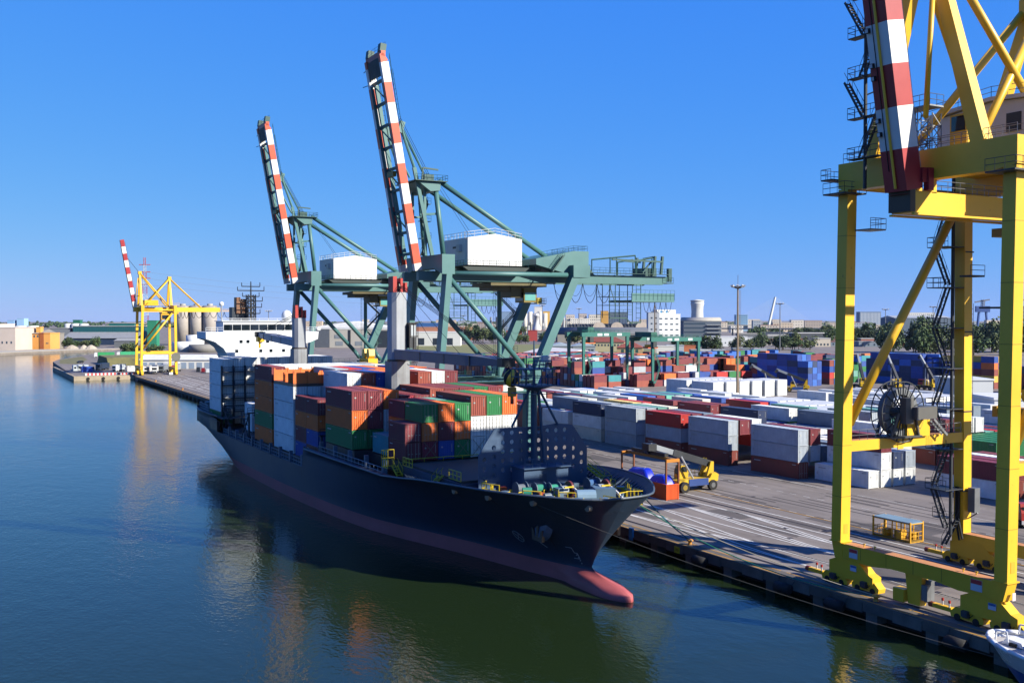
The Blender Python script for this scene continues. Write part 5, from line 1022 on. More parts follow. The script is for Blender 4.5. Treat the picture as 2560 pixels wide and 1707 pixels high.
ship_bays = [
 dict(y=131, L=L20, z=8.62, name='front row of deck', cols={0: mix('maroon/S/d maroon/S/d'), 1: mix('crimson/S/p orange/S/d green/S/d'), 2: mix('blue/S/p maroon/S/p orange/S/p'), 3: mix('green/S/p orange/S/d green/S/p')}),
]
block('ship', 'containers on the ship', SX0, PT, ship_bays)
block('ship', 'containers on the ship', SX0, PT, [dict(y=131, L=L40, z=8.62, name='front row of deck', pv={}, cols={4: mix('white/H/r white/H/r brown/H'), 5: mix('white/H/r white/H/r green/H'), 6: mix('white/H/r white/H/r orange/H')})])
block('ship', 'containers on the ship', SX0, PT, [dict(y=137.3, L=L20, z=8.62, name='second row of deck', pv={1: 16.4, 2: 16.4, 3: 16.4}, cols={0: mix('teal/H'), 1: mix('maroon/S orange/S maroon/S'), 2: mix('maroon/S red/S crimson/S'), 3: mix('green/S green/S sage/S')})])
block('ship', 'containers on the ship', WX, PT, [
 dict(y=145, L=L40, z=8.85, name='third row of deck', pv={i: 16.2 for i in range(4, 12)}, cols={0: mix('green/H orange/H maroon/H'), 1: mix('green/H maroon/H maroon/H'), 2: mix('white/H/r white/H/r orange/H'), 3: mix('maroon/S maroon/S crimson/S'), 4: mix('maroon/S maroon/S maroon/S/d'), 5: mix('maroon/H maroon/H brown/H'), 6: mix('maroon/H maroon/H maroon/H'), 7: mix('maroon/H maroon/H maroon/H'), 8: mix('green/H green/H green/H'), 9: mix('maroon/H maroon/H maroon/H')}),
 dict(y=161.2, L=L20, z=4.8, name='row behind the post', pv={i: 17 for i in range(1, 12)}, cols={0: mix('rust/S blue/S orange/S maroon/S/d'), 1: mix('navy/S maroon/S orange/S brown/S')}),
 dict(y=167.4, L=L20, z=4.8, name='rear of the post row', pv={0: 15, 1: 15}, cols={0: mix('blue/S maroon/S orange/S maroon/S')}),
 dict(y=161.2, L=L40, z=4.8, name='row behind the post', pv={i: 17 for i in range(1, 12)}, cols={2: mix('grey/H grey/H grey/H grey/H white/H/r'), 3: mix('rust/H rust/H rust/H rust/H brown/H'), 4: mix('blue/H blue/H blue/H blue/H blue/H'), 5: mix('orange/H orange/H orange/H orange/H orange/H'), 7: mix('orange/H orange/H orange/H orange/H brown/H'), 8: mix('white/H white/H white/H white/H white/H/r'), 9: mix('maroon/H maroon/H maroon/H maroon/H maroon/H')}),
 dict(y=174.5, L=L40, z=4.9, name='row under orange racks', pv={i: 19.2 for i in range(2, 12)}, cols={0: mix('white/H/r white/H/r white/H/r white/H/r'), 1: mix('white/H/r white/H/r white/H/r white/H/r'), 2: mix('white/H/r white/H/r white/H/r white/H/r'), 3: mix('white/H/r white/H/r white/H/r white/H/r grey/H'), 4: mix('white/H white/H white/H white/H red/H'), 5: mix('white/H white/H white/H white/H blue/H'), 6: mix('white/H white/H white/H white/H orange/H'), 8: mix('blue/H blue/H blue/H blue/H sky/H'), 9: mix('blue/H blue/H blue/H blue/H orange/H')}),
 dict(y=188, L=L40, z=4.9, name='row behind orange racks', pv={i: 17.5 for i in range(0, 12)}, cols={0: mix('orange/H green/H orange/H orange/H maroon/H'), **{i: mix('white/H white/H white/H white/H white/H/r') for i in range(1, 7)}, 7: mix('grey/H grey/H grey/H grey/H grey/H'), 8: mix('grey/H grey/H grey/H grey/H cream/H')}),
 dict(y=212, L=L20, z=4.9, name='low row before bridge', pv={}, cols={1: mix('white/H/r white/H/r'), 2: mix('white/H/r white/H/r'), 3: mix('white/H/r white/H/r')}),
 dict(y=227.5, L=L40, z=5.2, name='tall row before bridge', pv={i: 5 for i in range(0, 12)}, cols={0: mix('green/S white/H/r white/H/r white/H/r white/H/r'), **{i: mix('white/H/r white/H/r white/H/r white/H/r white/H/r') for i in range(1, 10)}}),
])
for i, s in enumerate(('first','second','third')):
    x = WX+PT*i+CW/2; y = 174.5
    f = thing('flat_rack', 'orange flat rack with end walls, %s stack from the water side, upon white containers' % s, 'flat rack', (x, y, 16.55), group='orange flat racks on the ship')
    om = CM['orange']
    MB().box(x-1.2,x+1.2,y,y+L40,16.52,17.0).obj('floor', P('#5a4438', rust=.4), f)
    for yy in (y, y+L40-.25): MB().box(x-1.2,x+1.2,yy,yy+.25,17.0,18.9).box(x-1.22,x-.95,yy-.02,yy+.27,17,19.2).box(x+.95,x+1.22,yy-.02,yy+.27,17,19.2).obj('end_wall', om, f)
    if i == 0: MB().box(x-1.2,x+1.2,y+3,y+3.2,17,18.7).box(x-1.2,x+1.2,y+6,y+6.2,17,18.7).obj('partition', om, f)
# lashing bars on the front stacks
lb = MB()
for i in (1, 3, 4):
    x = SX0+PT*i+CW/2; z = 8.7
    for s in (-1, 1): lb.tube((x-s*1.1,130.9,z+.1),(x+s*1.0,130.9,z+2.5),.035,4)
lo = lb.obj('lashing_bars', P('#8a7a68')); tag(lo, 'crossed steel lashing bars on the lowest front containers of the ship', 'lashing'); lo['kind'] = 'stuff'
# ---------- container yard behind the apron ----------
rng = random.Random(11)
YX = 131.0; YP = 2.95
PAL = ['white','grey','white','cream','maroon','rust','grey','red','slate','maroon','green','blue','sage','brown','white','navy']
def rc(n, pal=PAL): return ' '.join(rng.choice(pal)+'/H/'+rng.choice('ppd') for _ in range(n))
fix = {
 (0,1): 'rust/H/d grey/H grey/H', (0,2): 'rust/H grey/H grey/H', (0,3): 'rust/H grey/H red/H', (0,5): 'cream/H/d white/H/d navy/H',
 (1,0): 'white/H', (2,0): 'white/H white/H maroon/H', (3,0): 'white/H navy/H', (4,0): 'white/H grey/H',
 (1,1): 'cream/H grey/H maroon/H', (2,1): 'white/S slate/H', (1,2): 'grey/H navy/H maroon/H', (1,3): 'red/H red/H maroon/H', (2,2): 'white/H white/H white/H', (2,3): 'white/H white/H slate/H', (1,5): 'maroon/H slate/H grey/H', (3,5): 'grey/H red/H yellow/H', (4,5): 'grey/H red/H red/H',
 (1,6): 'brown/H navy/H slate/H', (2,6): 'brown/H navy/H cream/H', (0,6): 'cream/H white/H', (0,4): 'grey/H grey/H grey/H', (1,4): 'grey/H grey/H grey/H', (6,5): 'maroon/H sky/H', (7,5): 'maroon/H maroon/H maroon/H', (8,6): 'maroon/H sky/H sky/H', (9,6): 'maroon/H rust/H maroon/H', (10,6): 'blue/H aqua/H aqua/H', (11,6): 'blue/H slate/H slate/H', (12,6): 'blue/H aqua/H aqua/H', (13,6): 'blue/H blue/H blue/H',
 (7,4): 'white/H white/H maroon/H', (8,4): 'white/H white/H rust/H', (12,3): 'maroon/H sage/H sage/H', (13,3): 'maroon/H sage/H', (9,2): 'maroon/H slate/H', (10,2): 'maroon/H blue/H slate/H', (11,2): 'white/H white/H grey/H', (12,2): 'white/H red/H',
}
yb = [121.5, 134.7, 153.2, 167.8, 183.4, 197.2, 211.5, 226, 241, 256, 271]
names = ['nearest yard row','second yard row','third yard row','fourth yard row','fifth yard row','sixth yard row','seventh yard row','eighth yard row','ninth yard row','tenth yard row','eleventh yard row']
bays = []
for j, y in enumerate(yb):
    cols = {}
    for i in range(0, 27):
        if j == 0 and (i == 0 or 4 < i < 12 or i > 18): continue
        if j == 1 and 9 < i < 12: continue
        if j >= 9 and i < 8: continue
        if (i, j) in fix: cols[i] = mix(fix[(i, j)]); continue
        if j > 6 and rng.random() < .1: continue
        n = rng.choice((2,2,3)) if j < 7 else rng.choice((1,2,2))
        base = rng.choice(PAL) if rng.random() < .5 else None
        if i > 13 and j > 2: cols[i] = mix(' '.join('white/H/'+rng.choice('uup') for _ in range(min(2, n)))); continue
        cols[i] = mix(rc(n) if not base else ' '.join(base+'/H/'+rng.choice('pd') for _ in range(n)))
    if j == 0:
        for i in range(12, 19): cols[i] = mix('green/H green/H' if i > 12 else 'maroon/H green/H')
    bays.append(dict(y=y, L=L40, z=0, name=names[j], cols=cols))
block('yard', 'containers in the yard', YX, YP, bays, 'quay')
# stacks behind the right crane legs
for i, (x, y, sp) in enumerate(((144.3,103.2,'white/H/d maroon/H/d'),(147.2,103.2,'rust/H maroon/H'),(150.2,103.2,'white/H/d white/H/d'),(153.2,103.2,'maroon/H rust/H'),(148,84,'maroon/H rust/H maroon/H'),(151,84,'white/H maroon/H'),(154,84,'rust/H rust/H'))):
    z = 0
    for t, (c, h, k) in enumerate(mix(sp)): C(x, y, z, L40, h, c, k, 0, '%s container, %s, %s stack right of the yellow crane rear leg' % (c, ['bottom','upper','topmost'][t], ORN[i]), 'containers in the yard'); z += h
# ---------- far blocks ----------
def pile(x, y, spec, L=L20, alongx=False, where='', H=ST):
    z = 0
    for t, (c, h, k) in enumerate(mix(spec)):
        if alongx: C(x+L, y+CW/2, z, L, h, c, k, R(90), None, None)
        else: C(x+CW/2, y, z, L, h, c, k, 0, None, None)
        z += h
FPAL = ['maroon','rust','brown','maroon','red','orange','blue','navy','rust','green','teal','grey','rust','maroon','maroon','brown','white','blue']
for x0 in range(228, 312, 7):
    for y0 in range(348, 480, 3):
        if 236 < x0 < 244 and y0 < 366: continue
        if (y0-348) % 28 == 16: continue
        if y0 > 352 and rng.random() < .06: continue
        n = rng.choice((2,3,3,4,4)) if y0 > 358 else rng.choice((1,2,2))
        pile(x0, y0, ' '.join(rng.choice(FPAL)+'/S/'+rng.choice('ppd') for _ in range(n)), L20, True)
for i, (y, sp) in enumerate(((352,'blue orange orange'),(358.2,'green rust orange orange'),(364.4,'orange rust orange rust'),(370.6,'rust green orange orange'),(376.8,'maroon green green orange'))):
    for q in range(3): pile(305+q*2.7, y, ' '.join(c+'/S' for c in (sp.split() if q < 2 else reversed(sp.split()))), L20)
for i, y in enumerate((318.4,324.6,330.8,337,343.2)):
    for q in range(3): pile(315+q*2.6, y, ' '.join(rng.choice(('sky','blue','blue','sky','navy'))+'/S' for _ in range(4 if i == 0 else 5)), L20)
for i in range(5): pile(331+i*2.7, 322, ' '.join(rng.choice(('red','yellow','rust','blue','sky'))+'/S' for _ in range(4)), L20)
for i, y in enumerate((296,302.2,308.4,314.6,320.8,327)):
    for q in range(4): pile(365+q*2.6, y, ' '.join(rng.choice(('blue','blue','sky','navy'))+'/S' for _ in range(5 if q else (4 if i > 4 or i < 1 else 5))), L20)
for i, y in enumerate((270,276.2,282.4,288.6)):
    for q in range(3): pile(368+q*2.6, y, ' '.join(rng.choice(('orange','tan','blue','rust','maroon'))+'/S' for _ in range(rng.choice((3,4,5)))), L20)
for i, sp in enumerate(('green sage aqua green','orange orange red orange','green sage green')): pile(345+i*3.4, 334-i*3, ' '.join(c+'/S' for c in sp.split()), L20)
for i, y in enumerate((225,231.2,237.4,243.6,249.8)):
    for q in range(3): pile(352+q*2.6, y, ' '.join(rng.choice(('maroon','blue','rust','maroon','navy'))+'/S' for _ in range(4)), L20)
pile(349,200,'orange/S green/S orange/S'); pile(352,195,'orange/S green/S'); pile(346,206,'white/S white/S white/S white/S')
for x0 in range(330, 420, 8):
    for y0 in range(350, 460, 5):
        if rng.random() < .25: continue
        pile(x0, y0, ' '.join(rng.choice(('maroon','rust','blue','sky','teal','green','orange','navy'))+'/S/p' for _ in range(rng.choice((2,3,3,4)))), L20, rng.random() < .5)
for x in range(236, 270, 3): pile(x, 284+(x % 2), 'white/H/u white/H/u', L40)
for x in range(236, 262, 3): pile(x, 299, 'white/H/u white/H/u', L40)
for y, x0 in ((200,225),(214,232),(175,215),(160,214),(229,228)):
    for x in range(x0, x0+34, 3): pile(x, y, 'white/H/u' if rng.random() < .5 else 'white/H/p white/H/u', L40)
# red and blue 20-foot boxes on the road edge
pile(203,318,'red/S'); pile(206,318,'sky/S')
# largest 300 as individual things, the rest as one mass
def prio(s):
    d2 = s['x']**2+s['y']**2; return (100 if s['l'] and 'ship' in (s['g'] or '') else 1)*s['L']*s['H']/d2
SPEC.sort(key=prio, reverse=True)
seen = {}
for s in SPEC[:300]:
    if not s['l']:
        s['l'] = '%s container at the far end of the yard, %s' % (s['c'], 'beyond the gantry cranes'); s['g'] = 'containers in the yard'
    realise(s)
restm = MB(); mk = list(CM.keys())
for s in SPEC[300:]:
    restm.cur = mk.index(s['c']); w = CW/2; c, n = math.cos(s['r']), math.sin(s['r']); k0 = len(restm.v)
    restm.box(-w, w, 0, s['L'], 0, s['H']-.02)
    for j in range(k0, len(restm.v)):
        x, y, z = restm.v[j]; restm.v[j] = (s['x']+x*c-y*n, s['y']+x*n+y*c, s['z']+z+.01)
ro = restm.obj('far_container_stacks', [CM[k] for k in mk]); tag(ro, 'mass of coloured containers stacked far back in the yard', 'container'); ro['kind'] = 'stuff'
print('containers', len(SPEC))
# ================= yard vehicles and gear =================
TYRE = paint('tyre', '#1d1c1d', rough=.85, dirt=.2); HUBG = P('#5a5c5e', rough=.6)
def wheel(par, x, y, z, r, w, ax='y', hub=None):
    a = Vector((0,w/2,0)) if ax == 'y' else Vector((w/2,0,0)); c = Vector((x,y,z))
    t = MB().tube(c-a,c+a,r,18).obj('wheel', TYRE, par); MB().tube(c-a*1.04,c+a*1.04,r*.5,12).obj('rim', hub or HUBG, t); return t
def reach_stacker(label, loc, rz, c1, c2, boomang=24, blen=11.5, group='reach stackers'):
    """local frame: rear at -x ... front (boom tip) at +x"""
    T = thing('reach_stacker', label, 'reach stacker', loc, rz, group, True); m1 = P(c1, rough=.45, dirt=.2); m2 = P(c2, rough=.45, dirt=.15)
    ch = MB().prism([(-5.0,1.5),(-5.2,2.4),(-3.8,2.7),(-3.4,2.0),(1.6,2.0),(2.2,1.8),(2.9,1.9),(3.0,1.2),(1.6,.9),(-3.2,.9)][::-1],'y',-1.55,1.55).obj('chassis', m1, T)
    for s in (-1, 1):
        MB().box(-3.0,1.0,s*1.57-.1,s*1.57+.1,.95,2.05).obj('side_panel', m2, ch)
        wheel(T, 2.2, s*1.75, .9, .9, .85, 'y', P('#8a7420')); wheel(T, -3.9, s*1.5, .85, .85, .6)
    MB().prism([(-5.3,1.4),(-5.4,2.5),(-4.6,2.9),(-3.9,2.7),(-3.6,1.6)][::-1],'y',-1.3,1.3).obj('counterweight', m1, T)
    cb = MB().prism([(-.2,2.0),(-.3,3.2),(0,4.1),(1.2,4.1),(1.6,3.2),(1.6,2.0)][::-1],'y',-1.6,-.2).obj('cab', m1, T)
    MB().prism([(.0,3.0),(.15,3.95),(1.1,3.95),(1.45,3.1)][::-1],'y',-1.63,-.17).obj('window', glass(), cab_ := cb); MB().box(1.55,1.63,-1.45,-.35,2.7,3.6).obj('windscreen', glass(), cb)
    piv = Vector((-4.2,.0,4.2)); d = Vector((math.cos(R(boomang)),0,math.sin(R(boomang)))); tip = piv+d*blen
    MB().prism([(-4.6,2.4),(-4.6,4.6),(-4.0,4.6),(-3.2,2.3)][::-1],'y',-1.0,-.6).obj('boom_bracket', m1, T); MB().prism([(-4.6,2.4),(-4.6,4.6),(-4.0,4.6),(-3.2,2.3)][::-1],'y',.6,1.0).obj('boom_bracket', m1, T)
    bg_ = P('#34373c', rough=.45, dirt=.25, metal=.2); b = MB().beam(piv-d*.5,piv+d*blen*.62,.95,1.1).obj('boom', bg_, T); MB().beam(piv+d*blen*.5,tip,.72,.85).obj('inner_boom', P('#8c9298', rough=.4), b)
    MB().beam(tip-d*.5,tip+Vector((.5,0,-1.3)),.9,.9).obj('boom_head', P('#22242a'), b)
    for s in (-1, 1): MB().tube((-.5,s*.75,2.0),piv+d*blen*.5+Vector((0,s*.5,-.3)),.18,8).obj('lift_cylinder', P('#b8bcc0', rough=.3, metal=.5), T)
    MB().rail([(-3.4,-1.5,2.1),(-.4,-1.5,2.1)],1.0,.8,.05).stair((-3.4,-1.2,2.1),(-4.6,-1.2,4.0),.6,6).obj('handrail', HY, T)
    return T, tip
# hero reach stacker on the apron with the top-lift frame over a tarpaulin load
rs, tip = reach_stacker('blue and yellow reach stacker lifting a frame over the tarpaulin load', (106.8,134.9,0), R(180), '#d2ac1e', '#24407c', 17, 12.6)
sx, sy = 99.0, 134.9
tf = thing('lifting_frame', 'long yellow and rust lifting frame with four legs above the blue tarpaulins', 'spreader', (sx,sy,0))
MB().box(sx-.4,sx+.4,128.9,140.9,6.05,6.5).obj('main_beam', P('#8a6420', rust=.45), tf); MB().box(sx-.35,sx+.35,130.4,139.4,6.6,7.1).obj('telescopic_beam', P('#1e2024'), tf)
MB().box(sx-.8,sx+.8,134.0,135.8,7.1,8.2).obj('rotator', P('#26282c'), tf)
for y in (128.9, 140.9):
    MB().box(sx-1.25,sx+1.25,y-.18,y+.18,5.9,6.4).obj('end_beam', P('#c07a1c', rust=.4), tf)
    for s in (-1, 1): MB().box(sx+s*1.2-.12,sx+s*1.2+.12,y-.14,y+.14,2.6,6.2).obj('leg', P('#7a4424', rust=.5), tf)
ot = thing('open_top_container', 'orange open top container under the lifting frame on the apron', 'container', (sx,sy,0))
om = MB().box(sx-1.219,sx-1.09,128.8,141,0,.15).box(sx+1.09,sx+1.219,128.8,141,0,.15).box(sx-1.2,sx+1.2,128.9,140.9,.05,.12)
_wall(om,128.92,140.9,.12,2.35,sx-1.2,.05,'y',.28,-1); _wall(om,128.92,140.9,.12,2.35,sx+1.2,.05,'y',.28,1); _wall(om,sx-1.1,sx+1.1,.12,2.35,128.82,.05,'x',.25,-1); _wall(om,sx-1.1,sx+1.1,.12,2.35,140.98,.05,'x',.25,1)
om.box(sx-1.22,sx-1.08,128.78,128.92,0,2.5).box(sx+1.08,sx+1.22,128.78,128.92,0,2.5).box(sx-1.22,sx-1.08,140.9,141.02,0,2.5).box(sx+1.08,sx+1.22,140.9,141.02,0,2.5).box(sx-1.22,sx+1.22,128.79,128.9,2.35,2.48).box(sx-1.215,sx-1.1,128.9,140.9,2.35,2.47).box(sx+1.1,sx+1.215,128.9,140.9,2.35,2.47)
om.obj('walls', paint('bright_orange','#dc5a1e',rough=.5,dirt=.15), ot)
for k, (y0, y1, h, lab) in enumerate(((129.3,134.0,3.7,'crumpled blue tarpaulin hump nearest in the orange open container'),(134.2,140.6,4.2,'larger blue tarpaulin hump farther back in the orange open container'))):
    mb = MB(); nx, ny = 10, 16; rr = random.Random(k+3); vs = []
    for j in range(ny+1):
        for i in range(nx+1):
            u, v = i/nx, j/ny; e = min(1, 5.5*min(u,1-u))*min(1, 5.0*min(v,1-v)); vs.append((sx-1.12+2.24*u, y0+(y1-y0)*v, 2.3+(h-2.3)*(e**.6)*(1-.28*abs(2*u-1)**2)*(.9+.08*math.sin(5*v+k)+.05*math.sin(9*u+3*v)+.015*rr.uniform(-1,1))))
    mb.add(vs, [(j*(nx+1)+i,j*(nx+1)+i+1,(j+1)*(nx+1)+i+1,(j+1)*(nx+1)+i) for j in range(ny) for i in range(nx)])
    t = thing('tarpaulin', lab, 'tarpaulin', (sx,(y0+y1)/2,2.3), group='blue tarpaulins'); mb.obj('sheet', paint('tarp_blue','#1a2fc4',rough=.35,dirt=.1), t, True)
    MB().tube((sx-1.14,y0+2.2,2.6),(sx+.2,y0+2.0,h+.06),.03,4).obj('rope', P('#c8c8c8'), t)
# man cage (lashing platform)
cx0, cx1, cy0, cy1 = 106.0, 108.44, 89.4, 95.46; CY = paint('cage_yellow','#d8a01c',rough=.5,dirt=.15,rust=.15)
mc = thing('lashing_cage', 'yellow open steel cage with grey roof standing by the landside rail', 'cage', ((cx0+cx1)/2,(cy0+cy1)/2,0))
MB().box(cx0,cx1,cy0,cy1,.1,.28).obj('floor', P('#8a6a1c', dirt=.3), mc); MB().box(cx0,cx1,cy0,cy1,2.45,2.56).obj('roof', P('#7f9aa8', rough=.6, dirt=.25), mc)
for x in (cx0+.08, cx1-.08):
    for y in (cy0+.08, cy1-.08): MB().box(x-.09,x+.09,y-.09,y+.09,.08,2.6).obj('corner_post', CY, mc)
    MB().box(x-.07,x+.07,cy0,cy1,2.32,2.45).obj('top_rail', CY, mc); MB().box(x-.07,x+.07,cy0,cy1,.0,.2).obj('bottom_rail', CY, mc)
    for y in (cy0+1.5,cy0+2.9,cy0+4.2): MB().box(x-.05,x+.05,y-.06,y+.06,.2,2.4).obj('side_post', CY, mc)
    MB().rail([(x,cy0+.1,.3),(x,cy1-.1,.3)],1.0,1.0,.035,1).obj('side_railing', CY, mc)
for y in (cy0+.08, cy1-.08): MB().box(cx0,cx1,y-.07,y+.07,2.32,2.45).box(cx0,cx1,y-.07,y+.07,0,.2).rail([(cx0+.1,y,.3),(cx1-.1,y,.3)],1.0,.8,.04,1).obj('end_frame', CY, mc)
for x, y, s in ((106.5,91.2,.5),(107.6,92.3,.6),(106.6,93.6,.45),(107.8,90.4,.5)): MB().box(x-s,x+s,y-s*.8,y+s*.8,.28,1.1).obj('tool_bin', CY, mc)
# terminal tractors
def tractor(label, loc, rz, c='#a82c1c'):
    T = thing('terminal_tractor', label, 'tractor', loc, rz, 'red terminal tractors', True); m = P(c, rough=.4, dirt=.2)
    MB().box(-2.6,3.0,-.9,.9,.7,1.1).obj('chassis', P('#2a2a2c'), T); cb = MB().prism([(.6,1.1),(.6,3.1),(1.0,3.3),(2.4,3.3),(2.9,2.1),(3.0,1.1)][::-1],'y',-1.2,1.2).obj('cab', m, T)
    MB().prism([(.9,2.1),(1.0,3.1),(2.35,3.1),(2.7,2.1)][::-1],'y',-1.23,1.23).obj('side_window', glass(), cb); MB().box(2.6,2.75,-1.0,1.0,2.1,2.9).obj('windscreen', glass(), cb); MB().box(2.98,3.12,-1.2,1.2,.6,1.1).obj('bumper', P('#c8c8c8'), T)
    for x in (-1.6, 1.9):
        for s in (-1, 1): wheel(T, x, s*.95, .52, .52, .45)
    return T
tractor('red terminal tractor behind the right yellow crane leg', (129.2,90.2,0), R(235))
tractor('small red tractor parked before the tall blue stacks', (352,291,0), R(200)); tractor('red tractor beside the parked reach stackers', (338,292,0), R(170))
reach_stacker('yellow reach stacker working beside the orange stack', (282,307,0), R(150), '#d2ac1e','#2a4a86', 30, 12)
reach_stacker('yellow reach stacker with lowered boom before the blue stacks', (286,296,0), R(140), '#d2ac1e','#2a4a86', 22, 12)
for i, (x, y, l) in enumerate(((322,297,'leftmost of three parked reach stackers with grey booms raised'),(330,288,'middle one of three parked reach stackers with raised booms'),(340,280,'rightmost of three parked reach stackers with raised booms'))): reach_stacker(l, (x,y,0), R(60+i*12), '#c8a41e','#3a3a3c', 52, 12)
# rubber tyred gantry cranes
RG = paint('gantry_teal','#1c6a60',rough=.5,dirt=.15)
def rtg(label, x0, x1, y0, y1, zt, trol):
    T = thing('yard_gantry_crane', label, 'crane', ((x0+x1)/2,(y0+y1)/2,0), group='green rubber tyred gantry cranes')
    for x in (x0, x1):
        for y in (y0, y1): MB().beam((x,y,2.0),(x,y,zt-1.4),.7,.9,(1,0,0),1.0,1.3).obj('leg', RG, T)
        MB().box(x-.6,x+.6,y0-1.5,y1+1.5,1.4,2.4).obj('sill_beam', RG, T)
        for y in (y0-.5, y0+1.4, y1-1.4, y1+.5): wheel(T, x, y, .75, .75, .6, 'x')
    for y in (y0, y1):
        MB().box(x0-1.2,x1+1.2,y-.6,y+.6,zt-1.7,zt).obj('girder', RG, T)
        for q in (.35, .5, .8): xx = x0+(x1-x0)*q; MB().box(xx-1.2,xx+1.2,y-.64,y-.6,zt-1.4,zt-.4).obj('name_panel', P('#c4ccd0'), T)
    MB().rail([(x0-1,y0-.6,zt),(x1+1,y0-.6,zt)],1.1,2,.06).obj('girder_railing', RG, T)
    tx = x0+(x1-x0)*trol; MB().box(tx-3,tx+3,y0-.4,y1+.4,zt+.1,zt+.7).box(tx-2,tx+1,y0+1,y1-2,zt+.7,zt+2.2).rail([(tx-3,y0-.4,zt+.7),(tx+3,y0-.4,zt+.7)],1,1.5,.06).obj('trolley', P('#2a6a5c', dirt=.3), T)
    sp = MB().box(tx-3.0,tx+3.0,y0+3,y0+5.4,zt-4.6,zt-3.9).obj('spreader', P('#e0641e'), T); MB().box(tx-2.4,tx+2.4,y0+3.4,y0+5,zt-3.9,zt-3.0).obj('head_block', YEL, sp)
    for q in (-2, 2): MB().tube((tx+q,y0+4.2,zt-3),(tx+q,y0+4.2,zt),.08,4).obj('hoist_rope', BLK, T)
    MB().box(tx-2.4,tx-.6,y0-1.2,y0+.8,zt-4.2,zt-1.8).obj('driver_cab', P('#2c3436'), T)
    MB().stair((x0+.8,y0-.9,2),(x0+3.0,y0-.9,8),.8,10).stair((x0+3,y0-.9,8),(x0+.8,y0-.9,14),.8,10).obj('access_stair', RG, T)
    MB().box(x1-2.8,x1-.8,y0-1.5,y0+2,2.4,5.6).obj('engine_house', P('#b8bcc0'), T)
    rl = MB()
    for i in range(28): a = 2*math.pi*i/28; rl.tube((x1-2+.0,y0-1.6,9.5),(x1-2+2.6*math.cos(a),y0-1.6,9.5+2.6*math.sin(a)),.07,4)
    rl.obj('cable_reel', P('#6a5a54'), T); return T
rtg('green yard gantry with orange spreader, left of the two behind the containers', 229.3, 251, 358, 369.5, 22.5, .22)
rtg('green yard gantry crane, right of the two, before the white office block', 256.5, 280.5, 347.5, 362, 20.4, .08)
# high-mast yard lamps
RUST = paint('mast_rust','#8a7862',rough=.7,dirt=.3,rust=.5,rustcol='#6a4630'); 
def mast(label, x, y, h, r=.35, mat=None, crown=True, ladder=False, big=1.0):
    T = thing('lamp_mast', label, 'lamp mast', (x,y,0), group='tall lamp masts')
    MB().tube((x,y,0),(x,y,h-1),r,8,r*.55).obj('pole', mat or GALV, T)
    c = MB().lathe((x,y,h-1.2),[(.4*big,0),(1.5*big,.6),(1.5*big,.75),(.4*big,.75)],10).obj('crown_ring', P('#4a4c4c'), T)
    for i in range(8): a = 2*math.pi*i/8; MB().beam((x+1.3*big*math.cos(a),y+1.3*big*math.sin(a),h-.75),(x+1.8*big*math.cos(a),y+1.8*big*math.sin(a),h-.1),.5*big,.3*big).obj('floodlight', P('#b8bcc0', rough=.3), c)
    if ladder: MB().ladder((x+.55,y-.4,2),(x+.55,y-.4,h-1.4),(1,0,0),.5,.7,.05).obj('ladder', mat or GALV, T); MB().tube((x,y,h-.4),(x,y,h+3),.08,5).obj('aerial', GALV, T); MB().box(x-.9,x+.4,y-.6,y+.4,3.8,5.2).obj('control_box', P('#5a5048'), T)
mast('tall rusty lamp mast rising from the white containers', 213, 245, 38.6, .45, RUST, ladder=True, big=1.25)
mast('rusty lamp mast between the two yard gantries', 269, 363, 36.3, .4, RUST, ladder=True, big=1.2)
for l, x, y, h in (('lamp mast beside the cable bridge pylon',624,664,41.4),('slim lamp mast before the arched hangar',671,1058,40.6),('lamp mast before the refinery chimney',606,1035,44),('lamp mast seen between the green crane legs',517,1062,32),('lamp mast by the tree belt, left one',837,739,38),('lamp mast by the tree belt, right one',838,682,40),('lamp mast before the grey hangar',328,846,40),('lamp mast behind the ship bridge',273,991,36),('lamp mast behind the farther green crane',255,658,37.4)): mast(l, x, y, h, .55, GALV, big=2.0)
# trucks and vans near the far crane
def truck(label, loc, rz, cab='#d8dadc', box='#cfd2d4', L=12, grp='trucks near the far crane'):
    T = thing('truck', label, 'truck', loc, rz, grp, True); cm = P(cab, rough=.35); bm = P(box, rough=.55)
    c = MB().prism([(0,.6),(0,3.3),(.5,3.7),(2.2,3.7),(2.2,.6)][::-1],'y',-1.25,1.25).obj('cab', cm, T); MB().box(-.05,.0,-1.1,1.1,2.0,3.1).obj('windscreen', glass(), c); MB().box(-.08,-.02,-1.0,1.0,.7,1.4).obj('grille', P('#3a3c40'), c)
    MB().box(2.5,2.5+L,-1.25,1.25,1.1,3.9).obj('box_body', bm, T); MB().box(.4,2.5+L,-.5,.5,.6,1.1).obj('chassis', P('#222224'), T)
    for x in (1.2, 4.0, 2.5+L-1.2, 2.5+L-2.5):
        for s in (-1, 1): wheel(T, x, s*1.05, .5, .5, .4)
truck('white lorry with cream trailer, left one under the far yellow crane', (89,552,0), R(80), box='#d8cfb0'); truck('white lorry, second one under the far yellow crane', (92.6,551,0), R(80), box='#3a4250'); truck('grey lorry parked right behind the white lorries', (97.4,560,0), R(70), '#6a7078','#8a9098'); truck('red lorry with grey trailer by the far crane rear leg', (104,560,0), R(70), '#a01c24','#a8aaac')
truck('white and blue lorry beside the white warehouse', (113.5,596,0), R(150), box='#e0e2e4', L=6); truck('green curtain lorry on the far mole', (92.7,798,0), R(-15), box='#3aa060', L=11); truck('second green curtain lorry by the round tree', (109,805,0), R(-15), box='#45b07a', L=12); truck('dark lorry parked on the mole behind the barrier', (71,597,0), R(60), '#3a4658','#2c3a50', 10); truck('white lorry tail on the mole by the white wall', (77,580,0), R(40), '#d8dce0','#b8c0c8', 5)
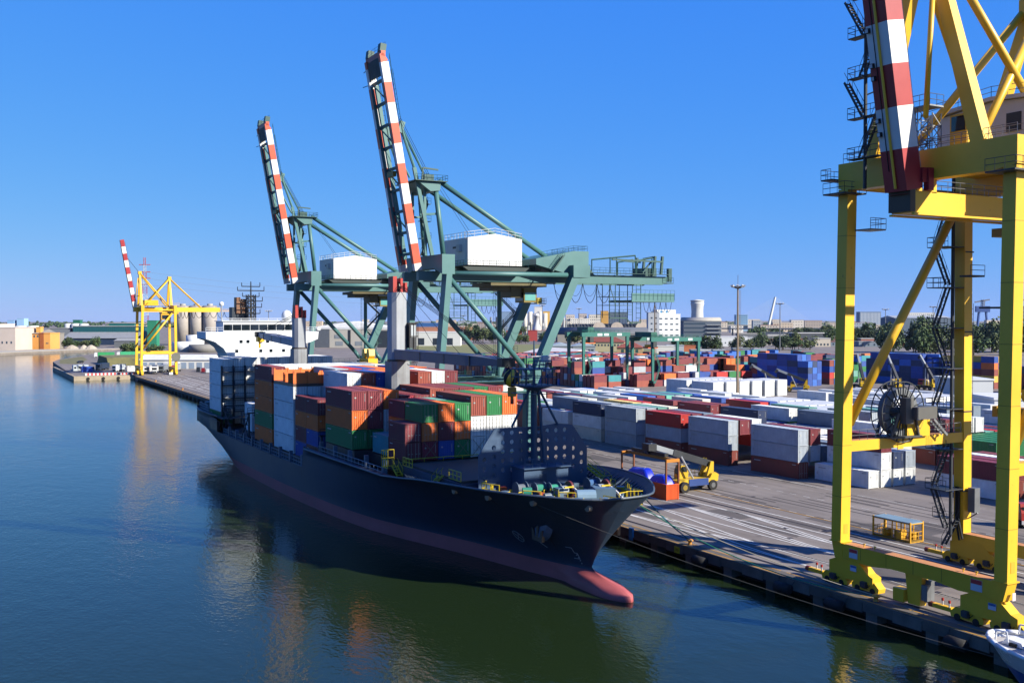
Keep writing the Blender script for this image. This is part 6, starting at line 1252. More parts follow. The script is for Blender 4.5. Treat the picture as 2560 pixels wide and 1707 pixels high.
def car(label, loc, rz, c, van=False, grp='cars and vans'):
    T = thing('van' if van else 'car', label, 'van' if van else 'car', loc, rz, grp, True); m = P(c, rough=.3); h = 2.3 if van else 1.45; L = 6.0 if van else 4.2
    b = MB().prism([(0,.35),(0,.85),(.9,1.0),(1.5 if not van else 1.0,h),(L-.5,h),(L,1.0),(L,.35)][::-1],'y',-.9,.9).obj('body', m, T)
    MB().prism([(1.0,1.02),(1.55 if not van else 1.15,h-.08),(L-.7,h-.08),(L-.2,1.02)][::-1],'y',-.92,.92).obj('windows', glass(), b)
    for x in (.8, L-.9):
        for s in (-1, 1): wheel(T, x, s*.8, .33, .33, .25)
car('small white car on the far quay before the yellow crane', (97,530,0), R(80), '#d8dadc'); car('black van parked by the white warehouse', (116.5,561,0), R(75), '#22262c', True); car('dark red van parked beside the black van', (117,551,0), R(75), '#7a1c24', True); car('silver van nearest in the parked row on the far quay', (117.3,541,0), R(75), '#b8bcc0', True)
car('white van on the mole by the water', (64,600,0), R(20), '#d8dadc', True); car('dark car parked on the mole by the road', (72,705,0), R(40), '#2a2c30'); car('white car at the mole corner', (61,620,0), R(60), '#d4d6d8')
# mole gear: blue skip, white boxes, striped barrier, wall, grass bank
t = thing('blue_skip', 'long bright blue container skip on the mole', 'skip', (64.5,586,0)); MB().box(61.7,67,584,590,0,2.6).obj('body', P('#1e50b8'), t); MB().box(61.6,67.1,583.9,590.1,2.6,2.8).obj('rim', P('#2a60c8'), t)
for i, (x, y) in enumerate(((60.5,602),(63.2,606),(66,604))):
    t = thing('site_cabin', ['left','middle','right'][i]+' one of three pale site cabins on the mole', 'cabin', (x,y,0), group='pale site cabins'); MB().box(x-1.2,x+1.2,y,y+7,0,3).obj('walls', P('#b8c0c4'), t); MB().box(x-.8,x+.2,y-.06,y,1.2,2.2).obj('window', glass(), t)
bar = thing('striped_barrier', 'red and white striped barrier along the mole edge', 'barrier', (70,574,0))
for i in range(26): MB().box(59.5+i*.9,60.4+i*.9,549.5+i*.02,549.9+i*.02,0,1.1).obj('block', P('#c83a3a' if i % 2 else '#dcdcdc'), bar)
tag(MB().box(84,107,582,583,0,3.0).obj('yard_wall', P('#d6d6d2', dirt=.15)), 'white yard wall behind the mole and far crane', 'wall')
GRASSM = asphalt('dry_grass','#5f5c34','#87814a'); GREENM = asphalt('meadow','#6c7238','#8d8a4c')
gb = MB().prism([(655,0),(664,4.6),(700,5),(710,0)],'x',84,130); struct('grass_bank', gb, GRASSM)
struct('meadow', MB().add([(330,735,.02),(500,640,.02),(640,930,.02),(430,1040,.02)], [(0,1,2,3)]), GREENM)
struct('mole_grass', MB().add([(61,700,.02),(70,690,.02),(84,760,.02),(88,830,.02),(67,768,.02)], [(0,1,2,3,4)]), GRASSM)
struct('mole_face', MB().box(53.6,81.4,542.2,543.4,-2.4,.15).box(53.4,54.6,543.4,655,-2.4,.15), P('#a89a84', dirt=.25, rough=.85))
for i in range(3): tag(MB().tube((60+i*7,541.9,-1.2),(60+i*7,542.3,-1.2),.8,10).obj('mole_fender', TYRE), ['left','middle','right'][i]+' tyre fender on the sunlit mole face', 'fender', 'tyre fenders on the mole')
# ---------- white boat at the right edge ----------
bt = thing('motor_boat', 'white boat bow with blue waterline at the lower right edge', 'boat', (76.4,50,WZ)); BW = P('#e2e4e6', rough=.25, dirt=.04)
prof = [(56.1,.25),(55.6,1.1),(54.8,1.9),(53.6,2.7),(52,3.4),(49,4.1),(45,4.4),(38,4.4)]
bm = MB(); rows = []
for z, sc, dy in ((-2.2,.35,3.6),(-1.0,.55,2.4),(.4,.78,1.2),(1.6,.95,.3),(2.05,1.0,0)):
    rows.append([(76.4-b*sc,y-dy,z) for y, b in reversed(prof)]+[(76.4+b*sc,y-dy,z) for y, b in prof])
n = len(rows[0]); bm.v = [p for r_ in rows for p in r_]; 
for j in range(4):
    for i in range(n-1): bm.f.append((j*n+i,j*n+i+1,(j+1)*n+i+1,(j+1)*n+i)); bm.m.append(1 if j < 2 else 0)
bm.obj('hull', [BW, P('#2a62b0', rough=.3)], bt, True)
MB().add([(76.4-b*.9,y-.25,1.75) for y, b in reversed(prof)]+[(76.4+b*.9,y-.25,1.75) for y, b in prof], [tuple(range(2*len(prof)))[::-1]]).obj('deck', P('#c8c4bc', rough=.5), bt)
MB().pipe([(76.4-b,y,2.1) for y, b in reversed(prof)]+[(76.4+b,y,2.1) for y, b in prof],.2,8).obj('gunwale', BW, bt, True)
cb = MB().prism([(51.6,1.8),(50.6,3.3),(49.6,3.9),(40,4.1),(40,1.8)],'x',74.4,78.6).obj('cabin', BW, bt); MB().prism([(51.2,2.5),(50.66,3.25),(50.2,3.5),(50.6,2.4)],'x',74.36,78.64).prism([(51.35,2.3),(50.62,3.32),(50.58,3.3),(51.3,2.25)],'x',74.6,78.4).box(74.36,78.64,42,49.6,2.7,3.5).obj('windscreen', glass(), cb)
for x, y in ((77.9,54.6),(79.6,52.4),(74.9,54.6)): MB().pipe([(x,y,2.1),(x,y-.1,2.9),(x+.2,y-.9,2.9),(x+.2,y-1,2.1)],.07,6).obj('bow_rail', BW, bt)
MB().prism([(54.4,1.8),(54.0,2.3),(52.6,2.2),(52.4,1.8)],'x',75.4,76.6).obj('anchor_locker', BW, bt); MB().box(76.9,77.5,52.8,53.3,1.8,2.2).obj('yellow_cleat_box', HY, bt); MB().box(75.2,75.6,53,53.6,1.8,2.05).obj('cleat', BLK, bt)
# ---------- mooring ropes ----------
def ropeline(label, a, b, sag, c, r=.05, g='mooring ropes', nm='mooring_rope', cat='rope'):
    a = Vector(a); b = Vector(b); pts = [a+(b-a)*i/14-Vector((0,0,sag*4*(i/14)*(1-i/14))) for i in range(15)]
    tag(MB().pipe(pts, r, 5).obj(nm, P(c, rough=.9)), label, cat, g)
ropeline('teal mooring rope from the bow to the near bollard', (68.6,95.0,8.5),(81.2,102.1,.6),.3,'#2c6f80',.07)
ropeline('pale mooring rope from the bow fairlead to the crane bogie bollard', (66.5,93.4,8.0),(81.2,72.6,.6),.6,'#b0a890',.05)
ropeline('green mooring rope running from the bow to the quay under the crane', (66.6,93.6,8.0),(81.0,72.9,.5),1.6,'#1f7a66',.06)
ropeline('thin white mooring rope from hull side around the bow', (56.4,98.6,8.0),(79.6,46,-.4),1.2,'#6e6a60',.024)
ropeline('second teal rope beside the near bollard', (69.2,95.6,8.3),(81.2,101.7,.6),.5,'#2c6f80',.06)
t = thing('tide_gauge', 'small light blue bracket on the quay edge by the bow', 'bracket', (79.9,113,-.3)); MB().box(79.85,80.15,112.6,113.4,-.9,.3).box(79.8,80.0,112.7,112.9,-1.3,-.9).box(79.8,80.0,113.1,113.3,-1.3,-.9).obj('plate', P('#3a98d0'), t)
# ================= background town, plants and trees =================
RZ = R(-28.668)
def building(name, label, cat, x, y, w, h, dep, col, rz=0, z0=0, roof=None, roofh=0, wins=None, rooft='flat', group=None, wcol=None, extra=None):
    """front centre at x,y (face towards the camera turned by rz from the picture plane)"""
    T = thing(name, label, cat, (x,y,0), RZ+rz, group, True); m = P(col, rough=.8, dirt=.12, scale=.05)
    b = MB().box(-w/2,w/2,0,dep,z0,h).obj('wall', m, T)
    if rooft == 'flat': MB().box(-w/2-.3,w/2+.3,-.3,dep+.3,h,h+.6).obj('roof', P(roof or col, rough=.8, dirt=.15), T)
    elif rooft == 'gable': MB().prism([(-.6,h-.1),(dep/2,h+roofh),(dep+.6,h-.1)],'x',-w/2-.5,w/2+.5).obj('roof', P(roof, rough=.8, dirt=.2), T)
    elif rooft == 'gable_y': MB().prism([(-w/2-.6,h-.1),(0,h+roofh),(w/2+.6,h-.1)],'y',-.5,dep+.5).obj('roof', P(roof, rough=.8, dirt=.2), T)
    elif rooft == 'hip': MB().add([(-w/2-.6,-.6,h),(w/2+.6,-.6,h),(w/2+.6,dep+.6,h),(-w/2-.6,dep+.6,h),(-w/2+dep/2,dep/2,h+roofh),(w/2-dep/2,dep/2,h+roofh)], [(0,1,5,4),(1,2,5),(2,3,4,5),(3,0,4),(3,2,1,0)]).obj('roof', P(roof, rough=.8, dirt=.2), T)
    elif rooft == 'arch':
        n = 14; MB().prism([(dep/2-dep/2*math.cos(math.pi*i/n),h+roofh*math.sin(math.pi*i/n)) for i in range(n+1)][::-1],'x',-w/2-.4,w/2+.4).obj('roof', P(roof, rough=.75, dirt=.15), T, True)
    if wins:
        for (n, rows, x0, x1, za, zb, ww, wh) in wins:
            me = MB().box(-ww/2,ww/2,-.12,.02,0,wh).mesh('window'); me.materials.append(P(wcol, rough=.3) if wcol else glass('far_glass', '#2c3a46', .2))
            for r_ in range(rows):
                for i in range(n):
                    o = bpy.data.objects.new('window', me); COL.objects.link(o); o.parent = T; o.location = (x0+(x1-x0)*(i+.5)/n, 0, za+(zb-za)*(r_/max(1, rows-1) if rows > 1 else 0))
    return T, b
def cyl(name, label, cat, x, y, r, h, col, prof=None, group=None, top=None):
    T = thing(name, label, cat, (x,y,0), 0, group, True)
    MB().lathe((0,0,0), prof or [(r,0),(r,h),(r*.2,h+.3)], 24).obj('shell', P(col, rough=.75, dirt=.15, streak=.2), T, True)
    if top: MB().lathe((0,0,h), top, 20).obj('top', P('#b8b4aa', rough=.7), T)
    return T
# far left bank
building('warehouse','pale pink-white warehouse at the left edge of the far bank','warehouse',44,1017,19,19.8,40,'#cdbfb4',wins=[(4,1,-8,8,6,6,1.2,2)])
building('warehouse','taller pale warehouse block at the very left edge','warehouse',36,1024,8,22.8,30,'#d6cbc2')
building('warehouse','orange-yellow brick warehouse with small windows on the far bank','warehouse',64,1043,23.2,14.5,34,'#d99a4c',roof='#8a8784',roofh=4,rooft='gable',wins=[(7,1,-11,11,11,11,1.4,2)])
building('stair_tower','yellow stair tower at the end of the orange-yellow warehouse','tower',73,1041,4,20,6,'#e0aa58'); building('warehouse','red-brown brick bay beside the yellow warehouse','warehouse',75.4,1036,3.6,14.6,20,'#9a5428'); building('warehouse','yellow end block right of the red-brown bay','warehouse',79.6,1034,6,14.5,20,'#dfa254',wins=[(2,1,-1,1.6,5,5,.8,1.2)])
building('workshop','grey concrete workshop with stacked windows by the yellow block','building',85.6,1048,4.2,14.2,20,'#8c8780',wins=[(2,3,-1.8,1.8,3,10,1.2,1.8)]); building('hall','long grey hall behind the yellow warehouse','hall',104,1222,30,17.3,40,'#7c8288',roof='#8e8c88')
T, b = building('warehouse','dark blue warehouse with grey sloping roof on the far bank','warehouse',142,1176,78,7.6,14,'#1d3350',rooft='none')
MB().prism([(-1,7.5),(20,13.6),(20,13.2),(-1,7.1)],'x',-39.5,39.5).obj('lower_roof', P('#8d9094', rough=.7), T); MB().box(-37,41,20,60,0,19.6).obj('upper_wall', P('#1c5f66', rough=.6), T); MB().box(-38,42,19.6,61,19.6,20.4).obj('upper_roof', P('#a8aaa6'), T); MB().box(2,29,21,50,20.4,23).obj('clerestory', P('#1c6a68'), T); MB().box(1,30,20.6,50.6,23,23.6).obj('clerestory_roof', P('#b4b4b0'), T)
me = MB().box(-.12,.12,-.1,.0,0,6.0).mesh('wall_rib'); me.materials.append(P('#174c54'))
for i in range(36): o = bpy.data.objects.new('wall_rib', me); COL.objects.link(o); o.parent = T; o.location = (-36+i*2.1,20,13.6)
building('shed','low grey shed with shallow roof before the dark blue warehouse','shed',152,1068,21,6.5,20,'#71767a',roof='#9a9c9a',roofh=2,rooft='gable')
for x, y, r, l in ((128,1355,4,'left'),(136,1350,5,'middle'),(145,1346,5,'right')): cyl('storage_tank',l+' white tank peeping over the dark blue warehouse','tank',x,y,r,22,'#cfd4d4',group='white tanks behind the warehouse')
building('elevator_box','dark green elevator box above the white tanks','tower',138,1361,8.5,26,8,'#1e6a54'); building('elevator_tower','tall green elevator tower right of the dark blue warehouse','tower',184,1108,9.5,25.7,9,'#2a8a68')
building('power_station','pale blue power station block on the horizon','building',118,2443,15,24,20,'#8fb8dc'); building('power_station','taller pale blue power station block on the horizon','building',136,2433,15.5,28,20,'#9cc4e6')
for i, x in enumerate((66,80,94)): cyl('storage_tank',['left','middle','right'][i]+' flat white tank behind the yellow warehouse','tank',x,1440-i*7,7,19,'#c8ccc8',group='flat white tanks')
for i, (x, y) in enumerate(((220,1133),(233,1127),(245.5,1120))): cyl('grain_silo',['left','middle','right'][i]+' beige concrete grain silo behind the far crane','silo',x,y,7.2,41.6,'#a8a098',group='grain silos',top=[(3,0),(3,2.2),(.5,2.3)])
cyl('storage_tank','broad white tank below the grain silos','tank',178,905,11.2,8.4,'#dfe2e2'); cyl('storage_tank','second white tank with rim behind the broad one','tank',197,960,8,13.2,'#dde0e0'); cyl('storage_tank','low grey tank in front of the ship bridge','tank',189,884,12.8,6.4,'#8a8884')
T, b = building('warehouse','long low white warehouse on the quay behind the lorries','warehouse',112,598,40,5.2,16,'#dcdcd8',roof='#d0d2d0',roofh=2.6,rooft='gable'); me = MB().box(-1.5,1.5,-.1,0,0,3.4).mesh('roller_door'); me.materials.append(P('#8fa0b4'))
for i in range(9): o = bpy.data.objects.new('roller_door', me); COL.objects.link(o); o.parent = T; o.location = (-17.5+i*4.4,0,.2)
# red and white pylon
pm = paint('pylon_red','#b84444',rough=.6); pw_ = paint('pylon_white','#d0d0d0',rough=.6)
T = thing('power_pylon','tall red and white lattice power pylon behind the far crane','pylon',(193,1205,0))
for i in range(12):
    z0, z1 = i*8, i*8+8; w0 = 9-7.4*z0/96; MB().lattice((193,1205,z0),(193,1205,z1),max(1.4,w0-.3),4,.16 if i > 5 else .2,.1).obj('lattice_section', pm if i % 2 else pw_, T)
for z in (66,73,80,88): MB().beam((187.5,1208,z),(198.5,1202,z),.5,.8).obj('cross_arm', pm, T)
for z in (66,73,80): ropeline('%s overhead power wire running right from the pylon' % {66:'lowest',73:'middle',80:'highest'}[z], (193,1205,z),(900,1500,z-8),14,'#6a6e74',.09,'power wires','power_wire','wire'); 
# hangars and plants in the middle
T, b = building('hangar','large pale grey hangar with tall dark doors behind the farther green crane','hangar',345,955,88,19,50,'#b8b4aa',roof='#e6e8ea',roofh=6.5,rooft='gable_y')
for x0, x1, z0, z1, c in ((-36,-22,0,18,'#5a6068'),(-4,-1.5,2,17,'#20262c'),(21,37,0,16.5,'#2a323a'),(10,18,9,12.5,'#7d868c'),(-17,-9,9,12.5,'#7d868c'),(-16,-9,2,6,'#8a9298'),(3,10,2,6,'#8a9298'),(-44,44,17.6,19,'#d8dad8')): MB().box(x0,x1,-.25,-.02,z0,z1).obj('door_panel', P(c, rough=.5), T)
building('shed','white shed with loading doors left of the tree row','building',439,971,55,14,30,'#d6d8d6',wins=[(3,1,-20,24,1,1,6,7)],roof='#e4e6e6',wcol='#2c3440'); building('hall','long blue-roofed hall behind the white shed','hall',602,1381,60,21,40,'#2c5c96',roof='#3a78b8'); building('factory','ruined orange brick factory with dark window bays','factory',572,1226,80,16.6,20,'#b47a5c',wins=[(10,1,-38,38,4,4,5,7)],wcol='#2a2422',roof='#b08468')
building('silo_block','blue-grey silo block behind the nearer green crane','silo',712,1320,21,37.5,20,'#7d97b4')
for i in range(5): cyl('process_silo','%s pale silo in the white refinery row' % ORN[i],'silo',746+i*6.5,1324-i*3.4,3.4,36+(i%2)*2,'#cfcac0',group='pale refinery silos')
building('silo_headhouse','white head house on top of the refinery silos','building',764,1316,12,45,8,'#dcdad4',z0=0); building('block','yellow end block of the refinery','building',779,1318,10,38.4,12,'#d8b060')
cyl('chimney','white banded chimney with flared base in the refinery','chimney',651,1126,3,34,'#d8d8d8',[(5.6,0),(5.6,16),(3.2,21),(2.9,31),(3.6,31.2),(3.6,32.5),(2.4,32.6),(2.4,35)]); building('plant','low plant building with red stripe below the chimney','building',648,1120,22,13,10,'#a8403c')
T = thing('process_plant','dark tangle of refinery towers and pipes','refinery',(700,1270,0)); rr = random.Random(4); pm2 = P('#4a5058', rough=.6)
for i in range(26):
    x, y = 660+rr.uniform(0,110), 0; y = 1290-.55*(x-660)+rr.uniform(-20,20); h = rr.uniform(10,32); MB().tube((x,y,0),(x,y,h),rr.uniform(.6,1.8),8).obj('column', [pm2,P('#8a9096'),P('#b8bab8')][i % 3], T)
    if i % 3 == 0: MB().lattice((x+4,y,0),(x+4,y,h*.9),3,3,.18,.12).obj('scaffold_tower', pm2, T)
    if i % 2: MB().tube((x,y,h*.5),(x+rr.uniform(8,22),y-6,h*.5),.5,6).obj('pipe', P('#8a9096'), T)
building('works','orange-red works building before the refinery','building',650,1183,20,11.6,10,'#b45a3a'); building('parking_deck','grey parking deck with open levels','building',632,1079,12,12.8,12,'#a8a49c',wins=[(1,3,-6,6,2,9,11,1.6)])
rr = random.Random(8)
for i, (x, y, w, h) in enumerate(((1155,1876,24,22),(1170,1880,19,36),(1184,1862,42,28),(1193,1866,17,38),(1214,1846,30,36),(1236,1840,24,30),(1130,1890,22,26),(1262,1830,26,27))):
    building('apartment_block','%s pale apartment block from the left in the far town row' % ORN[i],'building',x,y,w,h,18,['#d8d2c4','#c8beb2','#e0dcd0','#b8aca2'][i % 4],wins=[(max(3,int(w/4)),4,-w/2+1,w/2-1,h*.35,h*.85,1.8,1.6)],group='apartment blocks in the far town')
# right: hangars, office, control tower
building('arched_hangar','long grey arched hangar behind the yard gantries','hangar',683,1024,108,9,46,'#8c8880',roof='#5c6068',roofh=8.5,rooft='arch')
T, b = building('factory_hall','long dark saw-tooth roofed factory hall','hall',838,1252,128,15,60,'#b8b4ac',rooft='none'); st = MB()
for i in range(26): st = MB().prism([(-64+i*4.9,15),(-64+i*4.9,20.5),(-59.4+i*4.9,15)],'y',0,60).obj('sawtooth', P('#4c5056'), T)
for i, x in enumerate((-8,18,54)): MB().prism([(x-9*math.cos(math.pi*k/10),15+8*math.sin(math.pi*k/10)) for k in range(11)],'y',-1,0).obj('arched_gable', P('#cdbfae'), T)
building('mill','blue-grey ribbed mill block with yellow crane mark','building',1078,1577,47,39,24,'#4f6076',wins=[(9,1,-22,22,2,2,.6,34)],wcol='#3c4a60'); building('mill_tower','ochre mill tower left of the ribbed block','tower',1056,1577,13,41.5,16,'#c89a4c')
T, b = building('office_block','white six storey office block with rows of windows','building',878,1152,34,34,20,'#dfe2e4',wins=[(4,4,-16,16,4,27,4.2,1.9)],rz=R(14)); MB().box(-17,11,2,18,34.6,40.4).obj('penthouse', P('#dfe2e4'), T); MB().box(-17.1,-16.95,3,17,35.2,38).box(-12,-9,1.9,2.0,36,39).box(-4,-1,1.9,2.0,36,39).obj('penthouse_window', P('#4a90c0', rough=.2), T)
me = MB().box(-.12,.02,-1.6,1.6,0,1.9).mesh('side_window'); me.materials.append(glass('far_glass','#2c3a46',.2))
for z in (4,11.7,19.4,27): 
    for y in (5,14): o = bpy.data.objects.new('side_window', me); COL.objects.link(o); o.parent = T; o.location = (-17,y,z)
building('office_wing','lower grey wing left of the white office block','building',833,1126,15,36,18,'#b4bac0',wins=[(2,4,-6,6,5,28,2.4,2)])
cyl('control_tower','white flared control tower with glass top','tower',1083,1345,10,58,'#cfd0cc',[(11.4,0),(10.4,20),(9.6,40),(10.0,48),(11.2,53),(11.2,53.5),(10.6,53.6),(10.8,56.5),(11.4,56.6),(11.4,58),(.4,59.6)])
T, b = building('barrel_roof_block','grey glass block with barrel roof and open balconies','building',1020,1254,58,24,30,'#5a6470',roof='#a8a49a',roofh=6,rooft='arch',wins=[(8,3,-28,4,6,19,4.6,2.4)]); 
for z in (6,12,18): MB().box(6,29,-3,0,z,z+.5).obj('balcony', P('#d0d2d2'), T)
building('long_hall','long low white hall before the trees','hall',690,812,44,9.4,24,'#d8dcde',roof='#e4e6e8',wins=[(5,1,-18,18,3,3,1,1.4)]); building('annex','small white annex with dark bays','building',752,842,19,7.5,12,'#d4d6d6',wins=[(4,1,-8,8,2,2,2.4,2.4)])
building('villa','cream building with red hipped roof, farther of the two','house',496,741,34,8,16,'#d4c69c',roof='#8a4a3c',roofh=4.2,rooft='hip',wins=[(10,1,-12,16,4.6,4.6,1.2,1.6)],rz=R(-10)); building('villa','tan building with red hipped roof, nearer of the two','house',392,556,17,9.2,13,'#c0a578',roof='#8a4a3c',roofh=3.6,rooft='hip',wins=[(3,2,-7,7,2,6,1.6,2)],wcol='#3a6058',rz=R(-8))
building('storage_tent','broad white storage tent with low pitched roof behind the containers','tent',325,508,46,5,60,'#aab4c4',roof='#e6e0d8',roofh=5.2,rooft='gable_y',rz=R(20)); building('wavy_shed','grey shed with wavy folded roof','shed',425,697,18,6.5,22,'#8f979c',roof='#a4b4c4',roofh=2.6,rooft='gable_y',wins=[(6,1,-8,8,1,1,2,3)]); building('wavy_shed','second bay of the grey folded roof shed','shed',441,688,18,6.5,22,'#8f979c',roof='#a4b4c4',roofh=2.6,rooft='gable_y',wins=[(6,1,-8,8,1,1,2,3)])
building('office_tower','blue glazed office tower on the right skyline','building',1553,1772,26,36,20,'#8cb0cc',wins=[(5,5,-12,12,14,33,3.6,2)],wcol='#3c6c98')
# cable-stayed bridge
T = thing('cable_stayed_bridge','leaning white bridge pylon with stay cables','bridge',(1614,1739,0)); cw = P('#c8ccca', rough=.6); e1 = Vector((.877,-.48,0)); e2 = Vector((.48,.877,0)); pb = e1*700+e2*2300
pb = Vector((1610,1741,0)); MB().beam(pb+e1*-8+Vector((0,0,0)),pb+e1*9+Vector((0,0,76)),5,4.5,(0,1,0),3.4,3.2).obj('pylon', cw, T)
MB().beam(pb-e1*150+Vector((0,0,13)),pb+e1*150+Vector((0,0,13.5)),14,1.6).obj('deck', P('#a8a6a0'), T); sc = MB()
for i in range(11): sc.tube(pb+e1*(9-i*.5)+Vector((0,0,76-i*3)),pb-e1*(100-i*8)+Vector((0,0,14)),.16,4).tube(pb+e1*(9-i*.5)+Vector((0,0,76-i*3)),pb+e1*(100-i*8)+Vector((0,0,14)),.16,4)
sc.obj('stay_cables', P('#d0d4d4'), T)
for i in range(9): MB().box(-2,2,-2,2,0,13).obj('pier', P('#9a9890'), T).location = pb+e1*(-140+i*35)-Vector(WL[T.name])
building('canopy','long flat roofed canopy right of the lamp mast','canopy',949,951,50,9.6,20,'#4a5058',roof='#d4d0c8'); building('canopy','short flat canopy behind the tree clump','canopy',841,908,28,8,14,'#70757a',roof='#d8d4cc'); building('canopy','distant flat canopy below the bridge','canopy',885,998,26,9,14,'#6a6e74',roof='#c8c4bc')
building('glass_block','striped glass block on the right skyline','building',1726,1564,45,42,24,'#7d8fa4',wins=[(14,1,-21,21,6,6,1.2,34)],wcol='#c4ccd4'); building('shed','long grey-roofed terminal shed beyond the trees','shed',1244,1029,82,29,60,'#5a6a7c',roof='#a8aeb4',roofh=3.4,rooft='gable'); building('slab','white slab buildings on the horizon behind the trees','building',2063,1721,80,42,20,'#d4d4d0',wins=[(16,2,-38,38,30,37,2,1.6)]); building('ferry','large blue and white ferry superstructure far right','ship',1560,1080,70,44,24,'#5c7690',wins=[(14,4,-33,33,20,38,3,1.6)])
for i, (x, y) in enumerate(((2111,1581),(2184,1541))):
    T = thing('shipyard_crane','%s blue shipyard gantry on the right horizon' % ['left','right'][i],'crane',(x,y,0),group='blue shipyard cranes'); bc = P('#244a8c'); MB().beam((x-14,y+8,50),(x+14,y-8,50),7,14).obj('bridge_girder', bc, T)
    for s in (-1, 1): MB().beam((x+s*11,y-s*6,0),(x+s*7,y-s*4,44),4,4).obj('leg', bc, T)
    MB().lattice((x,y,57),(x+2,y,72),6,4,.5,.4).obj('jib_tower', P('#6a6a72'), T); MB().beam((x-16,y+9,66),(x+14,y-8,72),2,3).obj('jib', P('#6a6a72'), T)
building('white_store','low white store behind the spreader of the near crane','building',312,236,12,6.8,20,'#cdd2d4'); building('white_store','second white store at the right edge behind the crane','building',236,164,16,8,16,'#d8dadc')
# skyline filler: low town blocks, each a thing
rr = random.Random(21); pal = ['#d2cabd','#bfb4a6','#e0dcd4','#a89c92','#c4b4a0','#9aa4ae','#cfc4b4']
k = 0
for i in range(46):
    u = -680+i*46+rr.uniform(-14,14); d = rr.uniform(2300,3400); r_ = u/2580*d*1.0
    if -330 < u < -250: continue
    p = e1*r_+e2*d; w = rr.uniform(16,50); h = rr.uniform(10,26)
    building('town_house','%s house along the %s half of the far skyline, from the left' % (ORN[i % 23], 'left' if i < 23 else 'right'), 'building', p.x, p.y, w, h, 14, pal[i % 7], wins=[(max(2,int(w/7)),2,-w/2+2,w/2-2,h*.4,h*.75,2,1.6)] if h > 14 else None, group='town houses on the skyline')
# elevated road, low sheds and yards between the port and the town
T = thing('elevated_road','long low concrete viaduct below the bridge pylon','viaduct',(1130,1210,0)); va = C3_ = None
def cpt(u, d): return e1*((u-1280)/2580*d)+e2*d
for (u0, d0), (u1, d1), z in (((1790,1750),(2130,1650),11),((2130,1650),(2420,1560),10),((1900,1420),(2240,1350),8)):
    a, b = cpt(u0,d0), cpt(u1,d1); MB().beam(a+Vector((0,0,z)),b+Vector((0,0,z)),9,1.6).obj('deck', P('#aaa69c', rough=.85), T)
    for q in range(9): p = a+(b-a)*q/8; MB().box(p.x-1,p.x+1,p.y-1,p.y+1,0,z-.8).obj('pier', P('#8f8b82'), T)
    MB().beam(a+Vector((0,0,z+1.2)),b+Vector((0,0,z+1.2)),9.2,.5).obj('parapet', P('#c4c0b6'), T)
rr = random.Random(77)
for i in range(24):
    u = 1840+i*18+rr.uniform(-6,6); d = rr.uniform(1020,1400); p = cpt(u, d); w = rr.uniform(10,26)
    building('low_shed','%s low shed from the left among the port roads' % ORN[i],'shed',p.x,p.y,w,rr.uniform(4,8),rr.uniform(10,20),['#b8b4ac','#8d949a','#c8beae','#9a5a48','#7a8894'][i % 5],roof=['#c4c4c0','#9a9c9c','#8a5a4a'][i % 3],wins=[(4,1,-w/2+1,w/2-1,1.2,1.2,1.6,2)],group='low sheds among the port roads')
for i in range(14):
    u = 1560+i*26+rr.uniform(-8,8); d = rr.uniform(700,860); p = cpt(u, d)
    if 1600 < u < 1660: continue
    building('yard_shed','%s small yard shed from the left behind the far containers' % ORN[i],'shed',p.x,p.y,rr.uniform(8,16),rr.uniform(3,6),8,['#d0d0cc','#a8b0b6','#b86a44','#8d949a'][i % 4],group='yard sheds behind the containers')
rr = random.Random(91)
for i in range(28):
    u = 1160+i*40+rr.uniform(-14,14); d = rr.uniform(1750,2250); p = cpt(u, d); w = rr.uniform(14,40); h = rr.uniform(13,25)
    if 1500 < u < 1660: continue
    building('town_block','%s mid-distance town block from the left behind the port' % ORN[i],'building',p.x,p.y,w,h,14,pal[(i*3) % 7],wins=[(max(2,int(w/5)),3,-w/2+1.5,w/2-1.5,h*.35,h*.82,1.8,1.5)],roof=['#b8aca0','#9a6a58','#cfcac2'][i % 3],group='town blocks behind the port')
# ---------- trees ----------
def leafmat(name, a, b):
    m, t, bs = nodes(name); N = t.nodes; L = t.links; oi = N.new('ShaderNodeTexCoord'); n = N.new('ShaderNodeTexNoise'); n.inputs['Scale'].default_value = .35; n.inputs['Detail'].default_value = 5; L.new(oi.outputs['Object'], n.inputs['Vector'])
    cr = N.new('ShaderNodeValToRGB'); cr.color_ramp.elements[0].position = .35; cr.color_ramp.elements[1].position = .68; cr.color_ramp.elements[0].color = (*[v*.75 for v in lin(a)], 1); cr.color_ramp.elements[1].color = (*[v*.75 for v in lin(b)], 1); L.new(n.outputs['Fac'], cr.inputs[0]); L.new(cr.outputs[0], bs.inputs['Base Color']); bs.inputs['Roughness'].default_value = .8; return m
LEAF = [leafmat('leaf_dark','#1e3216','#3c5426'), leafmat('leaf_mid','#2c451c','#536a30'), leafmat('leaf_olive','#3a4a24','#66703c')]
BARK = P('#4a3c30', rough=.9)
_tm = {}
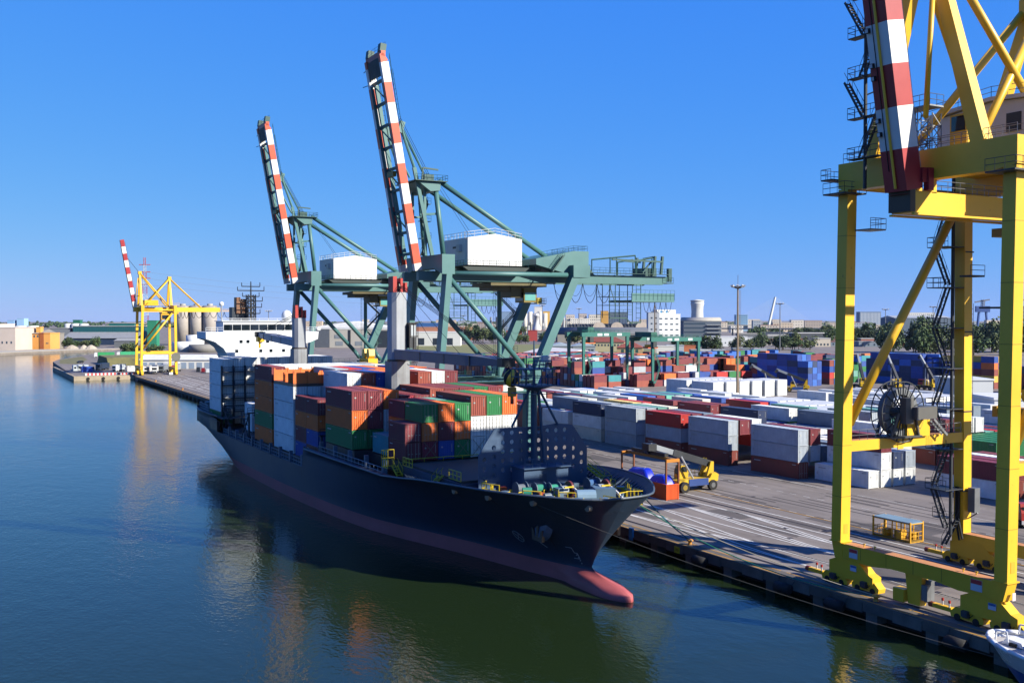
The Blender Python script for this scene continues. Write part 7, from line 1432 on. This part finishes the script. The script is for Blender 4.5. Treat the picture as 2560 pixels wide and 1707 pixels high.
def tree_meshes(kind, seed):
    rr = random.Random(seed); mb = MB(); clumps = []
    for i in range(16):
        a = rr.uniform(0,6.28); q = rr.uniform(0,1)**.6; z = rr.uniform(.32,1.0); rad = (1-abs(z-.6)*1.35)*q if kind != 2 else .5*q
        clumps.append((rad*.62*math.cos(a), rad*.62*math.sin(a), z, rr.uniform(.13,.26)))
    for cx_, cy_, cz, cr_ in clumps:
        for j in range(70):
            v = Vector((rr.gauss(0,1),rr.gauss(0,1),rr.gauss(0,1))).normalized()*cr_*rr.uniform(.5,1.08); c = Vector((cx_,cy_,cz*.92))+v*Vector((1,1,.8)).x
            n = (v+Vector((rr.uniform(-.2,.2),rr.uniform(-.2,.2),rr.uniform(-.1,.3)))).normalized(); a = n.orthogonal().normalized(); b = n.cross(a); s = rr.uniform(.022,.05); th = rr.uniform(0,3); a, b = a*math.cos(th)+b*math.sin(th), b*math.cos(th)-a*math.sin(th)
            mb.add([c-a*s-b*s*.6,c+a*s-b*s*.6,c+a*s*.7+b*s,c-a*s*.7+b*s], [(0,1,2,3)])
    tr = MB().tube((0,0,0),(.01,0,.42),.03,6,.018)
    for i in range(5): a = rr.uniform(0,6.28); tr.tube((0,0,.25+i*.05),(.28*math.cos(a),.28*math.sin(a),.5+i*.08),.014,5,.005)
    return mb.mesh('crown'), tr.mesh('trunk')
def tree(label, x, y, h, w, k=0, seed=0, group='trees'):
    key = (k, seed % 4)
    if key not in _tm:
        c, t = tree_meshes(k, 50+seed % 4+7*k); c.materials.append(LEAF[k]); t.materials.append(BARK); _tm[key] = (c, t)
    T = thing('tree', label, 'tree', (x,y,0), seed*1.7, group, True)
    for n, me in zip(('crown','trunk'), _tm[key]): o = bpy.data.objects.new(n, me); COL.objects.link(o); o.parent = T; o.scale = (w,w,h)
    return T
tn = 0
def row(desc, pts, k=0, group='trees'):
    for i, (x, y, h, w) in enumerate(pts): tree('%s tree from the left in %s' % (ORN[i], desc), x, y, h, w, (k+i) % 3 if k < 3 else 0, i, group)
C3 = lambda u, d: (e1*((u-1280)/2580*d)+e2*d)
def grp(desc, us, d, h, w, k=0, seed=1):
    rr = random.Random(seed); row(desc, [(C3(u, d+rr.uniform(-25,25)).x, C3(u, d).y, h*rr.uniform(.75,1.2), w*rr.uniform(.8,1.2)) for u in us], k, 'trees in '+desc)
grp('the bank clumps below the dark blue warehouse', (140,152,166,178,186,208,222,236,244), 980, 9, 10, 0, 1)
grp('the bushes by the far crane', (318,326,334,372,398,540), 790, 8, 11, 1, 2)
grp('the tree row between the green crane legs', (1168,1178,1190,1200,1212,1222,1230,1262,1284,1300), 1190, 17, 15, 0, 3)
grp('the low trees before the refinery', (1310,1330,1346,1372,1388,1406,1420,1436), 1160, 12, 12, 1, 4)
grp('the trees before the long white hall', (1700,1716,1732,1752,1768,1786,1800,1814,1826,1842,1860,1700,1872), 900, 11, 12, 2, 5)
grp('the hedge trees behind the far containers', (1880,1892,1906,1918,1930,1944,1958,1972,1986,2000,2014), 930, 13, 13, 1, 6)
grp('the big dark tree belt right of the diagonal tube', (2240,2256,2272,2288,2304,2320,2336,2352,2368,2384,2400,2416,2432,2448,2464,2480,2496,2512,2528,2544,2558), 860, 25, 20, 0, 7)
grp('the front of the dark tree belt', (2250,2270,2292,2314,2334,2350,2440,2470,2540,2556), 790, 18, 17, 0, 8)
grp('the scattered trees left of the diagonal tube', (2080,2096,2110,2126,2140,2156,2170,2186,2200,2216,2228), 1150, 20, 18, 1, 9)
grp('the trees below the bridge', (1890,1905,1925,1945,1965,1985,2005,2025,2045,2062), 1500, 16, 22, 0, 10)
# distant woods: one mass on the horizon
wd = MB(); rr = random.Random(33)
for i in range(900):
    u = rr.uniform(-1500,1500); d = rr.uniform(2500,4800); p = C3(1280+u, d); h = rr.uniform(9,19); w = rr.uniform(10,26)
    for j in range(7):
        a = rr.uniform(0,6.28); c = Vector((p.x+w*.5*math.cos(a)*rr.random(),p.y+w*.5*math.sin(a)*rr.random(),h*rr.uniform(.3,.75))); s = rr.uniform(3,6)
        wd.lathe(c,[(s*.3,-s*.7),(s,-.1*s),(s*.75,.5*s),(s*.15,.8*s)],6)
wo_ = wd.obj('distant_woods', LEAF[0]); tag(wo_, 'dark belt of distant woods along the horizon', 'woods'); wo_['kind'] = 'stuff'
# gravel heaps
for i, (u, w) in enumerate(((178,14),(208,9),(226,12))):
    p = C3(u, 955); tag(MB().lathe((p.x,p.y,0),[(w*.5,0),(w*.3,2.2),(w*.1,3.6),(.2,3.8)],10).obj('gravel_heap', P('#b4aa98', rough=.9, bump=.6)), '%s gravel heap on the far bank' % ['left','middle','right'][i], 'gravel', 'gravel heaps')
struct('far_bank', MB().prism([(37,939.2),(91,991.2),(145,1018.2),(150,1030),(60,1030),(-300,700),(-300,641)],'z',-2.4,.25), P('#b8b0a0', rough=.9, dirt=.2))
# ---------- thin coastal haze ----------
hm_, ht, hb_ = nodes('haze_air'); ht.nodes.remove(hb_); pv_ = ht.nodes.new('ShaderNodeVolumePrincipled'); pv_.inputs['Density'].default_value = .000015; pv_.inputs['Color'].default_value = (.62,.78,1,1); pv_.inputs['Anisotropy'].default_value = .3
ht.links.new(pv_.outputs[0], ht.nodes['Material Output'].inputs['Volume'])
hz = MB().box(-5900,8900,-590,8900,-4.2,105).obj('haze', hm_); tag(hz, kind='stuff')
